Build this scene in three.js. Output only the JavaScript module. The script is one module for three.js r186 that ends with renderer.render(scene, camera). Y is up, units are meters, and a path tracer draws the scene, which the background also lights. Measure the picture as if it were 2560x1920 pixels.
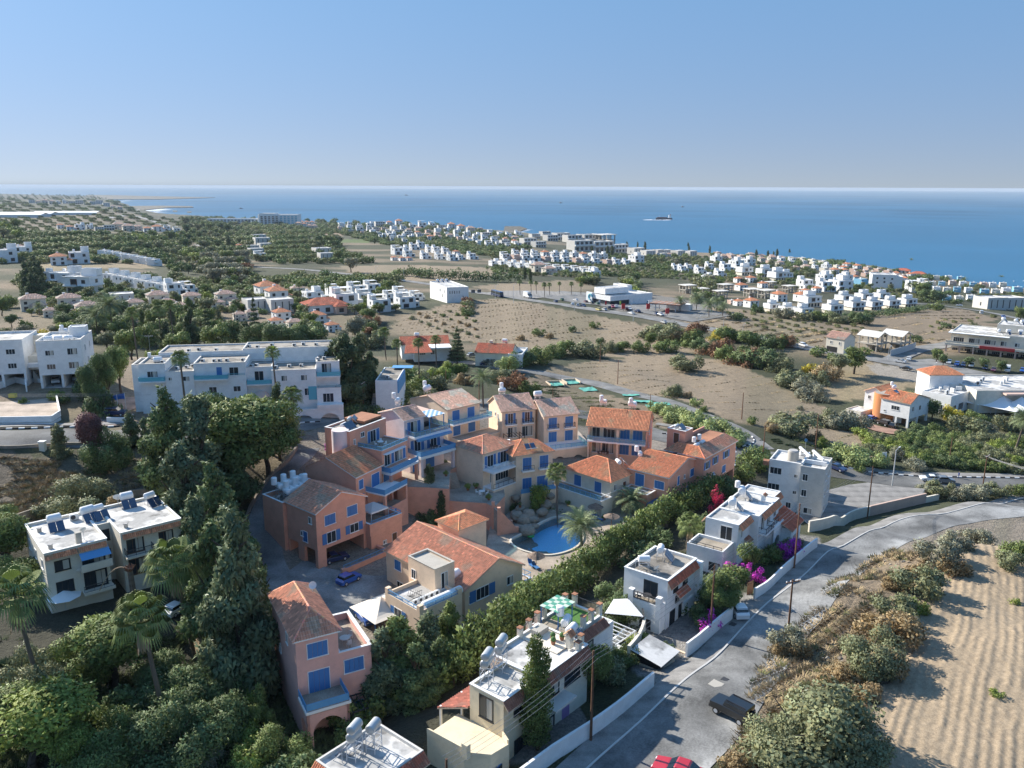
import*as THREE from 'three';
import{mergeGeometries}from 'three/addons/utils/BufferGeometryUtils.js';
import{RoundedBoxGeometry}from 'three/addons/geometries/RoundedBoxGeometry.js';

// ---------------------------------------------------------------- camera, sky, sun, exposure
const S=1.15,EYE=115*S,F=2050,PITCH=Math.atan(494/F),ROLL=0.0039;
const scene=new THREE.Scene();
const camera=new THREE.PerspectiveCamera(2*Math.atan(960/F)*180/Math.PI,4/3,0.5,90000);
camera.position.set(0,EYE,0);
camera.rotation.set(-PITCH,0,ROLL,'YXZ');
camera.updateMatrixWorld(true);
const renderer=new THREE.WebGLRenderer({antialias:true});
renderer.toneMapping=THREE.LinearToneMapping;
renderer.toneMappingExposure=1.85;
renderer.shadowMap.enabled=true;
const rad=Math.PI/180,SUN_BEARING=-54*rad,SUN_UP=30*rad;
const SUNDIR=new THREE.Vector3(Math.sin(SUN_BEARING)*Math.cos(SUN_UP),Math.sin(SUN_UP),-Math.cos(SUN_BEARING)*Math.cos(SUN_UP));
const sun=new THREE.DirectionalLight(new THREE.Color(1,0.93,0.82),5);
sun.position.copy(SUNDIR).multiplyScalar(600);sun.castShadow=true;
Object.assign(sun.shadow.camera,{left:-500,right:500,top:500,bottom:-500,near:10,far:2000});
sun.shadow.mapSize.set(4096,4096);
scene.add(sun,sun.target);
{// clear sky: blue overhead, a pale dusty band at the horizon, paler towards the sun
const W=1024,H=512,d=new Float32Array(W*H*4),mix=(a,b,t)=>a.map((x,i)=>x+(b[i]-x)*t);
for(let j=0;j<H;j++){
const up=((j+0.5)/H-0.5)*Math.PI,e=Math.max(0,up)/rad;
for(let i=0;i<W;i++){
const a=((i+0.5)/W-0.5)*2*Math.PI,x=Math.cos(a)*Math.cos(up),y=Math.sin(up),z=Math.sin(a)*Math.cos(up);
const c=x*SUNDIR.x+y*SUNDIR.y+z*SUNDIR.z,glow=Math.exp((c-1)*3.2),near=Math.exp((c-1)*30);
let k=mix([0.37,0.44,0.52],[0.245,0.385,0.61],1-Math.exp(-e/4));
k=mix(k,[0.14,0.33,0.61],1-Math.exp(-Math.pow(e/12,1.4)));
k=mix(k,[0.12,0.27,0.58],1-Math.exp(-Math.pow(e/55,1.8)));
const lift=0.6*glow,warm=[1.06,1,0.92];
for(let q=0;q<3;q++)d[(j*W+i)*4+q]=0.585*k[q]*(1+lift*Math.exp(-e/40))+glow*0.085*warm[q]*Math.exp(-e/25)+near*0.5*warm[q];
d[(j*W+i)*4+3]=1;
}
}
const t=new THREE.DataTexture(d,W,H,THREE.RGBAFormat,THREE.FloatType);
t.mapping=THREE.EquirectangularReflectionMapping;t.magFilter=t.minFilter=THREE.LinearFilter;t.needsUpdate=true;
scene.background=t;scene.environment=t;
}

// ---------------------------------------------------------------- helpers
let SEED=12345;
const reseed=(s)=>{SEED=s;};
const rnd=()=>{SEED=(SEED*1664525+1013904223)>>>0;return SEED/4294967296;};
const rr=(a,b)=>a+(b-a)*rnd();
const pick=(a)=>a[Math.floor(rnd()*a.length)];
const clamp=(x,a,b)=>Math.min(b,Math.max(a,x)),lerp=(a,b,t)=>a+(b-a)*t;
const smooth=(a,b,x)=>{const t=clamp((x-a)/(b-a),0,1);return t*t*(3-2*t);};
const hash=(x,y)=>{let h=(x*374761393+y*668265263)|0;h=Math.imul(h^(h>>>13),1274126177);return((h^(h>>>16))>>>0)/4294967296;};
function vnoise(x,y){const i=Math.floor(x),j=Math.floor(y),u=x-i,v=y-j,s=u*u*(3-2*u),t=v*v*(3-2*v);return lerp(lerp(hash(i,j),hash(i+1,j),s),lerp(hash(i,j+1),hash(i+1,j+1),s),t);}
const fbm=(x,y,o=4)=>{let s=0,a=0.5,n=0;for(let k=0;k<o;k++){s+=a*vnoise(x,y);n+=a;x=x*2.03+17;y=y*2.03+31;a*=0.5;}return s/n;};
// sight line through a point of the picture (2560 x 1920), met with a level
const rayOf=(px,py)=>new THREE.Vector3((px-1280)/F,(960-py)/F,-1).applyEuler(camera.rotation);
function P(px,py,y){const r=rayOf(px,py),t=(y-EYE)/r.y;return new THREE.Vector3(r.x*t,y,r.z*t);}
const P0=(px,py,y)=>P(px,py,y*S).divideScalar(S);
function toPx(v){const q=v.clone().applyMatrix4(camera.matrixWorldInverse);return[1280+F*q.x/-q.z,960-F*q.y/-q.z];}

// ---------------------------------------------------------------- terrain
const COAST=[[0,484],[120,488],[233,490],[300,505],[345,522],[395,533],[440,536],[517,541],[600,548],[739,552],[860,560],[918,561],[1093,564],[1229,575],[1311,582],[1443,602],[1521,612],[1640,627],[1760,633],[1972,643],[2089,655],[2200,668],[2283,684],[2439,708],[2560,722]]
.map(([x,y])=>{const p=P0(x,y,0.3);return[Math.atan2(p.x,-p.z),Math.hypot(p.x,p.z)];});
COAST.unshift([-3.2,15000],[-1.2,15000],[COAST[0][0]-0.12,COAST[0][1]*1.35]);COAST.push([0.85,800],[1.3,900],[3.2,1400]);
const coastR=(b)=>coast0(b)*S;
function coast0(b){for(let i=1;i<COAST.length;i++)if(b<=COAST[i][0]){const[b0,r0]=COAST[i-1],[b1,r1]=COAST[i],t=(b-b0)/(b1-b0);return Math.exp(lerp(Math.log(r0),Math.log(r1),t));}return 1400;}
const CP=[[1830,1785,46],[1500,1900,46.5],[2200,1850,45.5],[2500,1700,45.5],[2450,1400,47],[2200,1500,46.5],[1900,1560,47.5],[2040,1400,50],[2150,1350,51.5],[2300,1305,52.5],[2450,1278,53.2],[2060,1290,56.5],[2110,1270,57.2],[2200,1240,57.6],[2160,1250,57.5],[2280,1232,57.6],
[2350,1200,57.5],[2500,1210,57.5],[1980,1270,56],[1900,1120,55],[1790,1090,54],[1700,1060,54],[1500,960,56],[1250,927,54],[100,1085,40],[0,1085,40],[400,1075,40.5],[600,1060,41.5],[760,1075,43],[1000,1035,45],[1150,990,47.5],[1640,1085,53],
[1300,1130,47.5],[1450,1150,49],[1580,1150,51],[1750,1220,53.5],[1650,1270,54],[1370,1340,55.6],[1300,1300,55.3],[1450,1300,55.5],[1300,1390,55.4],[1440,1380,55.5],[1360,1290,55.4],[1550,1290,55.2],[1620,1280,55],[1400,1430,55],[1340,1450,54.8],[1230,1340,54.6],[1500,1330,55.2],[790,1420,53],[650,1420,52.5],[660,1300,50],[740,1140,44.5],[900,1480,53],[1000,1560,52],[1150,1500,53],[740,1800,51],[850,1700,51],
[300,1550,49],[130,1520,48.5],[450,1440,49],[50,1700,48],[300,1850,48.5],[500,1700,50.5],[150,1200,43.7],[350,1250,45],[100,1145,42.3],[400,1140,42.5],[0,1250,44.5],[230,1290,47],[100,960,39.5],[450,990,41],[800,1000,43],[200,870,48],[600,860,52],[1000,930,51],[1100,900,54],
[1200,1880,47.5],[1400,1700,47.5],[1600,1570,48.5],[1800,1430,50],[2250,1080,61],[2400,1130,59.5],[2100,1000,60],[2480,950,61],[1800,950,59],[1600,880,59.5],[1300,860,58],[1000,820,59],[600,790,59],[100,790,58],[2150,1120,58],[2450,1060,60.5]]
.map(([x,y,D])=>{const p=P0(x,y,115-D);return[p.x,p.z,D];});
for(let b=-180;b<180;b+=12){const a=b*rad;CP.push([Math.sin(a)*330,-Math.cos(a)*330,60.3]);if(Math.abs(b)>45)CP.push([Math.sin(a)*60,-Math.cos(a)*60,47],[Math.sin(a)*150,-Math.cos(a)*150,50]);}
const height=(x,z)=>S*height0(x/S,z/S);
function height0(x,z){
const r=Math.hypot(x,z),b=Math.atan2(x,-z);
let near=0,far=0;
if(r<345){let s=0,w=0;for(const c of CP){const q=(x-c[0])**2+(z-c[1])**2+25,k=1/(q*q);s+=k*c[2];w+=k;}near=s/w;}
if(r>235){const R=coast0(b),t=clamp((r-430)/(R-430),0,1);far=r<R?lerp(60.3,113.6,Math.pow(t,0.85))-(fbm(x/160,z/160,3)-0.5)*3*smooth(0,0.15,t)*smooth(1,0.85,t):113.6+Math.min(8,(r-R)*0.12);}
const D=r<235?near:r>345?far:lerp(near,far,smooth(235,345,r));
return 115-D;
}
const hAt=(p)=>height(p.x,p.z);
function G(px,py){let y=70,p=P(px,py,y);for(let i=0;i<40;i++){const h=hAt(p);if(Math.abs(h-y)<0.01)break;y=lerp(y,Math.min(h,EYE-2),0.6);p=P(px,py,y);}p.y=hAt(p);return p;}

// ---------------------------------------------------------------- textures
function dataTex(n,f,srgb){const d=new Uint8Array(n*n*4);for(let j=0;j<n;j++)for(let i=0;i<n;i++){const c=f(i/n,j/n),o=(j*n+i)*4;for(let k=0;k<3;k++)d[o+k]=clamp((c.length?c[k]:c)*255,0,255);d[o+3]=255;}const t=new THREE.DataTexture(d,n,n);t.wrapS=t.wrapT=THREE.RepeatWrapping;t.magFilter=t.minFilter=THREE.LinearFilter;if(srgb)t.colorSpace=THREE.SRGBColorSpace;t.needsUpdate=true;return t;}
const tn=(u,v,k,o=4)=>{// tiling noise
let s=0,a=0.5,n=0;for(let q=0;q<o;q++){const K=k<<q,x=u*K,y=v*K,i=Math.floor(x),j=Math.floor(y),fx=x-i,fy=y-j,S=fx*fx*(3-2*fx),T=fy*fy*(3-2*fy),H=(p,r)=>hash(((p%K)+K)%K+q*131,((r%K)+K)%K+q*71);s+=a*lerp(lerp(H(i,j),H(i+1,j),S),lerp(H(i,j+1),H(i+1,j+1),S),T);n+=a;a*=0.55;}return s/n;};
const rep=(t,m)=>{const c=t.clone();c.repeat.set(1/m,1/m);c.needsUpdate=true;return c;};
const T_plaster=dataTex(512,(u,v)=>{const a=tn(u,v,4,5),st=tn(u*1,v,24,2)*tn(u,v,3,2);const k=0.91+0.09*smooth(0.3,0.65,a)-0.07*smooth(0.3,0.55,st)+(hash(u*512|0,v*512|0)-0.5)*0.04;return k;});
const T_rough=dataTex(512,(u,v)=>{const a=tn(u,v,3,6),b=tn(u,v,48,3);return clamp(0.62+0.5*(a-0.5)+0.42*(b-0.5),0,1);});
const T_deck=dataTex(512,(u,v)=>{const a=tn(u,v,3,5),b=tn(u,v,7,4),c=tn(u,v,30,3);return clamp(0.95-0.42*smooth(0.5,0.68,a)-0.25*smooth(0.52,0.7,b)+0.2*(c-0.5),0,1);});
const T_soil=dataTex(1024,(u,v)=>{const a=tn(u,v,16,4),b=tn(u,v,60,4),c=tn(u,v,160,2);const k=0.66+0.25*(a-0.5)+0.5*(b-0.5)+0.4*(c-0.5);return[k*1.02,k,k*0.96+0.03*(b-0.5)];});
const T_bump=dataTex(512,(u,v)=>0.6*tn(u,v,24,4)+0.4*tn(u,v,6,3));
const T_wave=dataTex(1024,(u,v)=>0.5*tn(u,v,14,5)+0.5*tn(v,u,40,4));
// ---------------------------------------------------------------- materials
const C=(r,g,b)=>new THREE.Color().setRGB(r,g,b);
const std=(c,o={})=>new THREE.MeshStandardMaterial({color:Array.isArray(c)?C(...c):c,roughness:0.9,...o});
const plaster=(c,o={})=>std(c,{map:rep(T_plaster,5),bumpMap:rep(T_bump,1.5),bumpScale:0.012,roughness:0.93,...o});
const M={
white:plaster([0.82,0.82,0.81]),offwhite:plaster([0.62,0.6,0.56]),cream:plaster([0.74,0.68,0.57]),yellow:plaster([0.76,0.65,0.46]),beige:plaster([0.8,0.62,0.46]),sand:plaster([0.62,0.5,0.38]),
pink:plaster([0.74,0.37,0.26]),rose:plaster([0.72,0.41,0.35]),lilac:plaster([0.74,0.64,0.65]),orange:plaster([0.62,0.25,0.1]),grey:plaster([0.42,0.41,0.4]),concrete:plaster([0.45,0.42,0.37]),aqua:plaster([0.2,0.45,0.62]),peach:plaster([0.62,0.44,0.36]),
deck:std([0.66,0.65,0.63],{map:rep(T_deck,9)}),dirtydeck:std([0.34,0.31,0.27],{map:rep(T_deck,7)}),bigdeck:std([0.5,0.43,0.34],{map:rep(T_rough,4)}),orangedeck:std([0.56,0.26,0.15],{map:rep(T_rough,6)}),
paving:std([0.5,0.42,0.35],{map:rep(T_rough,4)}),stonepave:std([0.56,0.47,0.38],{map:rep(T_rough,5)}),
blue:std([0.045,0.17,0.42],{roughness:0.6}),bluelight:std([0.1,0.3,0.55],{roughness:0.6}),turq:std([0.12,0.42,0.52],{roughness:0.6}),trim:std([0.78,0.78,0.77],{roughness:0.6}),dark:std([0.02,0.02,0.022],{roughness:0.5}),brown:std([0.12,0.06,0.035],{roughness:0.7}),
glass:new THREE.MeshPhysicalMaterial({color:C(0.03,0.04,0.05),roughness:0.12,specularIntensity:0.8}),curtain:std([0.45,0.43,0.38]),
bluepane:new THREE.MeshPhysicalMaterial({color:C(0.35,0.62,0.75),transmission:0.75,roughness:0.15,thickness:0}),
steel:std([0.55,0.57,0.6],{roughness:0.45,metalness:0.3}),iron:std([0.06,0.06,0.065],{roughness:0.6,metalness:0.3}),rust:std([0.2,0.1,0.06]),tank:std([0.8,0.8,0.8],{roughness:0.35}),tankgrey:std([0.5,0.52,0.53],{roughness:0.4,metalness:0.4}),acunit:std([0.72,0.72,0.7],{roughness:0.5}),panel:new THREE.MeshPhysicalMaterial({color:C(0.03,0.06,0.12),roughness:0.15,clearcoat:1}),
wood:std([0.2,0.1,0.055],{map:rep(T_rough,1),roughness:0.85}),palewood:std([0.4,0.28,0.18],{map:rep(T_rough,1)}),bark:std([0.13,0.095,0.07],{map:rep(T_rough,1.2)}),palmbark:std([0.24,0.19,0.15],{map:rep(T_rough,0.8)}),thatch:std([0.27,0.2,0.15],{map:rep(T_rough,0.8)}),fabric:std([0.75,0.68,0.58],{side:2,roughness:1}),whitefabric:std([0.8,0.8,0.8],{side:2,roughness:1}),
rock:std([0.4,0.34,0.27],{map:rep(T_rough,1.5),bumpMap:rep(T_bump,1),bumpScale:0.05}),stonewall:std([0.4,0.35,0.29],{map:rep(T_soil,4),bumpMap:rep(T_bump,1.2),bumpScale:0.05}),asphalt:std([0.16,0.16,0.158],{map:rep(T_rough,7),vertexColors:true}),pavement:std([0.36,0.345,0.325],{map:rep(T_rough,3)}),kerb:std([0.5,0.49,0.47]),black:std([0.025,0.025,0.03]),line:std([0.7,0.7,0.68]),
tile:std([1,1,1],{vertexColors:true,roughness:0.85,side:2}),rubber:std([0.015,0.015,0.015]),carglass:new THREE.MeshPhysicalMaterial({color:C(0.015,0.02,0.025),roughness:0.05,clearcoat:1}),red:std([0.5,0.03,0.03],{roughness:0.6}),green:std([0.04,0.35,0.06]),netting:std([0.1,0.36,0.3]),turf:std([0.1,0.26,0.05],{map:rep(T_soil,2)}),cable:std([0.3,0.3,0.31],{roughness:0.6}),
};

// ---------------------------------------------------------------- geometry builder (metres, uv in metres)
class GB{
constructor(){this.p=[];this.n=[];this.u=[];this.c=null;this.col=null;}
color(c){this.c??=[];this.col=c;return this;}
tri(a,b,c,uvs,ns){
const ab=[b[0]-a[0],b[1]-a[1],b[2]-a[2]],ac=[c[0]-a[0],c[1]-a[1],c[2]-a[2]];
let n=[ab[1]*ac[2]-ab[2]*ac[1],ab[2]*ac[0]-ab[0]*ac[2],ab[0]*ac[1]-ab[1]*ac[0]];const l=Math.hypot(...n)||1;n=n.map((x)=>x/l);
const ax=Math.abs(n[0]),ay=Math.abs(n[1]),az=Math.abs(n[2]);
[a,b,c].forEach((v,i)=>{this.p.push(v[0],v[1],v[2]);const m=ns?ns[i]:n;this.n.push(m[0],m[1],m[2]);if(uvs)this.u.push(...uvs[i]);else if(ay>ax&&ay>az)this.u.push(v[0],v[2]);else if(ax>az)this.u.push(v[2],v[1]);else this.u.push(v[0],v[1]);if(this.c)this.c.push(...(this.col??[1,1,1]));});
return this;
}
quad(a,b,c,d,uvs,ns){this.tri(a,b,c,uvs&&[uvs[0],uvs[1],uvs[2]],ns&&[ns[0],ns[1],ns[2]]);this.tri(a,c,d,uvs&&[uvs[0],uvs[2],uvs[3]],ns&&[ns[0],ns[2],ns[3]]);return this;}
box(x0,x1,y0,y1,z0,z1){
const q=(a,b,c,d)=>this.quad(a,b,c,d);
q([x0,y0,z1],[x1,y0,z1],[x1,y1,z1],[x0,y1,z1]);q([x1,y0,z0],[x0,y0,z0],[x0,y1,z0],[x1,y1,z0]);
q([x1,y0,z1],[x1,y0,z0],[x1,y1,z0],[x1,y1,z1]);q([x0,y0,z0],[x0,y0,z1],[x0,y1,z1],[x0,y1,z0]);
q([x0,y1,z1],[x1,y1,z1],[x1,y1,z0],[x0,y1,z0]);q([x0,y0,z0],[x1,y0,z0],[x1,y0,z1],[x0,y0,z1]);return this;
}
// upright prism over a polygon [[x,z]...]
prism(poly,y0,y1,caps=true){
let area=0;poly.forEach((p,i)=>{const q=poly[(i+1)%poly.length];area+=p[0]*q[1]-q[0]*p[1];});const pg=area>0?[...poly].reverse():poly;
const Y0=Array.isArray(y0)?y0:null;let s=0;
for(let i=0;i<pg.length;i++){const a=pg[i],b=pg[(i+1)%pg.length],l=Math.hypot(a[0]-b[0],a[1]-b[1]);this.quad([a[0],y0,a[1]],[b[0],y0,b[1]],[b[0],y1,b[1]],[a[0],y1,a[1]],[[s,y0],[s+l,y0],[s+l,y1],[s,y1]]);s+=l;}
if(caps)for(const t of THREE.ShapeUtils.triangulateShape(pg.map((p)=>new THREE.Vector2(p[0],-p[1])),[])){const v=t.map((k)=>pg[k]);this.tri(...v.map((p)=>[p[0],y1,p[1]]));this.tri(...[v[0],v[2],v[1]].map((p)=>[p[0],y0,p[1]]));}
return this;
}
// round or square bar between two points
bar(a,b,r,sides=4,r2=r){
const A=new THREE.Vector3(...a),B=new THREE.Vector3(...b),d=B.clone().sub(A),L=d.length();d.normalize();
const s=Math.abs(d.y)>0.9?new THREE.Vector3(1,0,0):new THREE.Vector3(0,1,0),e=s.clone().cross(d).normalize(),f=d.clone().cross(e);
const ring=(c,R)=>Array.from({length:sides},(_,i)=>{const t=(i+0.5)/sides*2*Math.PI;return c.clone().addScaledVector(e,Math.cos(t)*R*(sides===4?1.414:1)).addScaledVector(f,Math.sin(t)*R*(sides===4?1.414:1)).toArray();});
const p=ring(A,r),q=ring(B,r2);
for(let i=0;i<sides;i++){const j=(i+1)%sides;this.quad(p[i],p[j],q[j],q[i],[[i/sides*6.3*r,0],[(i+1)/sides*6.3*r,0],[(i+1)/sides*6.3*r,L],[i/sides*6.3*r,L]]);}
for(let i=1;i<sides-1;i++){this.tri(p[0],p[i+1],p[i]);this.tri(q[0],q[i],q[i+1]);}return this;
}
geo(){const g=new THREE.BufferGeometry();g.setAttribute('position',new THREE.Float32BufferAttribute(this.p,3));g.setAttribute('normal',new THREE.Float32BufferAttribute(this.n,3));g.setAttribute('uv',new THREE.Float32BufferAttribute(this.u,2));if(this.c)g.setAttribute('color',new THREE.Float32BufferAttribute(this.c,3));return g;}
get empty(){return!this.p.length;}
}
const NAMES=new Map();
const numbered=(n)=>{const k=NAMES.get(n)??0;NAMES.set(n,k+1);return k?n+'_'+String(k).padStart(3,'0'):n;};
function mesh(name,geo,mat,parent){const m=new THREE.Mesh(geo.geo?geo.geo():geo,mat);m.name=name;m.castShadow=m.receiveShadow=true;parent.add(m);return m;}
function tag(o,label,category,group,kind){if(label)o.userData.label=label;if(category)o.userData.category=category;if(group)o.userData.group=group;if(kind)o.userData.kind=kind;return o;}
function thing(name,label,category,pos,turn=0,group){const o=new THREE.Group();o.name=numbered(name);scene.add(o);if(pos)o.position.copy(pos.isVector3?pos:new THREE.Vector3(...pos));o.rotation.y=turn;return tag(o,label,category,group);}
function top(name,geo,mat,label,category,group,kind){const m=mesh(numbered(name),geo,mat,scene);return tag(m,label,category,group,kind);}
function struct(name,geo,mat){const m=mesh(numbered(name),geo,mat,scene);m.userData.kind='structure';return m;}

scene.fog=new THREE.FogExp2(C(0.55,0.65,0.78),0.000032);
// ---------------------------------------------------------------- ground sheet
const inside=(poly,x,z)=>{let c=false;for(let i=0,j=poly.length-1;i<poly.length;j=i++){const a=poly[i],b=poly[j];if((a[1]>z)!==(b[1]>z)&&x<(b[0]-a[0])*(z-a[1])/(b[1]-a[1])+a[0])c=!c;}return c;};
const onLand=(pts)=>pts.map(([x,y])=>{const p=G(x,y);return[p.x,p.z];});
const K={tan:[0.36,0.285,0.2],dry:[0.3,0.235,0.165],straw:[0.38,0.3,0.19],soil:[0.36,0.26,0.185],dirt:[0.32,0.275,0.225],scrub:[0.2,0.165,0.125],garden:[0.06,0.058,0.036],green:[0.07,0.08,0.038],olive:[0.15,0.145,0.075],paved:[0.33,0.29,0.25],pale:[0.42,0.38,0.33],lawn:[0.13,0.19,0.05],grey:[0.24,0.23,0.215]};
const ZONES=[
[[[-200,1130],[430,1150],[540,1290],[420,1330],[-200,1320]],K.scrub,0.5],
[[[-300,1420],[100,1320],[520,1290],[600,1420],[640,1700],[900,1700],[1000,1600],[1500,1200],[1900,1150],[1950,1250],[1600,1500],[1200,1840],[1000,2100],[-300,2100]],K.garden,0.3],
[[[470,1570],[560,1560],[590,1690],[520,1700],[480,1640]],K.straw,0.2],[[[1220,1930],[1485,1856],[1450,1760],[1290,1800]],[0.3,0.29,0.28],0.15],[[[1560,1560],[1700,1545],[1760,1500],[1790,1580],[1720,1650],[1640,1720],[1580,1680]],[0.3,0.29,0.28],0.15],[[[1800,1520],[1870,1480],[1900,1530],[1840,1570]],[0.3,0.29,0.28],0.1],[[[1940,1430],[1990,1340],[2040,1340],[2045,1380]],[0.3,0.29,0.28],0.1],
[[[740,1100],[900,1040],[1250,1010],[1640,1080],[1840,1130],[1700,1280],[1400,1480],[1150,1600],[950,1640],[700,1640],[640,1400]],K.paved,0.15],
[[[1740,2050],[1900,1780],[1980,1620],[2090,1500],[2190,1370],[2330,1310],[2560,1270],[2800,1260],[3000,1500],[3000,2200]],K.dirt,0.4],
[[[1900,1660],[2000,1560],[2110,1440],[2230,1370],[2330,1400],[2250,1560],[2180,1750],[2150,1960],[1800,1960]],K.dry,0.6],
[[[1260,945],[1330,935],[1460,960],[1600,1010],[1740,1050],[1820,1100],[1640,1070],[1480,1040],[1300,1000]],K.dry,0.6],
[[[1000,790],[1240,745],[1440,780],[1700,830],[1800,855],[1760,880],[1640,900],[1500,890],[1320,870],[1130,850],[960,830]],K.tan,0.55],
[[[1340,930],[1500,900],[1700,885],[1830,905],[1950,960],[2100,1050],[2200,1140],[2160,1160],[2090,1130],[1960,1080],[1850,1060],[1700,1000],[1500,955]],K.tan,0.4],
[[[1960,930],[2150,900],[2330,940],[2340,960],[2150,1000],[2050,1000]],K.straw,0.6],
[[[1690,765],[1800,770],[2000,790],[2080,830],[2280,845],[2380,850],[2350,870],[2200,880],[2000,860],[1800,840],[1700,800]],K.tan,0.5],
[[[2150,780],[2400,770],[2500,800],[2380,835],[2250,845],[2150,810]],K.dry,0.6],
[[[2170,905],[2400,945],[2370,970],[2180,935]],K.pale,0.2],
[[[850,665],[1000,662],[1240,670],[1235,690],[1090,705],[960,700],[870,680]],K.tan,0.4],
[[[1180,715],[1440,700],[1500,720],[1380,735],[1250,732]],K.tan,0.3],
[[[640,580],[850,582],[860,592],[640,590]],K.soil,0.2],[[[750,596],[920,598],[930,606],[740,606]],K.lawn,0.3],
[[[0,555],[150,540],[330,532],[390,548],[300,562],[60,570]],[0.2,0.165,0.115],0.4],[[[150,600],[330,598],[330,615],[170,618]],K.dry,0.4],[[[540,690],[700,700],[860,690],[860,720],[560,715]],K.dry,0.6],
[[[660,625],[850,622],[900,640],[700,650]],K.soil,0.4],[[[80,660],[360,655],[380,672],[80,680]],K.straw,0.3],[[[240,700],[270,690],[500,735],[420,745],[250,735]],K.pale,0.2],
[[[1540,620],[1740,625],[1880,640],[1700,645]],K.dry,0.5],[[[1380,745],[1570,725],[1800,760],[1720,805],[1600,790]],K.grey,0.1],
[[[2140,1120],[2210,1080],[2300,1050],[2560,1040],[2700,1150],[2560,1180],[2300,1165]],K.olive,0.4],
].map(([pts,c,mixv])=>{const poly=onLand(pts),xs=poly.map((p)=>p[0]),zs=poly.map((p)=>p[1]);return{poly,c,mixv,b:[Math.min(...xs),Math.max(...xs),Math.min(...zs),Math.max(...zs)]};});
function groundColor(x,z,r){
const sc=clamp(r/150,0.6,8),n1=fbm(x/(9*sc),z/(9*sc),4),n2=fbm(x/(3*sc)+50,z/(3*sc),3),jx=(fbm(x/5,z/5,2)-0.5)*3*clamp(r/150,0.5,3),jz=(fbm(x/5+99,z/5,2)-0.5)*3*clamp(r/150,0.5,3);
let c=null,mv=0.5;
for(const q of ZONES)if(x>q.b[0]-5&&x<q.b[1]+5&&z>q.b[2]-5&&z<q.b[3]+5&&inside(q.poly,x+jx,z+jz)){c=q.c;mv=q.mixv;}
if(!c){const R=coastR(Math.atan2(x,-z));if(r>R-45-r*0.01)c=[0.3,0.26,0.2];else{const k=smooth(0.5,0.68,fbm(x/110+7,z/60,3))*(r>2500?0.35:1);c=(r>2500?[0.045,0.06,0.03]:K.green).map((v,i)=>lerp(v,K.dry[i],k));}}
const s=smooth(0.48,0.66,n1),alt=[c[0]*0.62,c[1]*0.72,c[2]*0.62];
return c.map((v,i)=>lerp(v,alt[i],s*mv)*(0.84+0.32*n2));
}
{
const th=[];for(let a=-178;a<-46;a+=4)th.push(a);for(let a=-46;a<=46;a+=0.22)th.push(a);for(let a=48;a<=182;a+=4)th.push(a);
const rs=[];for(let r=8;r<17000;r*=r<40?1.05:r<420?1.0125:r<3500?1.016:1.03)rs.push(r);
const p=[],c=[],u=[],idx=[],nt=th.length;
for(const r of rs)for(const a of th){const x=Math.sin(a*rad)*r,z=-Math.cos(a*rad)*r;p.push(x,height(x,z)+(r<420?(fbm(x*0.9,z*0.9,3)-0.5)*0.12:0),z);c.push(...groundColor(x,z,r));u.push(x,z);}
for(let i=0;i<rs.length-1;i++)for(let j=0;j<nt-1;j++){const a=i*nt+j;idx.push(a,a+1,a+nt,a+1,a+nt+1,a+nt);}
const g=new THREE.BufferGeometry();g.setAttribute('position',new THREE.Float32BufferAttribute(p,3));g.setAttribute('color',new THREE.Float32BufferAttribute(c,3));g.setAttribute('uv',new THREE.Float32BufferAttribute(u,2));g.setIndex(idx);g.computeVertexNormals();
struct('ground',g,std([1,1,1],{vertexColors:true,map:rep(T_soil,19),bumpMap:rep(T_bump,4),bumpScale:0.25,roughness:1}));
}
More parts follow.
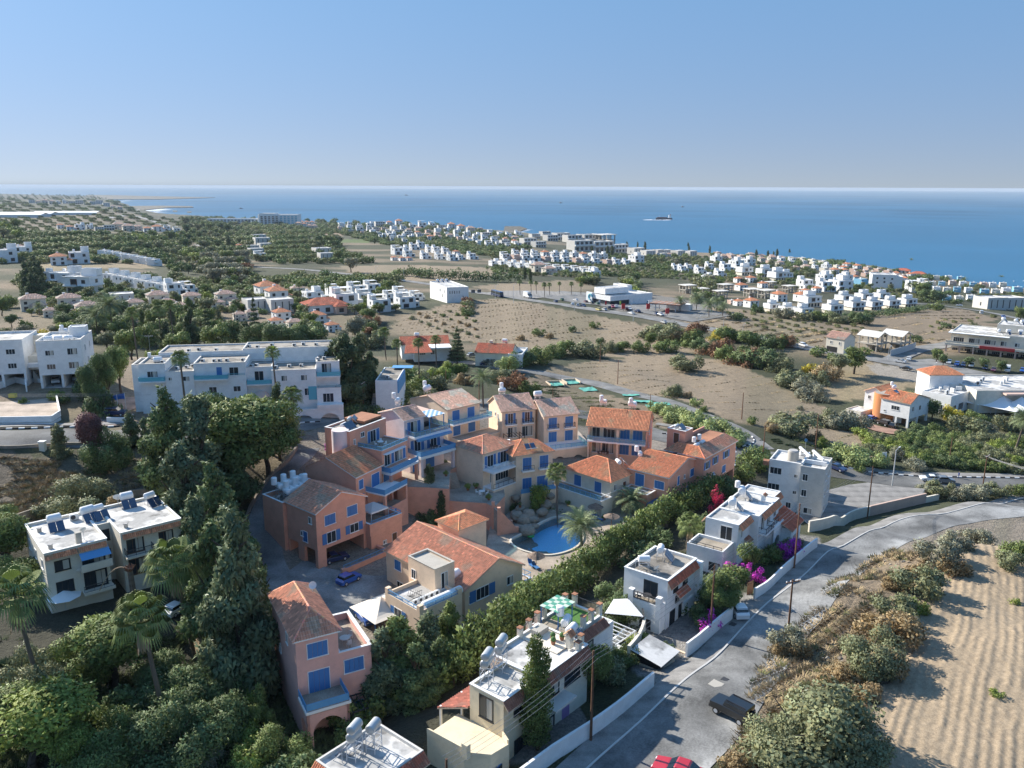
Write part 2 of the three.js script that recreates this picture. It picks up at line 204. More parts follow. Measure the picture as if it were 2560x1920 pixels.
// ---------------------------------------------------------------- sea
{
const th=[],rs=[];for(let a=-180;a<=180;a+=Math.abs(a)<46?0.6:6)th.push(a);for(let r=600;r<42000;r*=1.02)rs.push(r);
const p=[],c=[],u=[],idx=[],nt=th.length;
for(const r of rs)for(const a of th){
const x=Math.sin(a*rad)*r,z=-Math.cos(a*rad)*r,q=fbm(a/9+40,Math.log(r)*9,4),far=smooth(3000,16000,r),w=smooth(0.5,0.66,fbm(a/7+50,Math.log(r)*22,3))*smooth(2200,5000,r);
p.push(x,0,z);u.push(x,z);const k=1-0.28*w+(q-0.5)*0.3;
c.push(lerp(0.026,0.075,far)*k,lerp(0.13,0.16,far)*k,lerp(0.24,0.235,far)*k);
}
for(let i=0;i<rs.length-1;i++)for(let j=0;j<nt-1;j++){const a=i*nt+j;idx.push(a,a+1,a+nt,a+1,a+nt+1,a+nt);}
const g=new THREE.BufferGeometry();g.setAttribute('position',new THREE.Float32BufferAttribute(p,3));g.setAttribute('color',new THREE.Float32BufferAttribute(c,3));g.setAttribute('uv',new THREE.Float32BufferAttribute(u,2));g.setIndex(idx);g.computeVertexNormals();
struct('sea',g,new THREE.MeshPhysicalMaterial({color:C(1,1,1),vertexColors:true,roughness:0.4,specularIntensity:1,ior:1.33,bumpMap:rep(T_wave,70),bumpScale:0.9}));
const head=(pts,h)=>{const b=new GB();b.prism(pts.map(([x,y])=>{const q=P(x,y,0);return[q.x,q.z];}),-2,h);struct('headland',b,std([0.13,0.12,0.09],{map:rep(T_soil,90)}));};
head([[215,488],[300,489],[400,491.5],[470,493],[538,494.5],[480,496.5],[400,499],[300,499],[215,499]],4);
head([[330,516],[400,515],[480,516.5],[484,519.5],[420,520],[360,526],[330,530]],3);
head([[432,527],[444,527.5],[442,530],[433,529.5]],1.5);head([[468,529.5],[480,529.5],[477,532],[468,532]],1.5);head([[1262,567],[1300,567],[1318,573],[1290,583],[1258,581]],2);
// surf along the rocks
const b=new GB();reseed(5);
for(const[x,y,n,w]of[[1305,576,26,15],[1290,581,14,10],[380,528,14,20],[400,524,10,16],[300,503,12,26]])for(let i=0;i<n;i++){const q=P(x+rr(-w,w),y+rr(-2.5,2.5),0.15),s=rr(5,22)*(y<540?4:1);b.prism([[q.x-s,q.z],[q.x-s*0.3,q.z-s*0.3],[q.x+s,q.z+s*0.1],[q.x+s*0.2,q.z+s*0.35]],0.05+i*0.004,0.15+i*0.004);}
const f=struct('sea_foam',b,std([0.85,0.87,0.88]));f.userData.kind='stuff';tag(f,'white surf breaking on the coastal rocks','surf');
}
// ---------------------------------------------------------------- roads: strips between two edges read on the land
function along(pts,step){const v=pts.map((p)=>(p.isVector3?p:G(...p))),out=[v[0].clone()];const c=new THREE.CatmullRomCurve3(v.map((p)=>new THREE.Vector3(p.x,0,p.z)),false,'centripetal'),L=c.getLength(),n=Math.max(2,Math.round(L/step));return c.getSpacedPoints(n);}
function stripGeo(left,right,n,lift,across=6,tone){
const L=new THREE.CatmullRomCurve3(along(left,2),false,'centripetal').getSpacedPoints(n),R=new THREE.CatmullRomCurve3(along(right,2),false,'centripetal').getSpacedPoints(n),p=[],u=[],c=[],idx=[];
for(let i=0;i<=n;i++)for(let j=0;j<=across;j++){const x=lerp(L[i].x,R[i].x,j/across),z=lerp(L[i].z,R[i].z,j/across);p.push(x,height(x,z)+lift,z);u.push(x,z);const t=tone?tone(x,z,j/across,i/n):1;c.push(t,t,t*0.99);}
for(let i=0;i<n;i++)for(let j=0;j<across;j++){const a=i*(across+1)+j;idx.push(a,a+1,a+across+1,a+1,a+across+2,a+across+1);}
const g=new THREE.BufferGeometry();g.setAttribute('position',new THREE.Float32BufferAttribute(p,3));g.setAttribute('uv',new THREE.Float32BufferAttribute(u,2));g.setAttribute('color',new THREE.Float32BufferAttribute(c,3));g.setIndex(idx);g.computeVertexNormals();
const nn=g.attributes.normal;if(nn.getY(Math.floor(nn.count/2))<0){g.setIndex(idx.map((_,i)=>idx[i-(i%3)+[0,2,1][i%3]]));g.computeVertexNormals();}
return g;
}
const offset=(pts,d,step=3)=>{const v=along(pts,step);return v.map((p,i)=>{const a=v[Math.max(0,i-1)],b=v[Math.min(v.length-1,i+1)],dx=b.x-a.x,dz=b.z-a.z,l=Math.hypot(dx,dz)||1;return new THREE.Vector3(p.x-dz/l*d,0,p.z+dx/l*d);});};
const centred=(name,pts,w,lift,mat,tone,step=3)=>{const a=offset(pts,-w/2,step),b=offset(pts,w/2,step);return struct(name,stripGeo(a,b,Math.max(a.length*1,8),lift,6,tone),mat);};
const worn=(lo,hi)=>(x,z)=>lerp(lo,hi,smooth(0.35,0.65,fbm(x/6,z/6,3)))*(0.9+0.25*fbm(x*0.7,z*0.7,2));
// raised strip (kerb, low wall) on the land along a line
function wallGeo(pts,h,t,step=2.5,sink=0.5,topY){
const A=offset(pts,-t/2,step),B=offset(pts,t/2,step),b=new GB();let s=0;const up=typeof h==='function'?h:()=>h;
for(let i=0;i<A.length-1;i++){
const k=[A[i],A[i+1],B[i+1],B[i]],g=k.map((p)=>height(p.x,p.z)),y0=Math.min(...g)-sink,f0=i/(A.length-1),f1=(i+1)/(A.length-1),ya=topY?topY(f0):(g[0]+g[3])/2+up(f0),yb=topY?topY(f1):(g[1]+g[2])/2+up(f1),L=A[i].distanceTo(A[i+1]);
const v=(p,y)=>[p.x,y,p.z],uv=[[s,y0],[s+L,y0],[s+L,yb],[s,ya]];
b.quad(v(B[i],y0),v(B[i+1],y0),v(B[i+1],yb),v(B[i],ya),uv);b.quad(v(A[i+1],y0),v(A[i],y0),v(A[i],ya),v(A[i+1],yb),uv);
b.quad(v(B[i],ya),v(B[i+1],yb),v(A[i+1],yb),v(A[i],ya));
if(i===0)b.quad(v(A[i],y0),v(B[i],y0),v(B[i],ya),v(A[i],ya));if(i===A.length-2)b.quad(v(B[i+1],y0),v(A[i+1],y0),v(A[i+1],yb),v(B[i+1],yb));s+=L;
}
return b;
}
const STL=[[1380,2010],[1474,1920],[1700,1713],[1893,1535],[2090,1372],[2160,1336],[2244,1303],[2441,1264],[2560,1246],[2760,1230]],STR=[[1640,2080],[1740,1960],[1860,1830],[1937,1713],[2016,1596],[2080,1512],[2150,1440],[2205,1392],[2308,1346],[2441,1306],[2560,1292],[2760,1285]];
struct('street',stripGeo(STL,STR,240,0.06,26,(x,z,a,t)=>worn(1.25,1.95)(x,z)*(1-0.3*smooth(0.02,0,Math.abs(fbm(x/5+3,z/5,4)-0.5)))*(0.86+0.28*smooth(0.44,0.47,fbm(x/9+60,z/9,2)))*lerp(1,1.5,smooth(0.55,0.95,a+(fbm(x/4,z/4,3)-0.5)*0.6))),M.asphalt);
struct('kerb',wallGeo(offset(STL,-0.1),0.16,0.22,2.5,0.2),M.kerb);
{const a=offset(STL,-0.25),b=offset(STL,-2.5);struct('pavement',stripGeo(b,a,90,0.14,3),M.pavement);}
const UPR=[[-260,1094],[0,1094],[150,1088],[400,1080],[600,1071],[760,1062],[900,1040],[1060,1022],[1200,1012],[1330,1010],[1450,1035],[1560,1062],[1665,1093],[1800,1122],[1900,1140],[2020,1160],[2135,1185],[2271,1203],[2420,1209],[2560,1210],[2800,1206]];
centred('road',UPR,8.4,0.07,M.asphalt,worn(1.0,1.5));
const SDR=[[1060,905],[1180,908],[1292,926],[1453,952],[1611,991],[1738,1033],[1849,1080],[1905,1125]];
centred('side_road',SDR,6.6,0.1,M.asphalt,worn(1.5,1.9));
const MNR=[[640,668],[780,676],[899,689],[1054,708],[1171,728],[1288,745],[1443,768],[1599,791],[1715,813],[1860,838],[1996,866],[2097,885],[2208,903],[2335,929],[2398,943],[2560,985],[2800,1040]];
centred('main_road',MNR,9.5,0.25,M.asphalt,worn(1.6,2.0),6);
centred('shop_road',[[2225,905],[2262,886],[2300,874],[2366,863],[2420,850]],9,0.28,M.asphalt,worn(1.5,1.9),5);
centred('shop_forecourt',[[2290,900],[2400,930],[2560,962]],15,0.2,M.asphalt,worn(1.7,2.2),5);
centred('beach_road',[[2560,800],[2430,775],[2330,762],[2280,760]],7,0.3,M.asphalt,worn(1.6,2.0),6);
centred('coast_road',[[270,545],[330,538],[385,553],[420,566]],22,0.6,M.asphalt,()=>2.4,30);centred('coast_track',[[335,527],[360,522],[385,517]],12,0.5,M.pavement,undefined,30);
centred('village_road',[[490,612],[560,640],[600,660],[560,690]],9,0.4,M.pavement,undefined,10);
struct('car_park',stripGeo([[1340,742],[1480,762],[1600,782],[1730,806]],[[1400,728],[1560,740],[1680,760],[1830,790]],40,0.3,10,worn(1.5,1.8)),M.asphalt);
struct('station_forecourt',stripGeo([[1190,735],[1280,742],[1330,748]],[[1260,728],[1360,728],[1440,736]],20,0.33,6),M.pavement);
// kerbs painted black and white along the upper road
function stripedKerb(pts,label){
const v=along(pts,1.1),t=thing('kerb',null,null,[0,0,0]);t.userData.kind='structure';const w=new GB(),k=new GB();
for(let i=0;i<v.length-1;i++){const a=v[i],b=v[i+1],y=Math.max(height(a.x,a.z),height(b.x,b.z))+0.13;(i%2?w:k).bar([a.x,y,a.z],[b.x,y,b.z],0.14,4);}
mesh('white_blocks',w,M.trim,t).userData.kind='stuff';mesh('black_blocks',k,M.black,t).userData.kind='stuff';
}
stripedKerb([[2085,1160],[2145,1176],[2271,1190],[2420,1194],[2560,1196]]);stripedKerb([[1655,1085],[1720,1094],[1800,1112],[1860,1116],[1885,1106],[1880,1092]]);stripedKerb([[0,1074],[75,1072],[162,1069],[300,1066]]);stripedKerb([[712,1062],[760,1058],[800,1056]]);
{const a=[[2080,1150],[2145,1169],[2271,1184],[2420,1188],[2560,1190]];centred('pavement',a,2.6,0.13,M.pavement);centred('pavement',[[1640,1060],[1720,1072],[1810,1092],[1868,1100]],2.6,0.14,M.pavement);centred('pavement',[[0,1066],[160,1062],[300,1058]],2,0.13,M.pavement);centred('pavement',[[700,1048],[760,1044],[850,1030]],3,0.13,M.pavement);}
// ramp into the complex and its court
struct('access_road',stripGeo([[745,1125],[715,1165],[668,1215],[632,1270],[618,1350],[625,1440],[660,1520]],[[800,1120],[775,1150],[735,1190],[708,1240],[702,1320],[712,1400],[760,1480]],60,0.07,8,worn(1.3,2.2)),M.asphalt);
struct('court',stripGeo([[640,1470],[700,1560],[790,1590],[900,1560]],[[760,1400],[860,1430],[960,1440],[1010,1420]],40,0.11,10,worn(1.7,2.4)),M.asphalt);
struct('forecourt',stripGeo([[500,1045],[640,1032],[760,1018],[880,1005]],[[640,1072],[720,1068],[790,1062],[920,1038]],40,0.1,8,worn(1.2,2.0)),M.asphalt);
struct('forecourt',stripGeo([[175,1068],[215,1010],[232,975]],[[290,1066],[320,1030],[420,1000]],30,0.1,8),std([0.4,0.3,0.26],{map:rep(T_rough,4)}));
// ploughed field with furrows
{
const pl=onLand([[2090,2060],[2165,1830],[2235,1640],[2315,1490],[2375,1400],[2440,1345],[2640,1318],[2900,1340],[3300,2060]]),xs=pl.map((p)=>p[0]),zs=pl.map((p)=>p[1]),x0=Math.min(...xs),x1=Math.min(Math.max(...xs),84),z0=Math.min(...zs),z1=Math.min(-38,Math.max(...zs)),st=0.17,nx=Math.ceil((x1-x0)/st),nz=Math.ceil((z1-z0)/(st*1.6)),id=new Map(),p=[],c=[],u=[],idx=[];
const a=G(2170,1900),b=G(2420,1400),dx=b.x-a.x,dz=b.z-a.z,L=Math.hypot(dx,dz),ux=dx/L,uz=dz/L;
const vert=(i,j)=>{const k=i*5000+j;if(id.has(k))return id.get(k);const x=x0+i*st,z=z0+j*st*1.6,s=(x-a.x)*uz*-1+(z-a.z)*ux,l=(x-a.x)*ux+(z-a.z)*uz,w=s+(fbm(l/22,s/30,2)-0.5)*1.6+(fbm(l/2.6,s/2.2,2)-0.5)*0.35+l*l*0.0013,m=fbm(l/6+40,s/1.5,3),deep=lerp(0.25,1,smooth(0.3,0.6,m)),f=Math.pow(0.5+0.5*Math.sin(w*2*Math.PI/1.05),1.6)*0.8+(0.5+0.5*Math.sin(w*2*Math.PI/3.1))*0.3,cl=fbm(x*3,z*3,3)-0.5;const n=p.length/3;p.push(x,height(x,z)+0.02+f*0.17*deep+cl*0.16+0.05,z);u.push(x,z);const t=0.86+0.3*fbm(x/7,z/7,3)+0.25*cl;c.push(0.46*t,0.36*t,0.25*t);id.set(k,n);return n;};
for(let i=0;i<nx;i++)for(let j=0;j<nz;j++){const cx=x0+(i+0.5)*st,cz=z0+(j+0.5)*st*1.6;if(inside(pl,cx+(fbm(cx/2,cz/2,2)-0.5)*2.5,cz)){const q=[vert(i,j),vert(i+1,j),vert(i+1,j+1),vert(i,j+1)];idx.push(q[0],q[3],q[2],q[0],q[2],q[1]);}}
const g=new THREE.BufferGeometry();g.setAttribute('position',new THREE.Float32BufferAttribute(p,3));g.setAttribute('color',new THREE.Float32BufferAttribute(c,3));g.setAttribute('uv',new THREE.Float32BufferAttribute(u,2));g.setIndex(idx);g.computeVertexNormals();
struct('ploughed_field',g,std([1,1,1],{vertexColors:true,map:rep(T_soil,5),roughness:1}));
}
// ---------------------------------------------------------------- building kit
// tiled slope: eave e0 -> e1, upper edge t0 -> t1 (three or four corners), barrel tiles in rows
const TONE={orange:[0.68,0.27,0.135],old:[0.64,0.29,0.18],red:[0.55,0.15,0.08],pale:[0.68,0.42,0.31],brown:[0.36,0.15,0.095]};
function tileSlope(gb,e0,e1,t0,t1,tone,pitch=0.3,row=0.45){
const V=(a)=>new THREE.Vector3(...a),E0=V(e0),ex=V(e1).sub(E0),L=ex.length();ex.normalize();
const T0=V(t0).sub(E0),T1=V(t1).sub(E0),x0=T0.dot(ex),x1=T1.dot(ex),up=T0.clone().addScaledVector(ex,-x0),H=up.length();up.normalize();
const n=ex.clone().cross(up).normalize();if(n.y<0)n.negate();
const len=(s)=>(s<x0?H*s/x0:s>x1?H*(L-s)/Math.max(1e-6,L-x1):H),at=(s,t,h)=>[E0.x+ex.x*s+up.x*t+n.x*h,E0.y+ex.y*s+up.y*t+n.y*h,E0.z+ex.z*s+up.z*t+n.z*h];
const cols=Math.max(1,Math.round(L/pitch)),p=L/cols,base=TONE[tone]??tone,seed=Math.floor(rnd()*999);
for(let i=0;i<cols;i++){
const s=[i*p,(i+0.28)*p,(i+0.62)*p,(i+0.9)*p,(i+1)*p],hh=[0.0,0.085,0.085,0.0,0.0],rows=Math.ceil(Math.max(...s.map(len))/row);
for(let j=0;j<rows;j++){
const m=fbm((i+seed)*0.16,(j+seed)*0.16,3),k=0.75+0.4*hash(i+seed,j)+0.35*(m-0.5),pal=hash(i*7+seed,j*3)<0.05?1.35:1,g=smooth(0.55,0.75,m)*0.3;
gb.color([base[0]*k*pal*(1-g),base[1]*k*pal*(1+g*0.1),base[2]*k*pal*(1+g*0.5)]);
for(let q=0;q<4;q++){
const a0=Math.min(j*row,len(s[q])),a1=Math.min((j+1)*row,len(s[q])),b0=Math.min(j*row,len(s[q+1])),b1=Math.min((j+1)*row,len(s[q+1]));
if(a1-a0<1e-4&&b1-b0<1e-4)continue;
gb.quad(at(s[q],a0,hh[q]+0.035),at(s[q+1],b0,hh[q+1]+0.035),at(s[q+1],b1,hh[q+1]),at(s[q],a1,hh[q]));
}
}
}
}
const UNIT=new THREE.BoxGeometry(1,1,1),ub=(name,mat,x,y,z,w,h,d,parent)=>{const m=mesh(name,UNIT,mat,parent);m.position.set(x,y,z);m.scale.set(w,h,d);return m;};
const geoCache=new Map(),cached=(k,f)=>{if(!geoCache.has(k))geoCache.set(k,f());return geoCache.get(k);};
class House{
constructor(name,label,category,o){
o.y*=S;o.base*=S;
const n=P(...o.N,o.y),b=o.B?P(...o.B,o.y):null,a=o.A?P(...o.A,o.y):null;let th=0,w=0,dir=[0,0];
if(b){const l=Math.hypot(b.x-n.x,b.z-n.z);dir[0]+=b.x-n.x;dir[1]+=b.z-n.z;this.W=o.W??l;}
if(a){const l=Math.hypot(a.x-n.x,a.z-n.z);dir[0]+=-(a.z-n.z);dir[1]+=(a.x-n.x);this.D=o.D??l;}
this.W=o.W??this.W;this.D=o.D??this.D;th=o.yaw!==undefined?o.yaw*rad:Math.atan2(-dir[1],dir[0]);
this.base=o.base;this.top=o.y-o.base;this.turn=th;this.o=o;
this.g=thing(name,label,category,[n.x,o.base,n.z],th,o.group);this.parts=new Map();this.label=label;this.short=o.short??label;this.done=[];ALL.push(this);
if(globalThis.DEBUG)console.log(name,'W',this.W.toFixed(1),'D',this.D?.toFixed(1),'yaw',(th/rad).toFixed(0),'top',this.top.toFixed(1),'at',n.x.toFixed(0),n.z.toFixed(0),'ground',(height(n.x,n.z)).toFixed(1));
}
b(part,mat){const k=part+'|'+mat.uuid;if(!this.parts.has(k))this.parts.set(k,{part,mat,gb:new GB()});return this.parts.get(k).gb;}
loc(px,py,y){const p=P(px,py,y*S).sub(this.g.position).applyAxisAngle(new THREE.Vector3(0,1,0),-this.turn);return[p.x,-p.z];}
world(x,y,d){return new THREE.Vector3(x,y,-d).applyAxisAngle(new THREE.Vector3(0,1,0),this.turn).add(this.g.position);}
box(part,mat,x0,x1,d0,d1,y0,y1){this.b(part,mat).box(x0,x1,y0,y1,-d1,-d0);return this;}
// walls with a flat roof deck inside a parapet
block(mat,x0,x1,d0,d1,y0,y1,{par=0.45,deck=M.deck,t=0.22,cap}={}){
const w=this.b('wall',mat),yd=y1-par;
if(par<=0){w.box(x0,x1,y0,y1,-d1,-d0);if(deck)this.box('roof',deck,x0+0.02,x1-0.02,d0+0.02,d1-0.02,y1-0.02,y1+0.03);return this;}
w.box(x0,x1,y0,yd,-d1,-d0);w.box(x0,x1,yd,y1,-d0-t,-d0);w.box(x0,x1,yd,y1,-d1,-d1+t);w.box(x0,x0+t,yd,y1,-d1+t,-d0-t);w.box(x1-t,x1,yd,y1,-d1+t,-d0-t);
this.box('roof',deck,x0+t,x1-t,d0+t,d1-t,yd-0.05,yd+0.03);
if(cap){const c=this.b('parapet_cap',cap),e=0.05;c.box(x0-e,x1+e,y1,y1+0.07,-d0-t-e,-d0+e);c.box(x0-e,x1+e,y1,y1+0.07,-d1-e,-d1+t+e);c.box(x0-e,x0+t+e,y1,y1+0.07,-d1+t+e,-d0-t-e);c.box(x1-t-e,x1+e,y1,y1+0.07,-d1+t+e,-d0-t-e);}
return this;
}
slab(mat,x0,x1,d0,d1,y,t=0.22,part='balcony_slab'){return this.box(part,mat,x0,x1,d0,d1,y-t,y);}
tiles(tone,e0,e1,t0,t1,o){tileSlope(this.b('roof_tiles',M.tile),e0,e1,t0,t1,tone,o?.pitch,o?.row);const s=this.b('roof',this.o.eave??M.sand),dn=(p)=>[p[0],p[1]-0.14,p[2]];s.quad(e0,e1,t1,t0);s.quad(dn(e1),dn(e0),dn(t0),dn(t1));s.quad(dn(e0),dn(e1),e1,e0);s.quad(dn(t0),dn(e0),e0,t0);s.quad(dn(e1),dn(t1),t1,e1);return this;}
ridge(tone,a,b){const g=this.b('ridge_tiles',M.tile);const c=TONE[tone];g.color(c.map((x)=>x*1.12));const n=Math.max(1,Math.round(Math.hypot(b[0]-a[0],b[1]-a[1],b[2]-a[2])/0.45));for(let i=0;i<n;i++){const f=(k)=>a.map((v,q)=>lerp(v,b[q],k));g.color(c.map((x)=>x*rr(0.95,1.35)));g.bar(f(i/n),f((i+1.05)/n),0.13,6,0.11);}return this;}
gable(tone,x0,x1,d0,d1,y,rise,axis='x',{over=0.35,mat,sides=3,at=0.5}={}){// ridge along x or along d; at moves the ridge across
const k=rise/(axis==='x'?(d1-d0)*at:(x1-x0)*at),k2=rise/(axis==='x'?(d1-d0)*(1-at):(x1-x0)*(1-at));
if(axis==='x'){const m=lerp(d0,d1,at),X0=x0-over,X1=x1+over,R=[[X0,y+rise+0.16,-m],[X1,y+rise+0.16,-m]];
if(sides&1)this.tiles(tone,[X0,y-over*k+0.16,-d0+over],[X1,y-over*k+0.16,-d0+over],R[0],R[1]);if(sides&2)this.tiles(tone,[X1,y-over*k2+0.16,-d1-over],[X0,y-over*k2+0.16,-d1-over],R[1],R[0]);this.ridge(tone,...R);
if(mat){const w=this.b('wall',mat);for(const[x,f]of[[x0,1],[x1,0]]){const q=[[x,y,-d0],[x,y+rise,-m],[x,y,-d1]];f?w.tri(q[0],q[1],q[2]):w.tri(q[0],q[2],q[1]);}}}
else{const m=lerp(x0,x1,at),D0=-d0+over,D1=-d1-over,R=[[m,y+rise+0.16,D0],[m,y+rise+0.16,D1]];
if(sides&1)this.tiles(tone,[x0-over,y-over*k+0.16,D1],[x0-over,y-over*k+0.16,D0],R[1],R[0]);if(sides&2)this.tiles(tone,[x1+over,y-over*k2+0.16,D0],[x1+over,y-over*k2+0.16,D1],R[0],R[1]);this.ridge(tone,...R);
if(mat){const w=this.b('wall',mat);w.tri([x0,y,-d0],[x1,y,-d0],[m,y+rise,-d0]);w.tri([x1,y,-d1],[x0,y,-d1],[m,y+rise,-d1]);}}
return this;
}
hip(tone,x0,x1,d0,d1,y,rise,{over=0.35,axis,inset,shift=0}={}){
const X0=x0-over,X1=x1+over,Z0=-d0+over,Z1=-d1-over,w=X1-X0,dd=Z0-Z1;axis??=w>=dd?'x':'d';const i=inset??Math.min(w,dd)/2*0.95,Y=y+0.12,T=y+rise+0.12;
const a=axis==='x'?[X0+i,T,(Z0+Z1)/2]:[(X0+X1)/2,T,Z0-i],b=axis==='x'?[X1-i,T,(Z0+Z1)/2]:[(X0+X1)/2,T,Z1+i],c=[[X0,Y,Z0],[X1,Y,Z0],[X1,Y,Z1],[X0,Y,Z1]];
if(axis==='x'){this.tiles(tone,c[0],c[1],a,b);this.tiles(tone,c[2],c[3],b,a);this.tiles(tone,c[1],c[2],b,b);this.tiles(tone,c[3],c[0],a,a);this.ridge(tone,c[0],a).ridge(tone,c[3],a).ridge(tone,c[1],b).ridge(tone,c[2],b);}
else{this.tiles(tone,c[0],c[1],a,a);this.tiles(tone,c[1],c[2],a,b);this.tiles(tone,c[2],c[3],b,b);this.tiles(tone,c[3],c[0],b,a);this.ridge(tone,c[0],a).ridge(tone,c[1],a).ridge(tone,c[2],b).ridge(tone,c[3],b);}
return this.ridge(tone,a,b);
}
// sloping band of tiles along the top of a face
fringe(tone,face,s0,s1,y,drop=0.8,out=0.6,at){const q=(s,yy,o)=>this.pt(face,s,yy,o,at);const f=face==='F'||face==='R';const a=f?s0:s1,c=f?s1:s0;return this.tiles(tone,q(a,y-drop,out),q(c,y-drop,out),q(a,y,0.02),q(c,y,0.02),{pitch:0.26,row:0.5});}
pt(face,s,y,out=0,at){switch(face){case 'F':return[s,y,-(at??0)+out];case 'L':return[(at??0)-out,y,-s];case 'R':return[(at??this.W)+out,y,-s];default:return[s,y,-(at??this.D)-out];}}
// windows and doors: c closed shutters, o open shutters, g glass, d door leaf, s roller/solid
win(face,type,list,o={}){
const turn={F:0,R:Math.PI/2,L:-Math.PI/2,B:Math.PI}[face],sm=o.mat??M.blue,fm=o.frame??M.trim,door=o.door??type==='d';
for(const[s,y,w,h]of list){
const g=new THREE.Group();g.name=door?'door':'window';g.position.set(...this.pt(face,s,y,0.0,o.at));g.rotation.y=turn;this.g.add(g);
if(type==='d'){ub('frame',fm,0,h/2,0.02,w+0.14,h+0.06,0.04,g);ub('door_leaf',sm,0,h/2,0.045,w,h,0.03,g);continue;}
const fr=cached('fr'+[w,h,type,o.bars],()=>{const b=new GB(),e=0.07;b.box(-w/2-e,w/2+e,h,h+e,0.0,0.06);b.box(-w/2-e,-w/2,0,h,0,0.06);b.box(w/2,w/2+e,0,h,0,0.06);b.box(-w/2-0.12,w/2+0.12,-0.09,0,0,0.13);if(type!=='c'){const nb=o.bars??Math.max(2,Math.round(w/0.75));for(let i=1;i<nb;i++)b.box(-w/2+w*i/nb-0.03,-w/2+w*i/nb+0.03,0,h,0.012,0.05);b.box(-w/2,w/2,0,0.05,0.012,0.05);b.box(-w/2,w/2,h-0.05,h,0.012,0.05);}return b.geo();});
mesh('frame',fr,fm,g);
if(type==='c'){const n=Math.max(2,Math.round(w/0.62));for(let i=0;i<n;i++)ub('shutter',sm,-w/2+(i+0.5)*w/n,h/2,0.03,w/n-0.03,h-0.02,0.045,g);}
else{
ub('pane',M.glass,0,h/2,0.014,w,h,0.012,g);
if(type==='g'&&hash(Math.round(s*31),Math.round(y*17))<0.4)ub('curtain',M.curtain,w*0.22,h/2,0.022,w*0.42,h*0.9,0.004,g);
if(type==='o')for(const q of[-1,1])ub('shutter',sm,q*(w/2+0.07+w*0.26),h/2,0.04,w*0.5,h,0.045,g);
}
}return this;
}
// railing along local points [x,d]
rail(pts,y,o={}){
const h=o.h??0.95,p=this.b('railing',o.mat??M.bluelight),r=0.025;
for(let i=0;i<pts.length-1;i++){const[x0,d0]=pts[i],[x1,d1]=pts[i+1],L=Math.hypot(x1-x0,d1-d0),n=Math.max(1,Math.round(L/(o.gap??1.3)));p.bar([x0,y+h,-d0],[x1,y+h,-d1],r*1.4,4);if(!o.pane)p.bar([x0,y+0.12,-d0],[x1,y+0.12,-d1],r,4);for(let k=0;k<=n;k++){const x=lerp(x0,x1,k/n),d=lerp(d0,d1,k/n);p.bar([x,y,-d],[x,y+h,-d],r,4);}
if(o.bars)for(let k=0;k<L/0.14;k++){const t=k*0.14/L;p.bar([lerp(x0,x1,t),y+0.1,-lerp(d0,d1,t)],[lerp(x0,x1,t),y+h,-lerp(d0,d1,t)],0.011,3);}
if(o.pane){const g=this.b('railing_pane',o.pane),ux=(x1-x0)/L*0.05,ud=(d1-d0)/L*0.05;g.quad([x0+ux,y+0.08,-d0-ud],[x1-ux,y+0.08,-d1+ud],[x1-ux,y+h-0.05,-d1+ud],[x0+ux,y+h-0.05,-d0-ud]);}}return this;
}
// wall slab with arched or square holes: holes [[s, w, h, arch]], s centre
holed(mat,face,s0,s1,y0,y1,t,holes,at){
const sh=new THREE.Shape([[s0,y0],[s1,y0],[s1,y1],[s0,y1]].map((p)=>new THREE.Vector2(...p)));
for(const[s,w,h,arch,yb=y0+0.02]of holes){const q=new THREE.Path();q.moveTo(s-w/2,yb);q.lineTo(s-w/2,y0+(arch?h-w/2:h));if(arch)q.absarc(s,y0+h-w/2,w/2,Math.PI,0,true);else q.lineTo(s+w/2,y0+h);q.lineTo(s+w/2,yb);q.closePath();sh.holes.push(q);}
const e=new THREE.ExtrudeGeometry(sh,{depth:t,bevelEnabled:false,curveSegments:10}),turn={F:0,R:Math.PI/2,L:-Math.PI/2,B:Math.PI}[face];
if(face==='L'||face==='B'){e.scale(-1,1,1);const p=e.attributes.position;for(let i=0;i<p.count;i+=3){const a=[p.getX(i+1),p.getY(i+1),p.getZ(i+1)];p.setXYZ(i+1,p.getX(i+2),p.getY(i+2),p.getZ(i+2));p.setXYZ(i+2,...a);}e.computeVertexNormals();}
if(face==='R')e.translate(0,0,0);
const m=new THREE.Matrix4(),o=this.pt(face,0,0,-t,at);m.makeRotationY(turn);m.setPosition(...o);if(face==='L'){e.scale(1,1,1);m.makeRotationY(turn);m.setPosition(...o);}
if(face==='L')e.scale(-1,1,1),e.scale(-1,1,1);
e.applyMatrix4(m);const gb=this.b('wall',mat),p=e.attributes.position,n=e.attributes.normal;const g=e.index?e.toNonIndexed():e;const P3=g.attributes.position;
for(let i=0;i<P3.count;i+=3)gb.tri([0,1,2].map((k)=>P3.getComponent(i,k)),[0,1,2].map((k)=>P3.getComponent(i+1,k)),[0,1,2].map((k)=>P3.getComponent(i+2,k)));return this;
}
stairs(mat,x0,x1,d0,d1,y0,y1,n){for(let i=0;i<n;i++){const yy=lerp(y0,y1,(i+1)/n),a=lerp(d0,d1,i/n),b=lerp(d0,d1,(i+1)/n);mesh('step',new GB().box(x0,x1,y0-0.1,yy,-Math.max(a,b),-Math.min(a,b)),mat,this.g);}return this;}
build(){for(const{part,mat,gb}of this.parts.values())if(!gb.empty){const m=mesh(part,gb,mat,this.g);if(part==='roof_tiles'||part==='ridge_tiles')m.userData.kind='stuff';}this.parts.clear();}
}
const ALL=[];
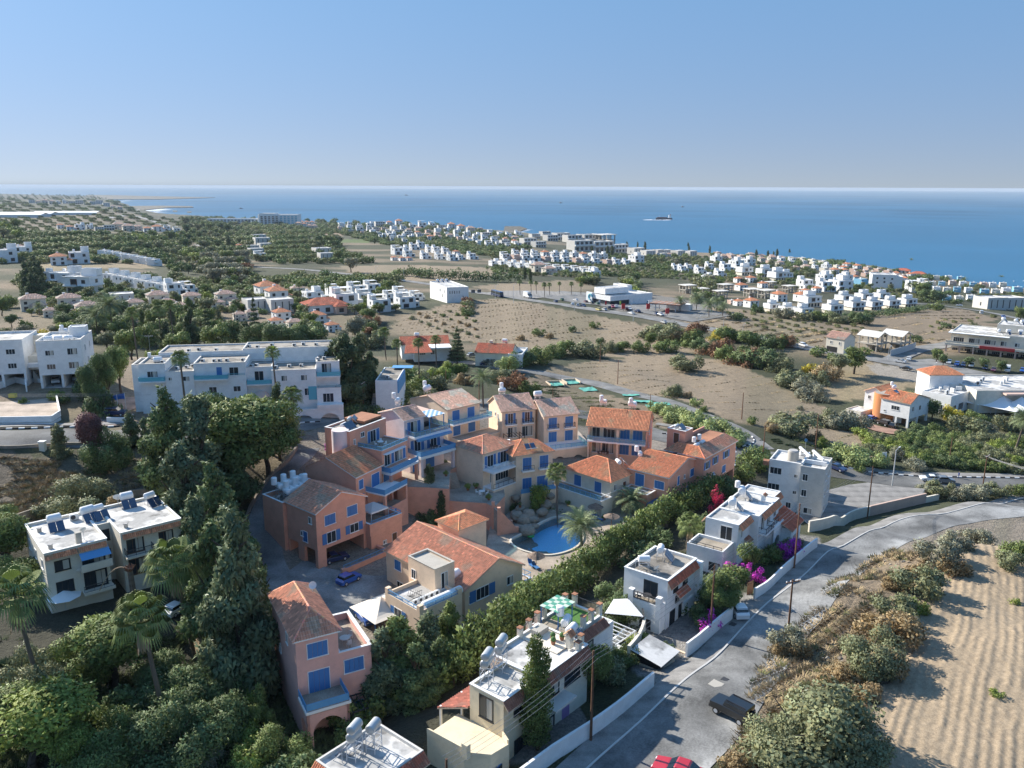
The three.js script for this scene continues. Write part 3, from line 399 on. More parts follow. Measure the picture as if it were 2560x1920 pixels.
// ---------------------------------------------------------------- things on roofs
const barrel=(r,l)=>{const p=[];for(let i=0;i<=6;i++){const a=i/6*Math.PI/2;p.push(new THREE.Vector2(Math.sin(a)*r+0.0001,-l/2-Math.cos(a)*r*0.35));}for(let i=6;i>=0;i--){const a=i/6*Math.PI/2;p.push(new THREE.Vector2(Math.sin(a)*r+0.0001,l/2+Math.cos(a)*r*0.35));}return new THREE.LatheGeometry(p,14);};
const GEO={barrel:barrel(0.46,1.35).rotateZ(Math.PI/2),big:barrel(0.62,1.5).rotateZ(Math.PI/2),upright:barrel(0.55,1.2)};
GEO.stand=(()=>{const b=new GB();for(const x of[-0.6,0.6])for(const z of[-0.4,0.4])b.bar([x,0,z],[x,1.0,z],0.025);for(const z of[-0.4,0.4])b.bar([-0.6,0.62,z],[0.6,0.62,z],0.025),b.bar([-0.6,1.0,z],[0.6,1.0,z],0.025);for(const x of[-0.6,0.6])b.bar([x,0.62,-0.4],[x,0.62,0.4],0.025),b.bar([x,1.0,-0.4],[x,1.0,0.4],0.025);return b.geo();})();
GEO.tall=(()=>{const b=new GB();for(const x of[-0.65,0.65])for(const z of[-0.45,0.45])b.bar([x,0,z],[x,2.0,z],0.03);for(const y of[0.5,1.25,2.0])for(const z of[-0.45,0.45])b.bar([-0.65,y,z],[0.65,y,z],0.025);for(const x of[-0.65,0.65])for(const y of[0.5,1.25,2])b.bar([x,y,-0.45],[x,y,0.45],0.025);b.bar([-0.65,0.5,0.45],[0.65,2,0.45],0.02);return b.geo();})();
GEO.rack=(()=>{const b=new GB();b.bar([-0.95,0,0.2],[-0.95,1.0,-0.75],0.03);b.bar([0.95,0,0.2],[0.95,1.0,-0.75],0.03);b.bar([-0.95,1.0,-0.75],[-0.95,0,-0.75],0.025);b.bar([0.95,1.0,-0.75],[0.95,0,-0.75],0.025);b.bar([-1,0.5,-0.25],[1,0.5,-0.25],0.025);return b.geo();})();
GEO.plate=new RoundedBoxGeometry(0.95,0.08,1.6,1,0.02);
GEO.fan=new THREE.CylinderGeometry(0.24,0.24,0.03,14).rotateX(Math.PI/2);
GEO.ac=new RoundedBoxGeometry(0.85,0.62,0.34,1,0.03);
GEO.dish=(()=>{const p=[];for(let i=0;i<=6;i++)p.push(new THREE.Vector2(0.45*i/6+0.001,0.14*(i/6)**2));const g=new THREE.LatheGeometry(p,16);return g;})();
// a solar water heater: barrel, stand, collector plates
function heater(H,x,y,d,turn,label,o={}){
const t=thing('water_heater',label,'water tank',H.world(x,y,d),H.turn+turn*rad,o.group),b=mesh('tank',o.big?GEO.big:GEO.barrel,o.mat??M.tank,t);
if(o.tall){mesh('stand',GEO.tall,M.steel,t);b.position.y=2.5;if(o.two){const c=mesh('upper_tank',GEO.barrel,o.mat??M.tank,t);c.position.set(0,3.3,-0.1);}}
else{b.position.y=o.low?0.5:1.5;if(!o.low)mesh('stand',GEO.stand,M.steel,t);if(o.two){const c=mesh('upper_tank',GEO.upright,o.mat??M.tank,t);c.position.set(0.15,o.low?1.5:2.4,-0.75);c.scale.setScalar(0.8);}}
if(o.plates!==0){mesh('rack',GEO.rack,M.steel,t).position.z=1.5;for(let i=0;i<(o.plates??2);i++){const p=mesh('collector_panel',GEO.plate,M.panel,t);p.position.set((i-((o.plates??2)-1)/2)*1.0,0.62,1.25);p.rotation.x=0.8;}}
if(o.scale)t.scale.setScalar(o.scale);return t;
}
function aircon(H,x,y,d,turn,label,group){const t=thing('air_conditioner',label,'air conditioner',H.world(x,y,d),H.turn+turn*rad,group);mesh('casing',GEO.ac,M.acunit,t).position.y=0.36;mesh('fan_grille',GEO.fan,M.iron,t).position.set(-0.12,0.36,0.18);ub('foot',M.steel,-0.28,0.025,0,0.05,0.05,0.3,t);ub('foot',M.steel,0.28,0.025,0,0.05,0.05,0.3,t);return t;}
function dish(H,x,y,d,turn,label){const t=thing('satellite_dish',label,'satellite dish',H.world(x,y,d),H.turn+turn*rad);mesh('reflector',GEO.dish,M.acunit,t).position.set(0,0.9,0.05);t.children[0].rotation.x=1.0;mesh('mast',new GB().bar([0,0,0],[0,0.95,0],0.03,5),M.steel,t);mesh('feed_arm',new GB().bar([0,0.7,0.1],[0,1.0,0.55],0.015,4),M.steel,t);return t;}
const ORD=['first','second','third','fourth','fifth','sixth','seventh','eighth','ninth','tenth','eleventh','twelfth','thirteenth','fourteenth','fifteenth','sixteenth','seventeenth','eighteenth','nineteenth','twentieth','twenty-first','twenty-second','twenty-third','twenty-fourth','twenty-fifth','twenty-sixth','twenty-seventh','twenty-eighth','twenty-ninth','thirtieth'];
// ================================================================ the terracotta complex round the pool
const plat=(name,pts,y,y0,mat,deck,label,cat)=>{const poly=pts.map(([a,b])=>{const p=P(a,b,y*S);return[p.x,p.z];}),t=thing(name,label,cat??'wall',[0,0,0]);mesh('wall',new GB().prism(poly,y0*S,y*S-0.03),mat,t);if(deck)mesh('paved_top',new GB().prism(poly,y*S-0.02,y*S),deck,t);return t;};
plat('retaining_wall',[[993,1216],[1060,1218],[1123,1222],[1126,1175],[1180,1145],[1260,1132],[1190,1062],[1010,1062],[930,1110],[965,1185]],67.2,59,M.pink,M.stonepave,'high pink retaining wall behind the two thin cypresses');
plat('retaining_wall',[[1100,1232],[1124,1252],[1216,1258],[1236,1268],[1262,1240],[1255,1180],[1150,1160],[1110,1190]],64.8,59,M.pink,M.stonepave,'lower pink retaining wall below the terrace with white chairs');
plat('terrace',[[1210,1140],[1300,1160],[1390,1150],[1460,1180],[1500,1140],[1440,1070],[1260,1090]],64,58,M.sand,M.stonepave,'sandy terrace under the narrow beige houses','terrace');
const Q={};
const pinkO={eave:M.trim};
{// --- pink house beside the cypresses
const h=Q.p1=new House('pink_house','tall pink house with a hipped tile roof and an arched porch beside dark cypresses','house',{N:[738,1604],A:[686,1487],B:[841,1573],y:74,base:64,...pinkO}),{W,D,top:T}=h;
h.box('wall',M.rose,0,W,0,D,-1.5,T+0.1);h.hip('old',0,W,0,D,T,2.1,{axis:'d'});
h.block(M.rose,W,W+3.7,0.05,D*0.74,-1.5,8.74,{par:0.8,deck:M.bigdeck,cap:M.trim});
h.win('F','c',[[W*0.5,9.1,2.2,1.7],[W+1.65,6.1,2.2,1.6]]);h.win('F','c',[[W*0.5,4.85,2.3,2.6]],{door:1});
h.win('L','g',[[4,9.2,0.8,1.2],[8,6,0.8,1.2]]);
h.slab(M.trim,-0.1,W+0.2,-3.3,0,4.85,0.3);h.box('wall',M.bigdeck,0.1,W,-3.2,0,4.4,4.9);h.holed(M.rose,'F',0,W,-1.5,4.6,0.35,[[W/2,3.4,5.2,1]],-3.2);h.holed(M.rose,'L',-3.2,0,-1.5,4.6,0.3,[[-1.6,2.0,4.6,1]],0);h.box('wall',M.rose,W-0.3,W,-3.2,0,-1.5,4.6);
h.rail([[0,0],[0,-3.2],[W,-3.2],[W,0]],4.9,{h:0.85,pane:M.bluelight});h.rail([[W+3.6,0.2],[W+3.6,D*0.7]],8.7,{h:0.5,mat:M.trim});
// pergola frame on the garden side
for(const[x,d]of[[W+0.4,-3],[W+3.6,-3]])ub('pergola_post',M.iron,x,1.5,-d,0.14,3.2,0.14,h.g);for(const d of[-3,0])ub('pergola_beam',M.iron,W+2,3.1,-d,3.8,0.14,0.1,h.g);for(let i=0;i<6;i++)ub('pergola_slat',M.iron,W+0.4+i*0.64,3.2,1.5,0.07,0.08,3.2,h.g);
h.win('F','c',[[W+1.4,0,2.2,2.3]],{door:1});
heater(h,W*0.45,T+0.5,D*0.62,90,'white barrel water tank on the ridge of the house beside dark cypresses',{plates:2,low:1});
dish(h,W*0.9,T+0.9,D*0.72,0,'small satellite dish beside the tank on the house with the arched porch');
}
{// --- pink gabled house over carports
const h=Q.p2=new House('pink_house','pink gabled house above open carports beside the shaded ramp','house',{N:[789,1284],A:[721,1250],B:[907,1239],y:70.6,base:62,...pinkO}),{W,D,top:T}=h;
h.box('wall',M.pink,0,W,0,D,3.3,T);h.gable('old',0,W,0,D,T,2.2,'d',{mat:M.pink});
h.box('wall',M.pink,0,W,D-0.4,D,-2,3.3).box('wall',M.pink,0,1.7,0,0.7,-2,3.3).box('wall',M.pink,W-0.6,W,0,D,-2,3.3).box('wall',M.pink,0,0.6,D*0.45,D*0.65,-2,3.3).box('floor',M.grey,0.3,W-0.3,0.3,D-0.4,-0.4,0.02);
h.win('F','c',[[W*0.27,T-2.7,2.1,1.7],[W*0.72,T-2.5,2.1,1.7]]);h.win('F','o',[[W*0.28,T-5.9,1.7,1.9],[W*0.75,T-5.6,1.7,1.5]]);h.win('L','g',[[1.6,T-2.2,0.8,1.1],[4,T-5,0.7,0.8]]);h.win('L','c',[[3.2,T-5.8,1.2,1.8]]);
// raised terrace with parapet to the right
h.block(M.pink,W+0.02,W+7,-1.2,5.2,-2,5.0,{par:0.9,deck:M.bigdeck,cap:M.trim,t:0.3});h.rail([[W+0.2,-1.05],[W+6.9,-1.05],[W+6.9,5]],5,{h:0.5});
h.box('wall',M.pink,W*0.98,W+3.2,-1.25,-1.2,3,5.1);h.win('F','d',[[W+5.2,-0.3,1,2.2]],{at:-1.2,mat:M.brown});h.win('F','g',[[W+3,0.6,0.7,0.6]],{at:-1.2});
for(const[x0,x1,d0,d1,y]of[[W+0.1,W+4,3.2,8.5,7.3]]){h.block(M.pink,x0,x1,d0+2,d1,5,y,{par:0.2,deck:M.bigdeck,cap:M.trim});h.rail([[x0,d0+2],[x1,d0+2],[x1,d1]],y,{h:0.6});}
// parapet wall of the ramp down to the lower garage
h.box('wall',M.pink,1.6,W+1,-4.6,-4.3,-2.2,1.0);h.box('wall',M.pink,1.2,2.0,-4.7,-4.2,-2.5,1.2);h.box('wall',M.pink,W+1,W+1.4,-4.6,-1.2,-2.2,1.0);h.rail([[1.6,-4.45],[W+1.2,-4.45]],1.0,{h:0.7,bars:1});h.box('floor',M.grey,1.6,W+1.2,-4.3,0.3,-0.5,0.0);h.box('roof',M.dark,2.5,W+0.8,-4.62,-4.6,-2.2,-0.3);
h.b('wall',M.pink).quad([1.4,-2.4,4.6],[1.4,0.6,4.6],[-1.6,-1.9,7.4],[-1.6,-2.4,7.4]).box(-1.7,1.5,-2.6,-2.2,4.5,7.5);
// flat annexe behind with parapet for the tanks
const bx0=-0.6,bx1=W*0.86;h.block(M.pink,bx0,bx1,D+0.02,D+6,-3,T-0.2,{par:0.8,deck:M.dirtydeck,cap:M.trim});
let k=0;for(let r=0;r<2;r++)for(let i=0;i<6;i++)heater(h,bx0+2.2+i*1.02,T-0.9+(r?0.35:0),D+1.9+r*2.1+i*0.12,78,`white water tank, ${ORD[i]} from the ramp in the ${r ? 'rear' : 'front'} row behind the pink gable`,{plates:0,two:(i+r)%2,scale:1.15,group:'tanks massed behind the pink gable'});
dish(h,bx0+0.9,T-0.9,D+2.2,200,'satellite dish at the end of the massed white tanks');
}
{// --- tiled and bare roof
const h=Q.p3=new House('pink_house','pink house with one tiled and one bare orange roof slope','house',{N:[889,1193],A:[732,1174],B:[926,1144],y:72,base:61.5,yaw:62,W:7.4,D:11.5,...pinkO}),{W,D,top:T}=h;
h.box('wall',M.pink,0,W,0,D,-2,T);h.b('wall',M.pink).tri([0,T,0],[0,T+2.6,-D*0.55],[0,T,-D]).tri([W,T,0],[W,T,-D],[W,T+2.6,-D*0.55]);
h.gable('orange',0,W,0,D,T,2.6,'x',{sides:1,at:0.55});h.b('bare_roof_slope',M.orangedeck).quad([W+0.3,T+2.7,-D*0.55],[-0.3,T+2.7,-D*0.55],[-0.3,T-0.1,-D-0.4],[W+0.3,T-0.1,-D-0.4]);
h.win('F','c',[[1.4,T-2.6,1.2,1.7]]);h.win('F','c',[[5.5,T-3.4,2.2,2.4]],{door:1});
// loggia in front
h.slab(M.trim,2.6,W+2,-4.2,0,T-3.5);h.rail([[2.6,0],[2.6,-4.2],[W+2,-4.2]],T-3.5,{pane:M.bluelight});for(const x of[2.8,W+1.7])h.box('wall',M.pink,x,x+0.5,-4.1,-3.6,-2,T-3.6);h.box('wall',M.pink,2.6,W+2,-0.4,0,-2,T-3.6);h.box('wall',M.pink,2.6,W+2,-4.2,-4,T-7.3,T-6.3).box('terrace_floor',M.bigdeck,2.6,W+2,-4,0,T-7.4,T-7.1);
h.win('F','o',[[4.6,T-8.6,1.2,1.6]],{at:-4.2});h.box('wall',M.pink,3,W+2,-4.2,-4.02,-2,T-7.3);
}
{// --- house with round stair tower
const h=Q.p4=new House('pink_house','pink terraced house with a round stair tower by the road','house',{N:[954,1128],A:[883,1117],B:[1006,1098],y:73.9,base:67.3,yaw:60,W:7.8,D:7.4,...pinkO}),{W,D,top:T}=h;
h.block(M.pink,0,W,0,D,3.6,T,{par:0.25,deck:M.bigdeck,cap:M.trim});h.rail([[0,D*0.9],[0,0],[W,0]],T,{h:0.75,pane:M.bluepane});
h.box('wall',M.pink,0,W,1.6,D,-3,3.6);h.win('F','g',[[1.5,T-3.2,1.5,2.4],[4.8,T-3.2,2,2.4]],{door:1});h.win('F','c',[[3.1,T-3.2,0.8,2.4],[6.6,T-3.2,0.8,2.4]]);h.win('F','c',[[3.4,0,2.4,2.4]],{door:1,at:1.6});
h.box('awning',M.whitefabric,0.3,W*0.8,-0.9,0,T-0.75,T-0.68);
h.slab(M.trim,-0.3,W+0.6,-2.2,0,3.7,0.4);h.rail([[-0.2,0],[-0.2,-2.1],[W+0.5,-2.1]],3.7,{pane:M.bluelight});for(const x of[0.1,W])h.box('wall',M.pink,x,x+0.5,-2,-1.5,-3,3.3);
const ub0=D-1.8,U=T+3.4;h.block(M.pink,-2.2,W+0.6,ub0,ub0+6,0,U,{par:0.3,deck:M.dirtydeck,cap:M.trim});h.box('wall',M.orangedeck,3.2,W+0.6,ub0+1,ub0+6,U,U+0.5);
h.win('F','g',[[4.4,T-0.25,1.5,2.3]],{at:ub0,door:1});h.win('F','c',[[3.2,T-0.25,0.7,2.3],[5.8,T-0.25,0.9,2.3]],{at:ub0});h.win('F','g',[[1.4,T+1.5,0.9,0.9],[-0.9,T+0.6,0.5,1]],{at:ub0});
const cyl=new THREE.CylinderGeometry(1.6,1.6,U+2.1,24,1);cyl.translate(-2.2,(U+2.1)/2-2,-ub0-2.2);mesh('round_tower',cyl,M.lilac,h.g);
heater(h,0.2,U-0.3,ub0+3.4,10,'white water tank on the flat roof beside the round stair tower',{plates:3,low:1});heater(h,3.2,U-0.1,ub0+4.6,30,'second water tank beside the round stair tower, nearer the orange roof',{plates:2,low:1,mat:M.tankgrey});
}
{// --- lilac house with checked pergola
const h=Q.p5=new House('lilac_house','pale lilac house with a blue and white checked pergola','house',{N:[1052,1143],A:[1021,1130],B:[1132,1121],y:70.8,base:67.3,W:8.6,D:5,yaw:45,...pinkO}),{W,D,top:T}=h;
h.slab(M.trim,-0.2,W+0.2,-0.3,D,T,0.5);h.rail([[-0.1,D],[-0.1,-0.2],[W+0.1,-0.2],[W+0.1,D]],T,{pane:M.bluelight});for(const[x,d]of[[0,0],[W-0.5,0]])h.box('wall',M.lilac,x,x+0.6,d,d+0.6,-2,T-0.5);
h.box('wall',M.lilac,0,W,3.4,10,-2,T+3.6);h.win('F','g',[[1.9,T,1.5,2.4],[6,T,1.5,2.4]],{at:3.4,door:1});h.win('F','c',[[0.6,T,0.8,2.4],[3.2,T,0.8,2.4],[4.7,T,0.8,2.4],[7.3,T,0.8,2.4]],{at:3.4});h.win('F','d',[[5,-0.05,2.2,2.4],[1,-0.05,0.9,2.2]],{at:3.4,mat:M.blue});
const y2=T+3.7;h.slab(M.trim,-0.4,W+0.2,1.2,10,y2,0.4);h.rail([[-0.3,6],[-0.3,1.3],[W,1.3],[W,8]],y2,{pane:M.bluepane});h.box('awning',M.bluelight,0,W,0.6,1.3,y2-0.85,y2-0.4);
h.box('terrace_floor',M.bigdeck,0,W,1.6,9.6,y2-0.02,y2+0.02);
const x1=W*0.5;h.box('wall',M.lilac,-0.6,x1,4.2,12,y2-3,y2+2.9);h.gable('pale',-0.6,x1,4.2,12,y2+2.9,1.5,'x',{mat:M.lilac,at:0.4});h.win('F','g',[[1.7,y2,1.5,2.3]],{at:4.2,door:1});h.win('F','c',[[0.5,y2,0.8,2.3],[3,y2,0.8,2.3]],{at:4.2});h.box('wall',M.peach,x1,W+0.4,7.5,12,y2,y2+2.6);
for(const[x,d]of[[x1+0.6,3.2],[W,3.2],[W,7]])ub('pergola_post',M.bluelight,x,y2+1.35,-d,0.15,2.7,0.15,h.g);
for(let i=0;i<7;i++)for(let j=0;j<7;j++)ub('pergola_panel',(i+j)%2?M.bluelight:M.trim,x1+0.3+(i+0.5)*0.62,y2+2.75,-3-(j+0.5)*0.62,0.6,0.05,0.6,h.g);
heater(h,1.6,y2+4.2,9,40,'white stacked water tanks above the lilac house with the checked pergola',{two:1,plates:0});
ub('sofa',M.dark,x1+1.6,y2+0.35,-6.2,2.6,0.7,0.9,h.g);
}
{// --- tall beige house
const h=Q.p6=new House('beige_house','tall beige house with a pale tiled roof and long white balcony','house',{N:[1119,1025],A:[1035,994],B:[1191,1005],y:74.6,base:67.5,yaw:43,W:9}),{W,D,top:T}=h;
h.box('wall',M.beige,0,W,0,D,-2,T);h.gable('pale',0,W,0,D*0.95,T,1.9,'x',{mat:M.beige,at:0.52});
h.win('F','c',[[W*0.25,T-2.9,2,2.4],[W*0.72,T-2.9,2,2.4]],{door:1});h.win('F','c',[[W*0.27,T-6.1,2,2.3],[W*0.74,T-6.1,2,2.3]],{door:1});
h.slab(M.trim,0,W+2.2,-1.9,0,T-3,0.3);h.rail([[0.1,0],[0.1,-1.8],[W+2.1,-1.8],[W+2.1,0]],T-3,{pane:M.bluepane});
h.block(M.beige,0.5,W+3,-4.4,0,-3,T-6.2,{par:0.1,deck:M.stonepave});heater(h,2.2,T+1.2,D*0.75,15,'big white double water tank above the tall beige house with the long balcony',{two:1,plates:0,big:1});
}
{// --- hip-roofed house with stacked terraces
const h=Q.p7=new House('beige_house','beige hip-roofed house with two stacked terraces beside stone steps','house',{N:[1207,1136],A:[1153,1112],B:[1279,1107],y:71,base:61.5,yaw:46}),{W,D,top:T}=h;
h.box('wall',M.beige,0,W,0,D+1,-2,T);h.hip('old',0,W,0,D+1,T,1.9);h.win('F','g',[[2,T-3,1.6,2.4],[5.6,T-3,1.6,2.4]],{door:1});h.win('F','c',[[0.8,T-3,0.7,2.4],[3.2,T-3,0.7,2.4],[4.4,T-3,0.7,2.4],[6.8,T-3,0.7,2.4]]);
h.slab(M.trim,0,W+0.6,-3,0,T-3.1,0.3);h.rail([[0.1,0],[0.1,-2.9],[W+0.5,-2.9],[W+0.5,0]],T-3.1,{mat:M.trim,bars:1});for(const x of[0,W])h.box('wall',M.beige,x,x+0.6,-2.9,-2.3,-2,T-3.4);h.box('wall',M.beige,0,W+0.6,-3,-0.1,-2,T-6.7);h.slab(M.trim,-0.05,W+0.65,-3.05,0,T-6.5,0.2);h.win('F','g',[[4.5,T-6.4,5,2.3]],{door:1});
h.rail([[0.1,-2.9],[W+0.5,-2.9]],T-6.5,{mat:M.iron});ub('table',M.trim,2.4,T-2.35,1.6,1.6,0.08,0.9,h.g);for(const x of[1.8,3])ub('table_leg',M.trim,x,T-2.72,1.6,0.08,0.7,0.6,h.g);for(const x of[4.2,5.2])ub('chair',M.trim,x,T-2.7,1.5,0.6,0.75,0.6,h.g);
}
{// --- two narrow beige houses
const h=Q.p8=new House('beige_house','narrow beige house with a pergola and two small upper balconies','house',{N:[1255,1030],B:[1339,1022],y:73.5,base:67,D:9}),{W,D,top:T}=h;
h.box('wall',M.beige,0,W,0,D,-2,T);h.gable('pale',0,W,0,D,T,2.3,'x',{mat:M.beige,at:0.55});h.win('F','o',[[W*0.25,T-2.8,1.1,2.3],[W*0.75,T-2.8,1.1,2.3]],{door:1});h.win('F','g',[[W*0.3,T-6,2,2.3],[W*0.75,T-6,2.4,2.3]],{door:1});
for(const k of[0.25,0.75]){h.slab(M.trim,W*k-1.3,W*k+1.3,-0.8,0,T-2.85,0.3);h.rail([[W*k-1.2,0],[W*k-1.2,-0.75],[W*k+1.2,-0.75],[W*k+1.2,0]],T-2.85,{mat:M.iron,bars:1});}
h.win('L','g',[[2.5,T-2,0.6,0.9],[4.2,T-2,0.6,0.9]]);
for(const x of[0.3,4])for(const d of[-3.4,-0.3])ub('pergola_post',M.wood,x,1.3,-d,0.13,2.6,0.13,h.g);for(let i=0;i<6;i++)ub('pergola_slat',M.wood,0.3+i*0.74,2.6,1.8,0.08,0.1,3.5,h.g);h.rail([[0,-3.6],[W,-3.6]],0,{mat:M.turq});
heater(h,2,T+2.0,D*0.62,0,'white water tank behind the pale ridge of the narrow house with pergola',{two:1,plates:0});
const k=Q.p9=new House('beige_house','narrow beige house above a terrace with two dark arches','house',{N:[1360,1041],B:[1445,1033],y:72.8,base:63.6,D:9}),w=k.W,t=k.top;
k.box('wall',M.beige,0,w,0,9,-2,t);k.gable('pale',0,w,0,9,t,2.3,'x',{mat:M.beige,at:0.55});k.win('F','c',[[w*0.26,t-2.8,1.9,2.3],[w*0.74,t-2.8,1.9,2.3]],{door:1});k.win('F','c',[[w*0.26,t-6,1.9,2.3],[w*0.74,t-6,1.9,2.3]],{door:1});
for(const q of[0.26,0.74]){k.slab(M.trim,w*q-1.3,w*q+1.3,-0.8,0,t-2.85,0.3);k.rail([[w*q-1.2,0],[w*q-1.2,-0.75],[w*q+1.2,-0.75],[w*q+1.2,0]],t-2.85,{mat:M.iron,bars:1});}
k.slab(M.trim,-0.4,w+0.4,-4.6,0,t-6.1,0.35);k.holed(M.beige,'F',-0.4,w+0.4,-2,t-6.3,0.4,[[w*0.24,2.6,4.6,1],[w*0.78,2.6,4.6,1]],-4.5);k.rail([[-0.3,-4.5],[w+0.3,-4.5],[w+0.3,0]],t-6.1,{pane:M.bluepane});
heater(k,1,t+2.0,6.4,0,'white water tank at the ridge of the house above the two arches',{big:1,plates:0});
}
{// --- wide house with bent roof
const h=Q.p10=new House('orange_roofed_house','wide house with bent orange tile roof and a full-width balcony','house',{N:[1615,1076],A:[1472,1069],B:[1654,1039],y:72.1,base:66,yaw:74,D:12.3,W:9.5}),{W,D,top:T}=h;// its long face is the one along d
h.box('wall',M.beige,1.8,W,0,D,-3,T);h.box('wall',M.pink,0,W,-0.3,0,-3,T);h.box('wall',M.beige,0.2,1.8,D-0.3,D,-3,T);h.gable('orange',0.2,W,-0.2,D,T,2.6,'d',{mat:M.pink,over:0.4});
h.b('wall',M.pink).tri([0,T,0.3],[W,T,0.3],[W/2,T+2.6,0.3]);
h.slab(M.trim,-0.4,1.9,0,D,T-3.1,0.35);h.rail([[-0.3,0],[-0.3,D]],T-3.1,{pane:M.bluepane});h.box('wall',M.beige,0,1.8,D*0.46,D*0.5,-3,T);
h.win('L','c',[[1.9,T-3,2,2.4],[4.6,T-3,2,2.4],[2.0,T-6.3,2.1,2.5],[4.7,T-6.3,2.1,2.5]],{at:1.8,door:1});h.win('L','g',[[8,T-3,2.4,2.4],[10.8,T-3,1.6,2.4],[8.2,T-6.3,2.4,2.4],[10.7,T-6.3,1.8,2.4]],{at:1.8,door:1});
h.win('F','g',[[4,T-2,0.6,0.9],[6.4,T-1.2,0.6,1.4],[3.6,T-4.6,0.6,0.8]],{at:-0.3});
h.tiles('orange',[0.0,T-0.3,-0.4-4],[0.0,T-0.3,-0.4-8],[W*0.5,T+2.82,-4.8],[W*0.5,T+2.82,-7.6]);
heater(h,W*0.8,T+2.0,4,80,'white tanks behind the middle of the bent orange roof',{two:1,plates:0,big:1});heater(h,W*0.85,T+2.0,10.5,80,'white tank behind the far end of the bent orange roof',{two:1,plates:0});
}
{// --- small hipped house
const h=Q.p11=new House('beige_house','small beige house with dark hipped roof between terraces','house',{N:[1290,1141],B:[1383,1129],y:70,base:63,D:7.5,yaw:24}),{W,D,top:T}=h;
h.box('wall',M.beige,0,W,0,D,-2,T);h.hip('orange',-0.6,W,0,D,T,2.0);h.win('F','c',[[W*0.3,T-3,1.9,2.4],[W*0.76,T-3,1.9,2.4]],{door:1});for(const q of[0.3,0.76]){h.slab(M.trim,W*q-1.3,W*q+1.3,-0.9,0,T-3,0.35);h.rail([[W*q-1.2,-0.85],[W*q+1.2,-0.85]],T-3,{mat:M.iron,bars:1});}
h.win('F','c',[[W*0.3,0.8,2,2.4],[W*0.72,0.8,2.4,2.4]],{door:1});h.rail([[0,-2.5],[W,-2.5]],1,{pane:M.bluelight});h.box('wall',M.beige,0,W,-2.6,-2.45,-2,1);
const t=thing('solar_panel','twin solar panel on the orange hip between the terraces','solar panel',h.world(W*0.45,T+1.3,1.2),h.turn);for(const x of[-0.6,0.6]){const p=mesh('collector_panel',GEO.plate,M.panel,t);p.position.x=x;p.rotation.x=0.55;}mesh('frame',new GB().bar([-1.2,-0.3,0.7],[1.2,-0.3,0.7],0.05).bar([-1.2,0.35,-0.6],[1.2,0.35,-0.6],0.05),M.steel,t);
const f=thing('fabric_shade','white fabric shade over the terrace behind the small hipped house','shade sail',h.world(-0.6,T+1.4,5));mesh('canopy',new GB().quad([-1.4,0,1],[1.4,0.2,1],[1.4,0.5,-1],[-1.4,0.3,-1]),M.whitefabric,f);mesh('pole',new GB().bar([-1.3,-2,0.9],[-1.3,0,0.9],0.04).bar([1.3,-2,0.9],[1.3,0.2,0.9],0.04),M.steel,f);
}
{// --- hip-roofed house by the pool
const h=Q.p12=new House('hip_roofed_house','sandy house with a wide hipped roof beside the swimming pool','house',{N:[1527,1207],A:[1418,1169],B:[1577,1180],y:66.3,base:61,yaw:46}),{W,D,top:T}=h;
h.box('wall',M.cream,0.4,W,0.4,D,-2,T);h.hip('orange',0,W+1.6,0,D,T,2.6,{axis:'d'});h.b('bare_roof_slope',M.orangedeck);
h.win('L','c',[[3.4,T-3.2,1.7,2.4],[8.6,T-3.2,1.8,2.5]],{at:0.4,door:1});h.win('F','g',[[2,T-2.2,0.7,1.2]],{at:0.4});h.win('F','d',[[5,T-3.2,0.9,2]],{at:0.4,mat:M.brown});
h.block(M.cream,-3,0.4,-0.2,D+2,-2,T-3,{par:0.15,deck:M.stonepave,cap:M.trim});h.rail([[-2.9,0],[-2.9,D]],T-3,{pane:M.bluepane});h.rail([[-2.9,0],[0.4,-0.1],[W,-0.1]],T-3,{mat:M.trim});
heater(h,W*0.8,T+1.6,3,60,'white water tank on the hipped roof nearest the pool',{low:1,plates:1});
}
{// --- pink gabled house by the hedge
const h=Q.p13=new House('pink_house','pink gabled house with a slatted blue pergola by the hedge','house',{N:[1671,1195],A:[1579,1169],B:[1743,1149],y:67.3,base:61,yaw:51,...pinkO}),{W,D,top:T}=h;
h.box('wall',M.pink,0,W,0,D,-2,T);h.gable('orange',0,W,0,D,T,2.0,'d',{mat:M.pink,at:0.55});
h.win('L','c',[[1.9,T-2.7,2.1,1.6]]);h.win('L','c',[[6.3,T-3.2,2,2.6]],{door:1});h.win('F','c',[[4.2,T-2.6,0.8,1.8],[10,T-2.4,1.6,1.6],[9,T-5.6,2.2,1.6]]);h.win('F','g',[[6.8,T-2,0.5,0.8]]);
h.block(M.pink,-3.4,0,2.6,8.2,T-3.9,T-3.2,{par:0.2,deck:M.bigdeck,cap:M.trim});h.holed(M.pink,'L',2.6,8.2,-2,T-3.8,0.3,[[5.4,2.4,4.8,1]],-3.4);h.box('wall',M.pink,-3.4,0,7.9,8.2,-2,T-3.8).box('wall',M.pink,-3.4,0,2.6,2.9,-2,T-3.8);h.rail([[-3.3,2.6],[-3.3,8.1]],T-3.2,{mat:M.trim,h:0.7});
for(const[x,d]of[[-3.6,-0.2],[-3.6,2.4],[-0.2,-0.2]])ub('pergola_post',M.blue,x,1.2,-d,0.16,2.6,0.16,h.g);for(let i=0;i<9;i++)ub('pergola_slat',M.blue,-1.9,2.6,0.2-i*0.3,3.8,0.12,0.1,h.g);
heater(h,8.2,T+1.0,3.4,130,'white tank on the tiles of the gabled house by the hedge',{low:1,plates:2});heater(h,5,T+1.2,D+0.6,30,'white tank behind the ridge of the gabled house by the hedge',{two:1,low:1,plates:0});
}
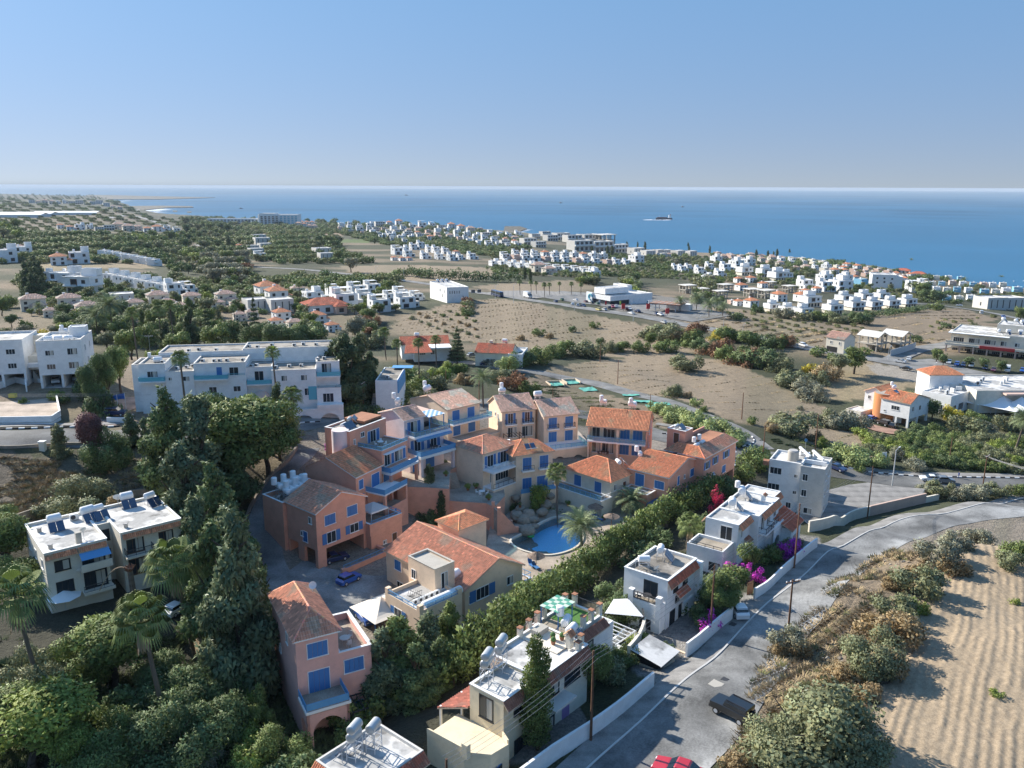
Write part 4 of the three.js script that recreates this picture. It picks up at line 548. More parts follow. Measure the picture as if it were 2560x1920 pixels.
{// --- big pink house with stair block
const h=Q.p14=new House('pink_house','large pink house with tiled skirts round a flat roof and stair block','house',{N:[1760,1147],A:[1671,1123],B:[1831,1101],y:68.6,base:61,yaw:51,...pinkO}),{W,D,top:T}=h;
h.box('wall',M.pink,0,W,0,D,2.6,T);h.box('wall',M.pink,0,W*0.42,0.6,D,-2,2.6).box('wall',M.pink,W*0.96,W,0,D,-2,2.6).box('wall',M.pink,W*0.68,W*0.72,0,0.6,-2,2.6).box('wall',M.pink,W*0.4,W,D-0.4,D,-2,2.6);
const i=2.6,y2=T+1.5,c=[[-0.35,0.35],[W+0.35,0.35],[W+0.35,-D-0.35],[-0.35,-D-0.35]].map(([x,z])=>[x,T+0.12,z]),q=[[i,-i],[W-0.6,-i],[W-0.6,-D+1.4],[i,-D+1.4]].map(([x,z])=>[x,y2,z]);
h.tiles('old',c[0],c[1],q[0],q[1]).tiles('orange',c[3],c[0],q[3],q[0]).tiles('old',c[1],c[2],q[1],q[2]).tiles('old',c[2],c[3],q[2],q[3]);h.ridge('orange',c[0],q[0]);h.box('roof',M.orangedeck,i,W-0.6,i,D-1.4,T,y2-0.1);
h.win('F','o',[[1.6,T-2.6,1.3,1.6],[5.4,T-2.5,1.3,1.6],[10.6,T-2.5,1.5,1.6]]);h.win('F','c',[[1.4,T-5.8,1.5,1.5],[4.6,T-5.6,1.1,1.4],[9.8,T-5.6,1.7,1.6]]);
h.slab(M.trim,W,W+1.6,0.4,3,T-2.8,0.25).slab(M.trim,W,W+1.6,0.4,3,T-5.8,0.25);h.rail([[W,0.5],[W+1.5,0.5],[W+1.5,3]],T-2.8).rail([[W,0.5],[W+1.5,0.5],[W+1.5,3]],T-5.8);
h.block(M.pink,3.2,6.6,D-2.6,D+1.6,0,T+3.8,{par:0.25,cap:M.trim});h.win('L','d',[[D-0.6,T+0.9,1.2,2.2]],{at:3.2,mat:M.brown});
h.box('wall',M.pink,6.6,W-0.6,D-1.4,D-1.1,T,y2+0.6);
for(let k=0;k<2;k++)heater(h,3.4+k*2.4,T+0.9,3.4,0,`white stacked tanks in front of the stair block, the pair ${k ? 'farther from' : 'nearer'} the gabled neighbour`,{two:1,low:1,plates:0});
heater(h,4.4,T+3.7,D,10,'silver tank on top of the stair block of the large house',{mat:M.tankgrey,plates:2,low:1});aircon(h,4.6,T-5.2,-0.25,0,'air conditioner under the blue shutter of the large house with the stair block');
}
{// --- clubhouse
const h=Q.p15=new House('clubhouse','apricot clubhouse with roof terrace, stair tower and long tile roof','building',{N:[1049,1530],A:[972,1477],B:[1155,1482],y:67.4,base:61.5,yaw:45}),{W,D,top:T}=h;
h.block(M.beige,0,W,0,D,-2,T,{par:0.55,deck:M.deck,t:0.25});h.rail([[0.1,D],[0.1,0.1],[W*0.94,0.1]],T,{h:0.6,bars:1});for(const[x,d]of[[0,0],[W-0.7,0],[0,D-0.6]])h.box('wall',M.beige,x,x+0.7,d,d+0.6,T,T+0.75);
h.win('L','o',[[D*0.62,T-3.1,1.6,1.7]]);h.win('L','g',[[D*0.55,T-6.9,2.0,2.4]],{door:1});h.win('L','c',[[D*0.8,T-6.9,1.2,2.4]],{door:1});h.win('F','o',[[W*0.28,T-3.5,1.9,1.6]]);h.win('F','g',[[W*0.74,T-2,0.5,1],[W*0.72,T-6,0.6,1]]);
const[tx,td]=h.loc(1087,1424,70),[ax,ad]=h.loc(1023,1389,70),[bx]=h.loc(1126,1405,70),TT=(70-61.5)*S;h.block(M.beige,tx,tx+3.6,td,td+6,-1,TT,{par:0.3,deck:M.concrete,cap:M.concrete});h.win('F','g',[[tx+1.7,T-0.4,1.1,2.4]],{at:td,door:1,bars:2});h.win('L','g',[[td+4.8,T-0.1,0.8,1.4]],{at:tx});
const[gx,gd]=h.loc(1162,1477,66.6),[gx1]=h.loc(1287,1404,66.6),[,gd1]=h.loc(984,1369,66.6),GT=(66.6-61.5)*S;h.box('wall',M.beige,gx,gx1,gd,gd1,-2,GT);h.gable('old',gx,gx1,gd,gd1,GT,2.7,'d',{mat:M.beige,at:0.56});h.win('F','o',[[gx+3.4,GT-2.4,2.4,1.8]],{at:gd});h.win('F','g',[[gx+1.2,GT-2.4,0.8,1.2],[gx+9,GT-2.2,1.2,1.3]],{at:gd});h.win('L','c',[[gd1-3,GT-2.3,1.6,1.6]],{at:gx});h.win('L','g',[[gd1-3.4,0.3,1.4,1.4]],{at:gx});
const[sx,sd]=h.loc(1147,1326,68.5),ST=(68.5-61.5)*S;h.box('wall',M.beige,sx,sx+6,sd,sd+5.2,0,ST);h.hip('orange',sx,sx+6,sd,sd+5.2,ST,1.1);
h.block(M.beige,sx-4.5,sx,sd+0.6,sd+5,0,ST-1.7,{par:0.1,deck:M.orangedeck});
// parapet and balcony towards the pool
h.block(M.beige,gx1,gx1+2.6,gd+0.5,gd+7,-2,2.6,{par:0.2,deck:M.stonepave,cap:M.trim});h.rail([[gx1,gd+0.6],[gx1+2.5,gd+0.6],[gx1+2.5,gd+7]],2.6);
heater(h,tx+4.9,T-0.4,td+1.5,10,'white tank against the stair tower on the clubhouse terrace',{low:1,plates:0,big:1});
for(let k=0;k<4;k++)heater(h,W*0.94-0.9-k*0.02,T-0.55,0.8+0,0,'',{low:1,plates:0,scale:1.25}).position.copy(h.world(2.2+k*1.62,T-0.55,0.85));
[...scene.children].slice(-4).forEach((o,k)=>{o.userData.label=`white tank lying along the clubhouse terrace edge, ${ORD[k]} from the apricot corner`;o.userData.group='tanks along the clubhouse terrace edge';});
for(let k=0;k<5;k++)aircon(h,1.6+k*0.95,T-0.55,td-0.5,0,`air conditioner against the stair tower wall, ${ORD[k]} from the blue railing`,'air conditioners on the clubhouse terrace');
heater(h,sx-2.2,ST-1.7,sd+2,40,'white tank on the bare roof before the small hipped roof',{low:1,plates:1});
const air=thing('drying_rack','folding drying rack standing on the clubhouse roof terrace','drying rack',h.world(2.4,T-0.5,4));const g=new GB();for(const z of[-0.8,0.8])g.bar([-0.9,0,z],[0.9,0.9,z],0.03).bar([0.9,0,z],[-0.9,0.9,z],0.03);for(let i=0;i<7;i++)g.bar([-0.9+i*0.3,0.9,-0.8],[-0.9+i*0.3,0.9,0.8],0.02);mesh('frame',g,M.iron,air);
}
// ---------------------------------------------------------------- pool, terrace, rocks
{
const y=61*S+0.12,shape=[[1276,1352],[1300,1338],[1330,1322],[1360,1304],[1392,1293],[1420,1297],[1440,1312],[1456,1332],[1455,1354],[1436,1372],[1405,1384],[1370,1389],[1335,1385],[1303,1376],[1282,1364]],cur=new THREE.CatmullRomCurve3(shape.map(([a,b])=>P(a,b,y)),true).getPoints(80).map((p)=>[p.x,p.z]);
const deck=[[1226,1310],[1290,1270],[1370,1262],[1440,1250],[1500,1280],[1560,1262],[1640,1262],[1660,1290],[1560,1330],[1440,1425],[1370,1470],[1290,1500],[1250,1440],[1215,1370]].map(([a,b])=>{const p=P(a,b,y);return[p.x,p.z];});
const sh=new THREE.Shape(deck.map((p)=>new THREE.Vector2(p[0],-p[1])));sh.holes.push(new THREE.Path(cur.map((p)=>new THREE.Vector2(p[0],-p[1]))));const g=new THREE.ExtrudeGeometry(sh,{depth:3,bevelEnabled:false});g.rotateX(-Math.PI/2);g.translate(0,y-3,0);struct('pool_terrace',g,M.stonepave);
const t=thing('swimming_pool','curved blue swimming pool with a leaning palm at its edge','pool',[0,0,0]),b=new GB(),cen=cur.reduce((a,p)=>[a[0]+p[0]/cur.length,a[1]+p[1]/cur.length],[0,0]);
for(let i=0;i<cur.length-1;i++){const a=cur[i],c=cur[i+1];b.quad([a[0],y-1.6,a[1]],[a[0],y,a[1]],[c[0],y,c[1]],[c[0],y-1.6,c[1]]);b.tri([a[0],y-1.6,a[1]],[c[0],y-1.6,c[1]],[cen[0],y-1.6,cen[1]]);}mesh('basin',b,std([0.22,0.6,0.85],{side:2,roughness:0.5}),t);
const w=new GB();for(let i=0;i<cur.length-1;i++)w.tri([cur[i][0],y-0.14,cur[i][1]],[cen[0],y-0.14,cen[1]],[cur[i+1][0],y-0.14,cur[i+1][1]]);mesh('water',w,new THREE.MeshPhysicalMaterial({color:C(0.62,0.88,0.98),transmission:1,thickness:0,roughness:0.06,bumpMap:rep(T_wave,5),bumpScale:0.05,side:2}),t);
const rim=new GB();cur.forEach((p,i)=>{if(i%1)return;const q=cur[(i+1)%cur.length];rim.bar([p[0],y+0.02,p[1]],[q[0],y+0.02,q[1]],0.2,4);});mesh('coping',rim,std([0.6,0.55,0.47]),t);
reseed(31);const rockGeo=[0,1,2].map((k)=>{const g=new THREE.IcosahedronGeometry(1,2),p=g.attributes.position;for(let i=0;i<p.count;i++){const v=new THREE.Vector3().fromBufferAttribute(p,i),s=0.75+0.5*fbm(v.x*1.6+k*9+5,v.y*1.6+v.z*1.9+7,3);p.setXYZ(i,v.x*s,v.y*s*0.75,v.z*s);}g.computeVertexNormals();return g;});
const rocks=[[1290,1290,1.3],[1308,1300,1.5],[1322,1284,1.2],[1300,1272,1.0],[1334,1300,1.1],[1318,1328,1.5],[1302,1322,0.7],[1338,1316,0.7],[1262,1210,1.3],[1280,1225,1.5],[1300,1222,1.2],[1356,1280,1.1],[1362,1262,1.3],[1350,1250,0.9],[1376,1240,0.9],[1344,1232,0.9],[1290,1245,1.0]];
rocks.map((r)=>[...r,Math.hypot(r[0]-1318,r[1]-1328)]).sort((a,b)=>a[3]-b[3]).forEach(([px,py,s],i)=>{const p=P(px,py,y+(py<1250?2:py<1300?1:0.3)),r=mesh(numbered('boulder'),pick(rockGeo),M.rock,scene);r.position.copy(p);r.scale.setScalar(s);r.rotation.y=rr(0,6);tag(r,i?`pale boulder in the pool rockery, ${ORD[i] ?? 'farthest'} from the big poolside boulder`:'big pale boulder right at the pool edge','boulder','boulders of the pool rockery');});
// steps from the court down to the pool
const a=P(1240,1275,64.8*S),c=P(1285,1322,y),st=thing('stone_steps','stone steps between pink side walls leading down to the pool','steps',[0,0,0]),dir=c.clone().sub(a).setY(0),L=dir.length();dir.normalize();const sd=new THREE.Vector3(-dir.z,0,dir.x),N=14;
for(let i=0;i<N;i++){const y1=lerp(a.y,c.y+0.2,i/(N-1)),q=(f,w)=>{const p=a.clone().addScaledVector(dir,f*L/N).addScaledVector(sd,w);return[p.x,p.z];};mesh('step',new GB().prism([q(i,-1.3),q(i+1,-1.3),q(i+1,1.3),q(i,1.3)],y-1,y1),M.stonepave,st);}
for(const w of[-1.55,1.55]){const b=new GB(),q=(f,o)=>a.clone().addScaledVector(dir,f).addScaledVector(sd,w+o);for(let i=0;i<6;i++){const f0=L*i/6,f1=L*(i+1)/6,hy=(f)=>lerp(a.y,c.y,f/L)+0.75,A0=q(f0,-0.18),A1=q(f1,-0.18),B0=q(f0,0.18),B1=q(f1,0.18),lo=y-1;b.quad([A0.x,lo,A0.z],[A1.x,lo,A1.z],[A1.x,hy(f1),A1.z],[A0.x,hy(f0),A0.z]).quad([B1.x,lo,B1.z],[B0.x,lo,B0.z],[B0.x,hy(f0),B0.z],[B1.x,hy(f1),B1.z]).quad([A0.x,hy(f0),A0.z],[A1.x,hy(f1),A1.z],[B1.x,hy(f1),B1.z],[B0.x,hy(f0),B0.z]);}const e=q(L,0);b.box(e.x-0.3,e.x+0.3,y-1,c.y+1.1,e.z-0.3,e.z+0.3);const e0=q(0,0);b.box(e0.x-0.3,e0.x+0.3,y-1,a.y+1.1,e0.z-0.3,e0.z+0.3);mesh('side_wall',b,M.pink,st);}
// upper garden steps
const u0=P(1128,1180,67.2*S),u1=P(1140,1218,65*S),up=thing('stone_steps','narrow pale steps between the hedged terrace and the beige wall','steps',[0,0,0]);const d2=u1.clone().sub(u0).setY(0),L2=d2.length();d2.normalize();const s2=new THREE.Vector3(-d2.z,0,d2.x);for(let i=0;i<11;i++){const q=(f,w)=>{const p=u0.clone().addScaledVector(d2,f*L2/11).addScaledVector(s2,w);return[p.x,p.z];};mesh('step',new GB().prism([q(i,-1),q(i+1,-1),q(i+1,1),q(i,1)],60*S,lerp(u0.y,u1.y,(i+1)/11)),M.stonepave,up);}
// thatched parasols
const para=(px,py,label,flat)=>{const p=P(px,py,y),o=thing('thatched_parasol',label,'parasol',p);mesh('pole',new GB().bar([0,0,0],[0,2.5,0],0.06,6),M.wood,o);const cone=new THREE.ConeGeometry(1.55,flat?0.6:0.85,20,3,true),q=cone.attributes.position;for(let i=0;i<q.count;i++)q.setY(i,q.getY(i)+2.45+(hash(i,7)-0.5)*0.12);cone.computeVertexNormals();mesh('thatch',cone,std([0.3,0.22,0.17],{map:rep(T_rough,0.3),side:2}),o);for(let i=0;i<8;i++){const t=i/8*6.283;mesh('rib',new GB().bar([0,2.75,0],[Math.cos(t)*1.4,2.1,Math.sin(t)*1.4],0.02),M.wood,o);}return o;};
para(1340,1418,'thatched parasol above blue loungers at the near side of the pool');para(1488,1292,'thatched parasol against the terrace wall of the hip-roofed house');para(1528,1318,'dark thatched parasol nearest the hedge',1);
const lounge=(px,py,turn,label)=>{const p=P(px,py,y),o=thing('sun_lounger',label,'sun lounger',p,turn,'blue sun loungers by the pool');ub('seat',M.blue,0,0.35,0.3,0.65,0.08,1.3,o);const k=ub('backrest',M.blue,0,0.6,-0.6,0.65,0.08,0.75,o);k.rotation.x=0.8;for(const x of[-0.28,0.28])for(const z of[-0.3,0.85])ub('leg',M.blue,x,0.16,z,0.06,0.33,0.06,o);};
[[1328,1415,0.4,'under the near thatched parasol, beside the pole'],[1338,1420,0.5,'under the near thatched parasol, farther from the water'],[1326,1408,0.2,'under the near thatched parasol, closest to the pool'],[1478,1290,0.9,'beside the terrace wall, nearest the leaning palm'],[1488,1294,0.8,'beside the terrace wall, middle of three'],[1497,1300,0.8,'beside the terrace wall, nearest the dark parasol']].forEach(([a,b,t,l])=>lounge(a,b,t,'blue sun lounger '+l));
const buoy=thing('float','green float on the water at the end of the pool','float',P(1327,1340,y-0.1));mesh('disc',new THREE.CylinderGeometry(0.6,0.6,0.12,16),std([0.05,0.35,0.15]),buoy);mesh('rim',new THREE.TorusGeometry(0.55,0.1,6,18).rotateX(Math.PI/2),M.green,buoy);
}
// ================================================================ white and cream houses along the street
const frameD={frame:M.dark};
{// cream house with big white roof
const h=Q.w1=new House('cream_house','cream house with big white roof, yellow front terrace and tanks behind the columnar cypress','house',{N:[1259,1754],A:[1169,1715],B:[1455,1625],y:73.6,base:67,yaw:50}),T=h.top;
h.block(M.yellow,0,5.3,0,4.4,-1,T,{par:0.3,deck:M.deck,cap:M.trim,t:0.2});h.block(M.cream,5.3,13.4,-0.4,6.4,-1,T+0.02,{par:0.3,deck:M.deck,cap:M.trim,t:0.2});
h.fringe('brown','F',-0.1,5.2,T-0.05,0.75,0.7);h.fringe('brown','F',5.25,13.3,T-0.05,0.8,0.75,-0.4);h.fringe('orange','B',5.3,13.3,T-0.05,0.7,0.7,6.4);
h.win('L','g',[[2.2,T-2.9,1.7,2.4]],{door:1,frame:M.dark,bars:2});h.win('F','g',[[2.4,T-2.4,1.7,1.2],[2.6,0.1,1.9,2.2]],{frame:M.dark});h.win('F','g',[[7.4,T-3,1.7,2.3],[10.6,T-3,2.6,2.3],[6.6,0,1.8,2.3]],{at:-0.4,frame:M.dark,door:1});h.win('F','d',[[9.5,0,1.3,2.3]],{at:-0.4,mat:std([0.3,0.2,0.42])});
h.slab(M.offwhite,5.4,9,-2.2,-0.4,T-3.05,0.25);
// front terrace with angled bay
const bay=[[-4.4,-6],[-4.2,-1.2],[-2.9,0.9],[-0.6,1.2],[0.02,0],[0.02,-6]];h.b('wall',M.yellow).prism(bay,-1,3.55);h.b('terrace_floor',M.yellow).prism(bay.map(([x,z])=>[x*0.93-0.1,z*0.93-0.2]),3.5,3.6);
const par=(a,b,y0=3.5,y1=4.3)=>h.b('wall',M.yellow).prism([[a[0],a[1]],[b[0],b[1]],[b[0]*0.94-0.1,b[1]*0.94-0.12],[a[0]*0.94-0.1,a[1]*0.94-0.12]],y0,y1);par(bay[0],bay[1]);par(bay[1],bay[2],3.5,3.95);par(bay[2],bay[3],3.5,3.9);par(bay[3],bay[4]);h.box('wall',M.yellow,-4.5,-4.0,0.6,1.3,3.5,5.0);
{const g=new THREE.Group();g.name='window';g.position.set(-1.75,1.1,1.06);g.rotation.y=0.13;h.g.add(g);ub('frame',M.blue,0,0.6,0.02,1.6,1.2,0.06,g);ub('pane',M.glass,0,0.62,0.06,1.4,1.0,0.02,g);}
aircon(h,-4.0,-0.2,1.3,-60,'big air conditioner on the ground against the yellow bay').scale.setScalar(1.7);
// lean-to with red tiles behind
h.tiles([0.3,0.09,0.06],[-0.8,3.6,-8.2],[6.2,3.6,-8.2],[-0.2,5.0,-4.5],[5.6,5.0,-4.5]);for(const x of[-0.5,2.6,5.6])ub('lean_to_post',M.trim,x,1.5,-8,0.2,4.6,0.2,h.g);
// roof terrace with posts
h.block(M.cream,13.4,20.2,2.4,7.2,-1,T-0.4,{par:0.2,deck:M.bigdeck,cap:M.trim});h.box('wall',M.cream,10,13.4,1.2,6.4,T-0.2,T-0.1);h.box('wall',M.white,13.4,20,1.4,2.4,-1,T-0.9);h.fringe('brown','F',13.5,20,T-0.45,0.7,0.9,2.0);
const posts=[[10.1,6.3],[12,6.6],[13.9,6.9],[15.4,7.1],[19.3,7.0],[20.1,6.2],[20.1,2.7],[18.3,2.6],[16.6,2.5],[13.2,0.4],[11.9,-0.2]];for(const[x,d]of posts){h.box('wall',M.cream,x-0.25,x+0.25,d-0.25,d+0.25,T-0.5,T+0.95);h.box('post_cap',M.orangedeck,x-0.3,x+0.3,d-0.3,d+0.3,T+0.95,T+1.05);}
for(const[a,b]of[[0,1],[1,2],[2,3],[3,4],[5,6],[6,7],[7,8]])h.rail([posts[a],posts[b]],T-0.2,{mat:M.iron,bars:1});
h.box('artificial_turf',M.turf,16,19.8,2.9,6.6,T-0.56,T-0.5);h.win('F','g',[[16.2,T-3.2,1.6,1.5],[15,0,2.6,2.3],[18.4,0,2.6,2.3]],{at:1.4,frame:M.dark});h.block(M.white,20,22.4,2.2,5,-1,T-2,{par:0.5});
for(const[x,d]of[[14.2,4.2],[14.2,6.6],[16.8,4.2],[16.8,6.6]])ub('pergola_post',M.blue,x,T+0.7,-d,0.1,2.4,0.1,h.g);for(let i=0;i<6;i++)for(let j=0;j<4;j++)ub('pergola_panel',(i+j)%2?std([0.5,0.6,0.5]):std([0.08,0.3,0.22]),14.1+i*0.55,T+1.95,-4.3-j*0.65,0.53,0.05,0.62,h.g);
h.box('chimney',M.cream,11.4,12,0.5,1.1,T,T+1.5);h.tiles('orange',[11.2,T+1.5,-0.3],[12.2,T+1.5,-0.3],[11.2,T+2,-0.8],[12.2,T+2,-0.8]).tiles('orange',[12.2,T+1.5,-1.3],[11.2,T+1.5,-1.3],[12.2,T+2,-0.8],[11.2,T+2,-0.8]);h.box('bench',M.concrete,11.2,13,4.6,5.6,T-0.1,T+0.5);
heater(h,1.4,T-0.25,3.4,200,'silver tank on a tall frame nearer the yellow bay of the cream house',{mat:M.tankgrey,tall:1,plates:0,two:1});heater(h,4.2,T-0.25,4.0,200,'silver tank on a tall frame beside the white roof of the cream house',{mat:M.tankgrey,tall:1,plates:2,two:1});heater(h,14.6,T-0.5,3.4,20,'white tank on a frame between the posts of the roof terrace',{plates:1,two:1});heater(h,13.4,T-0.4,1.8,10,'low white tank in front of the roof terrace posts',{plates:0});
for(const[x,d,l]of[[11.2,2.6,'nearest the tiled chimney'],[11.9,3.2,'second from the tiled chimney'],[12.5,2.4,'nearest the low white tank']]){const p=thing('flower_pot','terracotta plant pot on the roof terrace, '+l,'plant pot',h.world(x,T-0.1,d),0,'pots on the roof terrace');mesh('pot',new THREE.CylinderGeometry(0.3,0.2,0.45,12).translate(0,0.22,0),M.orangedeck,p);mesh('plant',new THREE.IcosahedronGeometry(0.3,1).translate(0,0.6,0),std([0.07,0.14,0.04]),p);}
}
{// white house with bituminous roof
const h=Q.w2=new House('white_house','two-storey white house with grey flat roof and small front balcony','house',{N:[1670,1453],A:[1562,1420],B:[1740,1403],y:72.5,base:66.3,yaw:52,W:8.4,D:6.4}),{W,D,top:T}=h;
h.block(M.white,0,W,0,D,-1,T,{par:0.35,deck:M.dirtydeck,cap:M.trim});h.fringe('red','F',-0.1,W*0.95,T-0.1,0.9,0.6);h.fringe('red','F',2.2,5.4,T-2.4,0.7,0.8);h.box('wall',M.white,W*0.95,W+0.6,-0.7,0.2,1,T-0.4);
h.win('L','g',[[2.4,T-3.1,1.9,2.3]],{frame:M.dark,door:1,bars:2});h.win('L','g',[[5.6,0.8,1.2,1.0]],{frame:M.dark});h.block(M.white,-1.5,0,0.2,4.6,-1,T-3.1,{par:0.12,deck:M.bigdeck});h.box('wall',M.white,-1.6,-0.9,0.1,0.8,0,T-1.9).box('wall',M.white,-1.6,-0.9,4.1,4.8,0,T-1.9);h.rail([[-1.4,0.8],[-1.4,4.1]],T-3,{mat:M.iron,bars:1});h.win('L','g',[[2.2,0.5,1.5,1.2]],{at:-1.5,frame:M.dark,bars:3});
h.win('F','g',[[2.3,T-2.3,1.2,1],[5,T-2.3,1.2,1],[2.9,T-4,1,0.8],[1.7,0.2,1.3,2.1],[4,0.2,0.9,2.1]],{frame:M.dark,bars:4});h.slab(M.wood,-0.6,4.4,-2,0,0.1,0.15,'wooden_deck');
h.b('wall',M.white).prism([[4.4,0.02],[7.4,0.02],[7.4,0.3],[4.4,0.3]],-1,2.2);
heater(h,1.6,T-0.3,4.4,130,'white tank on legs near the front edge of the grey flat roof',{plates:1});heater(h,5.8,T-0.3,4.2,20,'white tank on tall legs at the rear of the grey flat roof',{plates:2});dish(h,1.2,T-0.3,2.2,160,'small dish on the grey flat roof of the white house');
}
{// long white house, tiled trims
const h=Q.w3=new House('white_house','long white house with orange-trimmed roof steps and an arched porch','house',{N:[1847,1313],A:[1778,1298],B:[1952,1229],y:71,base:64.6,yaw:54}),{W,top:T}=h,D=5.4;
h.block(M.white,0,5.2,0,D,-1,T,{par:0.25});h.block(M.white,5.2,15,-1.3,D,-1,T+0.05,{par:0.3});h.block(M.white,15,18.4,-0.4,D,-1,T,{par:0.25});h.fringe('orange','F',0.1,5,T-0.1,0.8,0.6);h.fringe('orange','F',6.4,14.6,T-0.1,0.8,0.6,-1.3);h.fringe('orange','F',15.2,18.2,T-0.1,0.8,0.6,-0.4);h.fringe('orange','B',0,18,T-0.1,0.8,0.6,D);
h.block(M.white,-4.4,0,0.6,D+1,-1,T-3.0,{par:0.5,deck:M.bigdeck});h.rail([[-4.3,0.8],[-4.3,D+0.8]],T-3,{mat:M.iron,h:0.5});h.win('L','g',[[1.8,1,1.6,1.2]],{at:-4.4,frame:M.dark});h.box('wall',M.white,-6,-4.4,3.6,5.6,-1,1.2);h.fringe('orange','L',3.4,5.8,1.5,0.5,0.9,-5.2);h.win('L','d',[[4.6,-0.8,0.8,1.6]],{at:-6,mat:M.dark});h.win('L','g',[[1.9,T-2.9,1.8,2.2]],{door:1});h.win('F','d',[[3.8,-0.3,1.2,2.3]],{mat:M.dark});h.fringe('brown','F',2.8,4.8,T-3.3,0.6,0.9);h.win('F','g',[[1.5,T-2.6,0.5,1.4]]);
h.win('F','g',[[7.2,T-2.9,1.4,2.2],[10,T-2.9,1.4,2.2],[13,T-2.6,1,1.2]],{at:-1.3,door:1});h.slab(M.white,5.6,9.4,-2.6,-1.3,T-3,0.25);h.rail([[5.7,-1.3],[5.7,-2.5],[9.3,-2.5],[9.3,-1.3]],T-3,{mat:M.iron,bars:1});h.slab(M.white,10,12.4,-2.4,-1.3,T-3,0.25);h.rail([[10,-2.3],[12.3,-2.3]],T-3,{mat:M.iron,bars:1});
h.holed(M.white,'F',9,14.2,-1,T-3.2,0.3,[[11.2,2.6,3.4,1]],-2.6);h.box('wall',M.white,9,9.3,-2.6,-1.3,-1,T-3.2);h.tiles('red',[12.6,T-4.4,4.6],[18.8,T-4.4,4.6],[12.6,T-2.6,1.0],[18.8,T-2.6,1.0]);h.block(M.white,13.2,18.4,-4.2,-0.4,-1,T-4.3,{par:0});h.win('F','g',[[15.8,0,3,1.6]],{at:-4.2});
h.box('chimney',M.white,12,12.7,0.2,0.8,T,T+1);h.tiles('orange',[11.8,T+1,0],[12.9,T+1,0],[11.8,T+1.3,-0.5],[12.9,T+1.3,-0.5]);
heater(h,5.8,T-0.2,3.4,20,'big white tank on the long white roof, nearer the chimneyless end',{plates:2,big:1});heater(h,11.6,T-0.2,4.0,20,'double white tank on the long white roof, behind the tiled chimney',{plates:2,two:1,big:1});
}
{// three-storey white block
const h=Q.w4=new House('white_block','three-storey white block with water cylinder on the roof beside the bend','building',{N:[2063,1174],A:[1917,1152],B:[2086,1147],y:68,base:59,yaw:60,W:8.4,D:11}),{W,D,top:T}=h;
h.block(M.offwhite,0,W,0,4.6,-3,T,{par:0.4});h.block(M.white,1.1,W,4.6,D,-3,T+0.02,{par:0.4});h.b('roof',M.orangedeck).prism([[0.2,-D-0.02],[1.6,-D-0.02],[1.6,-D-1.3],[0.2,-D-1.1]],T-1.2,T-0.3);
h.win('L','g',[[3.6,T-3,0.9,1.4],[3.6,T-6.3,0.9,1.4],[2.6,T-9.8,1.5,1.2]]);h.win('L','g',[[9.6,T-3,2.2,1.4],[5.6,T-3.1,0.6,0.7],[9.8,T-6.4,2.2,1.3],[5.6,T-6.6,0.6,0.7],[6.6,T-9.8,0.9,1.2]],{at:1.1});h.win('F','g',[[2,T-3,1.2,1.4],[5.4,T-3,1.2,1.6],[2,T-6.3,1.2,1.4],[5.4,T-6.3,1.2,1.6],[2.6,T-9.6,1.2,1.2]]);
h.slab(M.white,W,W+1.8,0.5,7,T-6.5,0.3);h.box('wall',M.white,W+1.6,W+1.8,0.5,7,T-6.5,T-5.5);h.stairs(M.white,W+1.8,W+6,1,2.6,-1,2.8,8);h.box('wall',M.white,W+1.8,W+7,2.6,3.0,-1,3.4);
h.box('wall',M.white,0.6,W,4.4,4.7,T-0.2,T+0.5).box('wall',M.white,3,3.4,0.3,4.4,T-0.3,T+0.5);
const t=thing('water_cylinder','grey concrete water cylinder on the three-storey white block','water tank',h.world(4,T-0.35,7));mesh('drum',new THREE.CylinderGeometry(1.1,1.15,1.9,20).translate(0,0.95,0),M.concrete,t);mesh('lid',new THREE.CylinderGeometry(0.9,1.0,0.22,20).translate(0,2.0,0),M.grey,t);mesh('outlet',new GB().bar([1.1,0.2,0],[1.8,0.2,0.3],0.05),M.steel,t);
for(const[x,d,r,l]of[[5.6,2.4,0.16,'nearer the street'],[6.6,5.2,0.16,'nearer the road bend']]){const t=thing('roof_beam','white concrete beam rising from the block roof, the one '+l,'beam',h.world(x,T+0.6,d),h.turn+0.7);const m=ub('beam',M.white,0,0.35,0,4.2,0.4,0.45,t);m.rotation.z=r;ub('support',M.white,1.5,-0.3,0,0.4,1.2,0.4,t);}
// paved yard and its retaining wall
const yd=[[1998,1285],[2060,1228],[2120,1212],[2170,1206],[2230,1214],[2312,1222],[2305,1236],[2190,1262],[2150,1288],[2075,1318],[2030,1318]];plat('yard',yd,59.2,52,M.white,M.pavement,'raised concrete yard with pale wall behind the three-storey block','yard');
struct('stone_wall',wallGeo([[2021,1330],[2070,1320],[2120,1306],[2172,1290]],2.1,0.35,2.5,2),M.cream);struct('concrete_wall',wallGeo([[2172,1290],[2240,1274],[2312,1257]],2.2,0.4,2.5,2),M.peach);struct('concrete_wall',wallGeo([[2312,1257],[2345,1250]],1.4,0.4,2.5,2),M.cream);
}
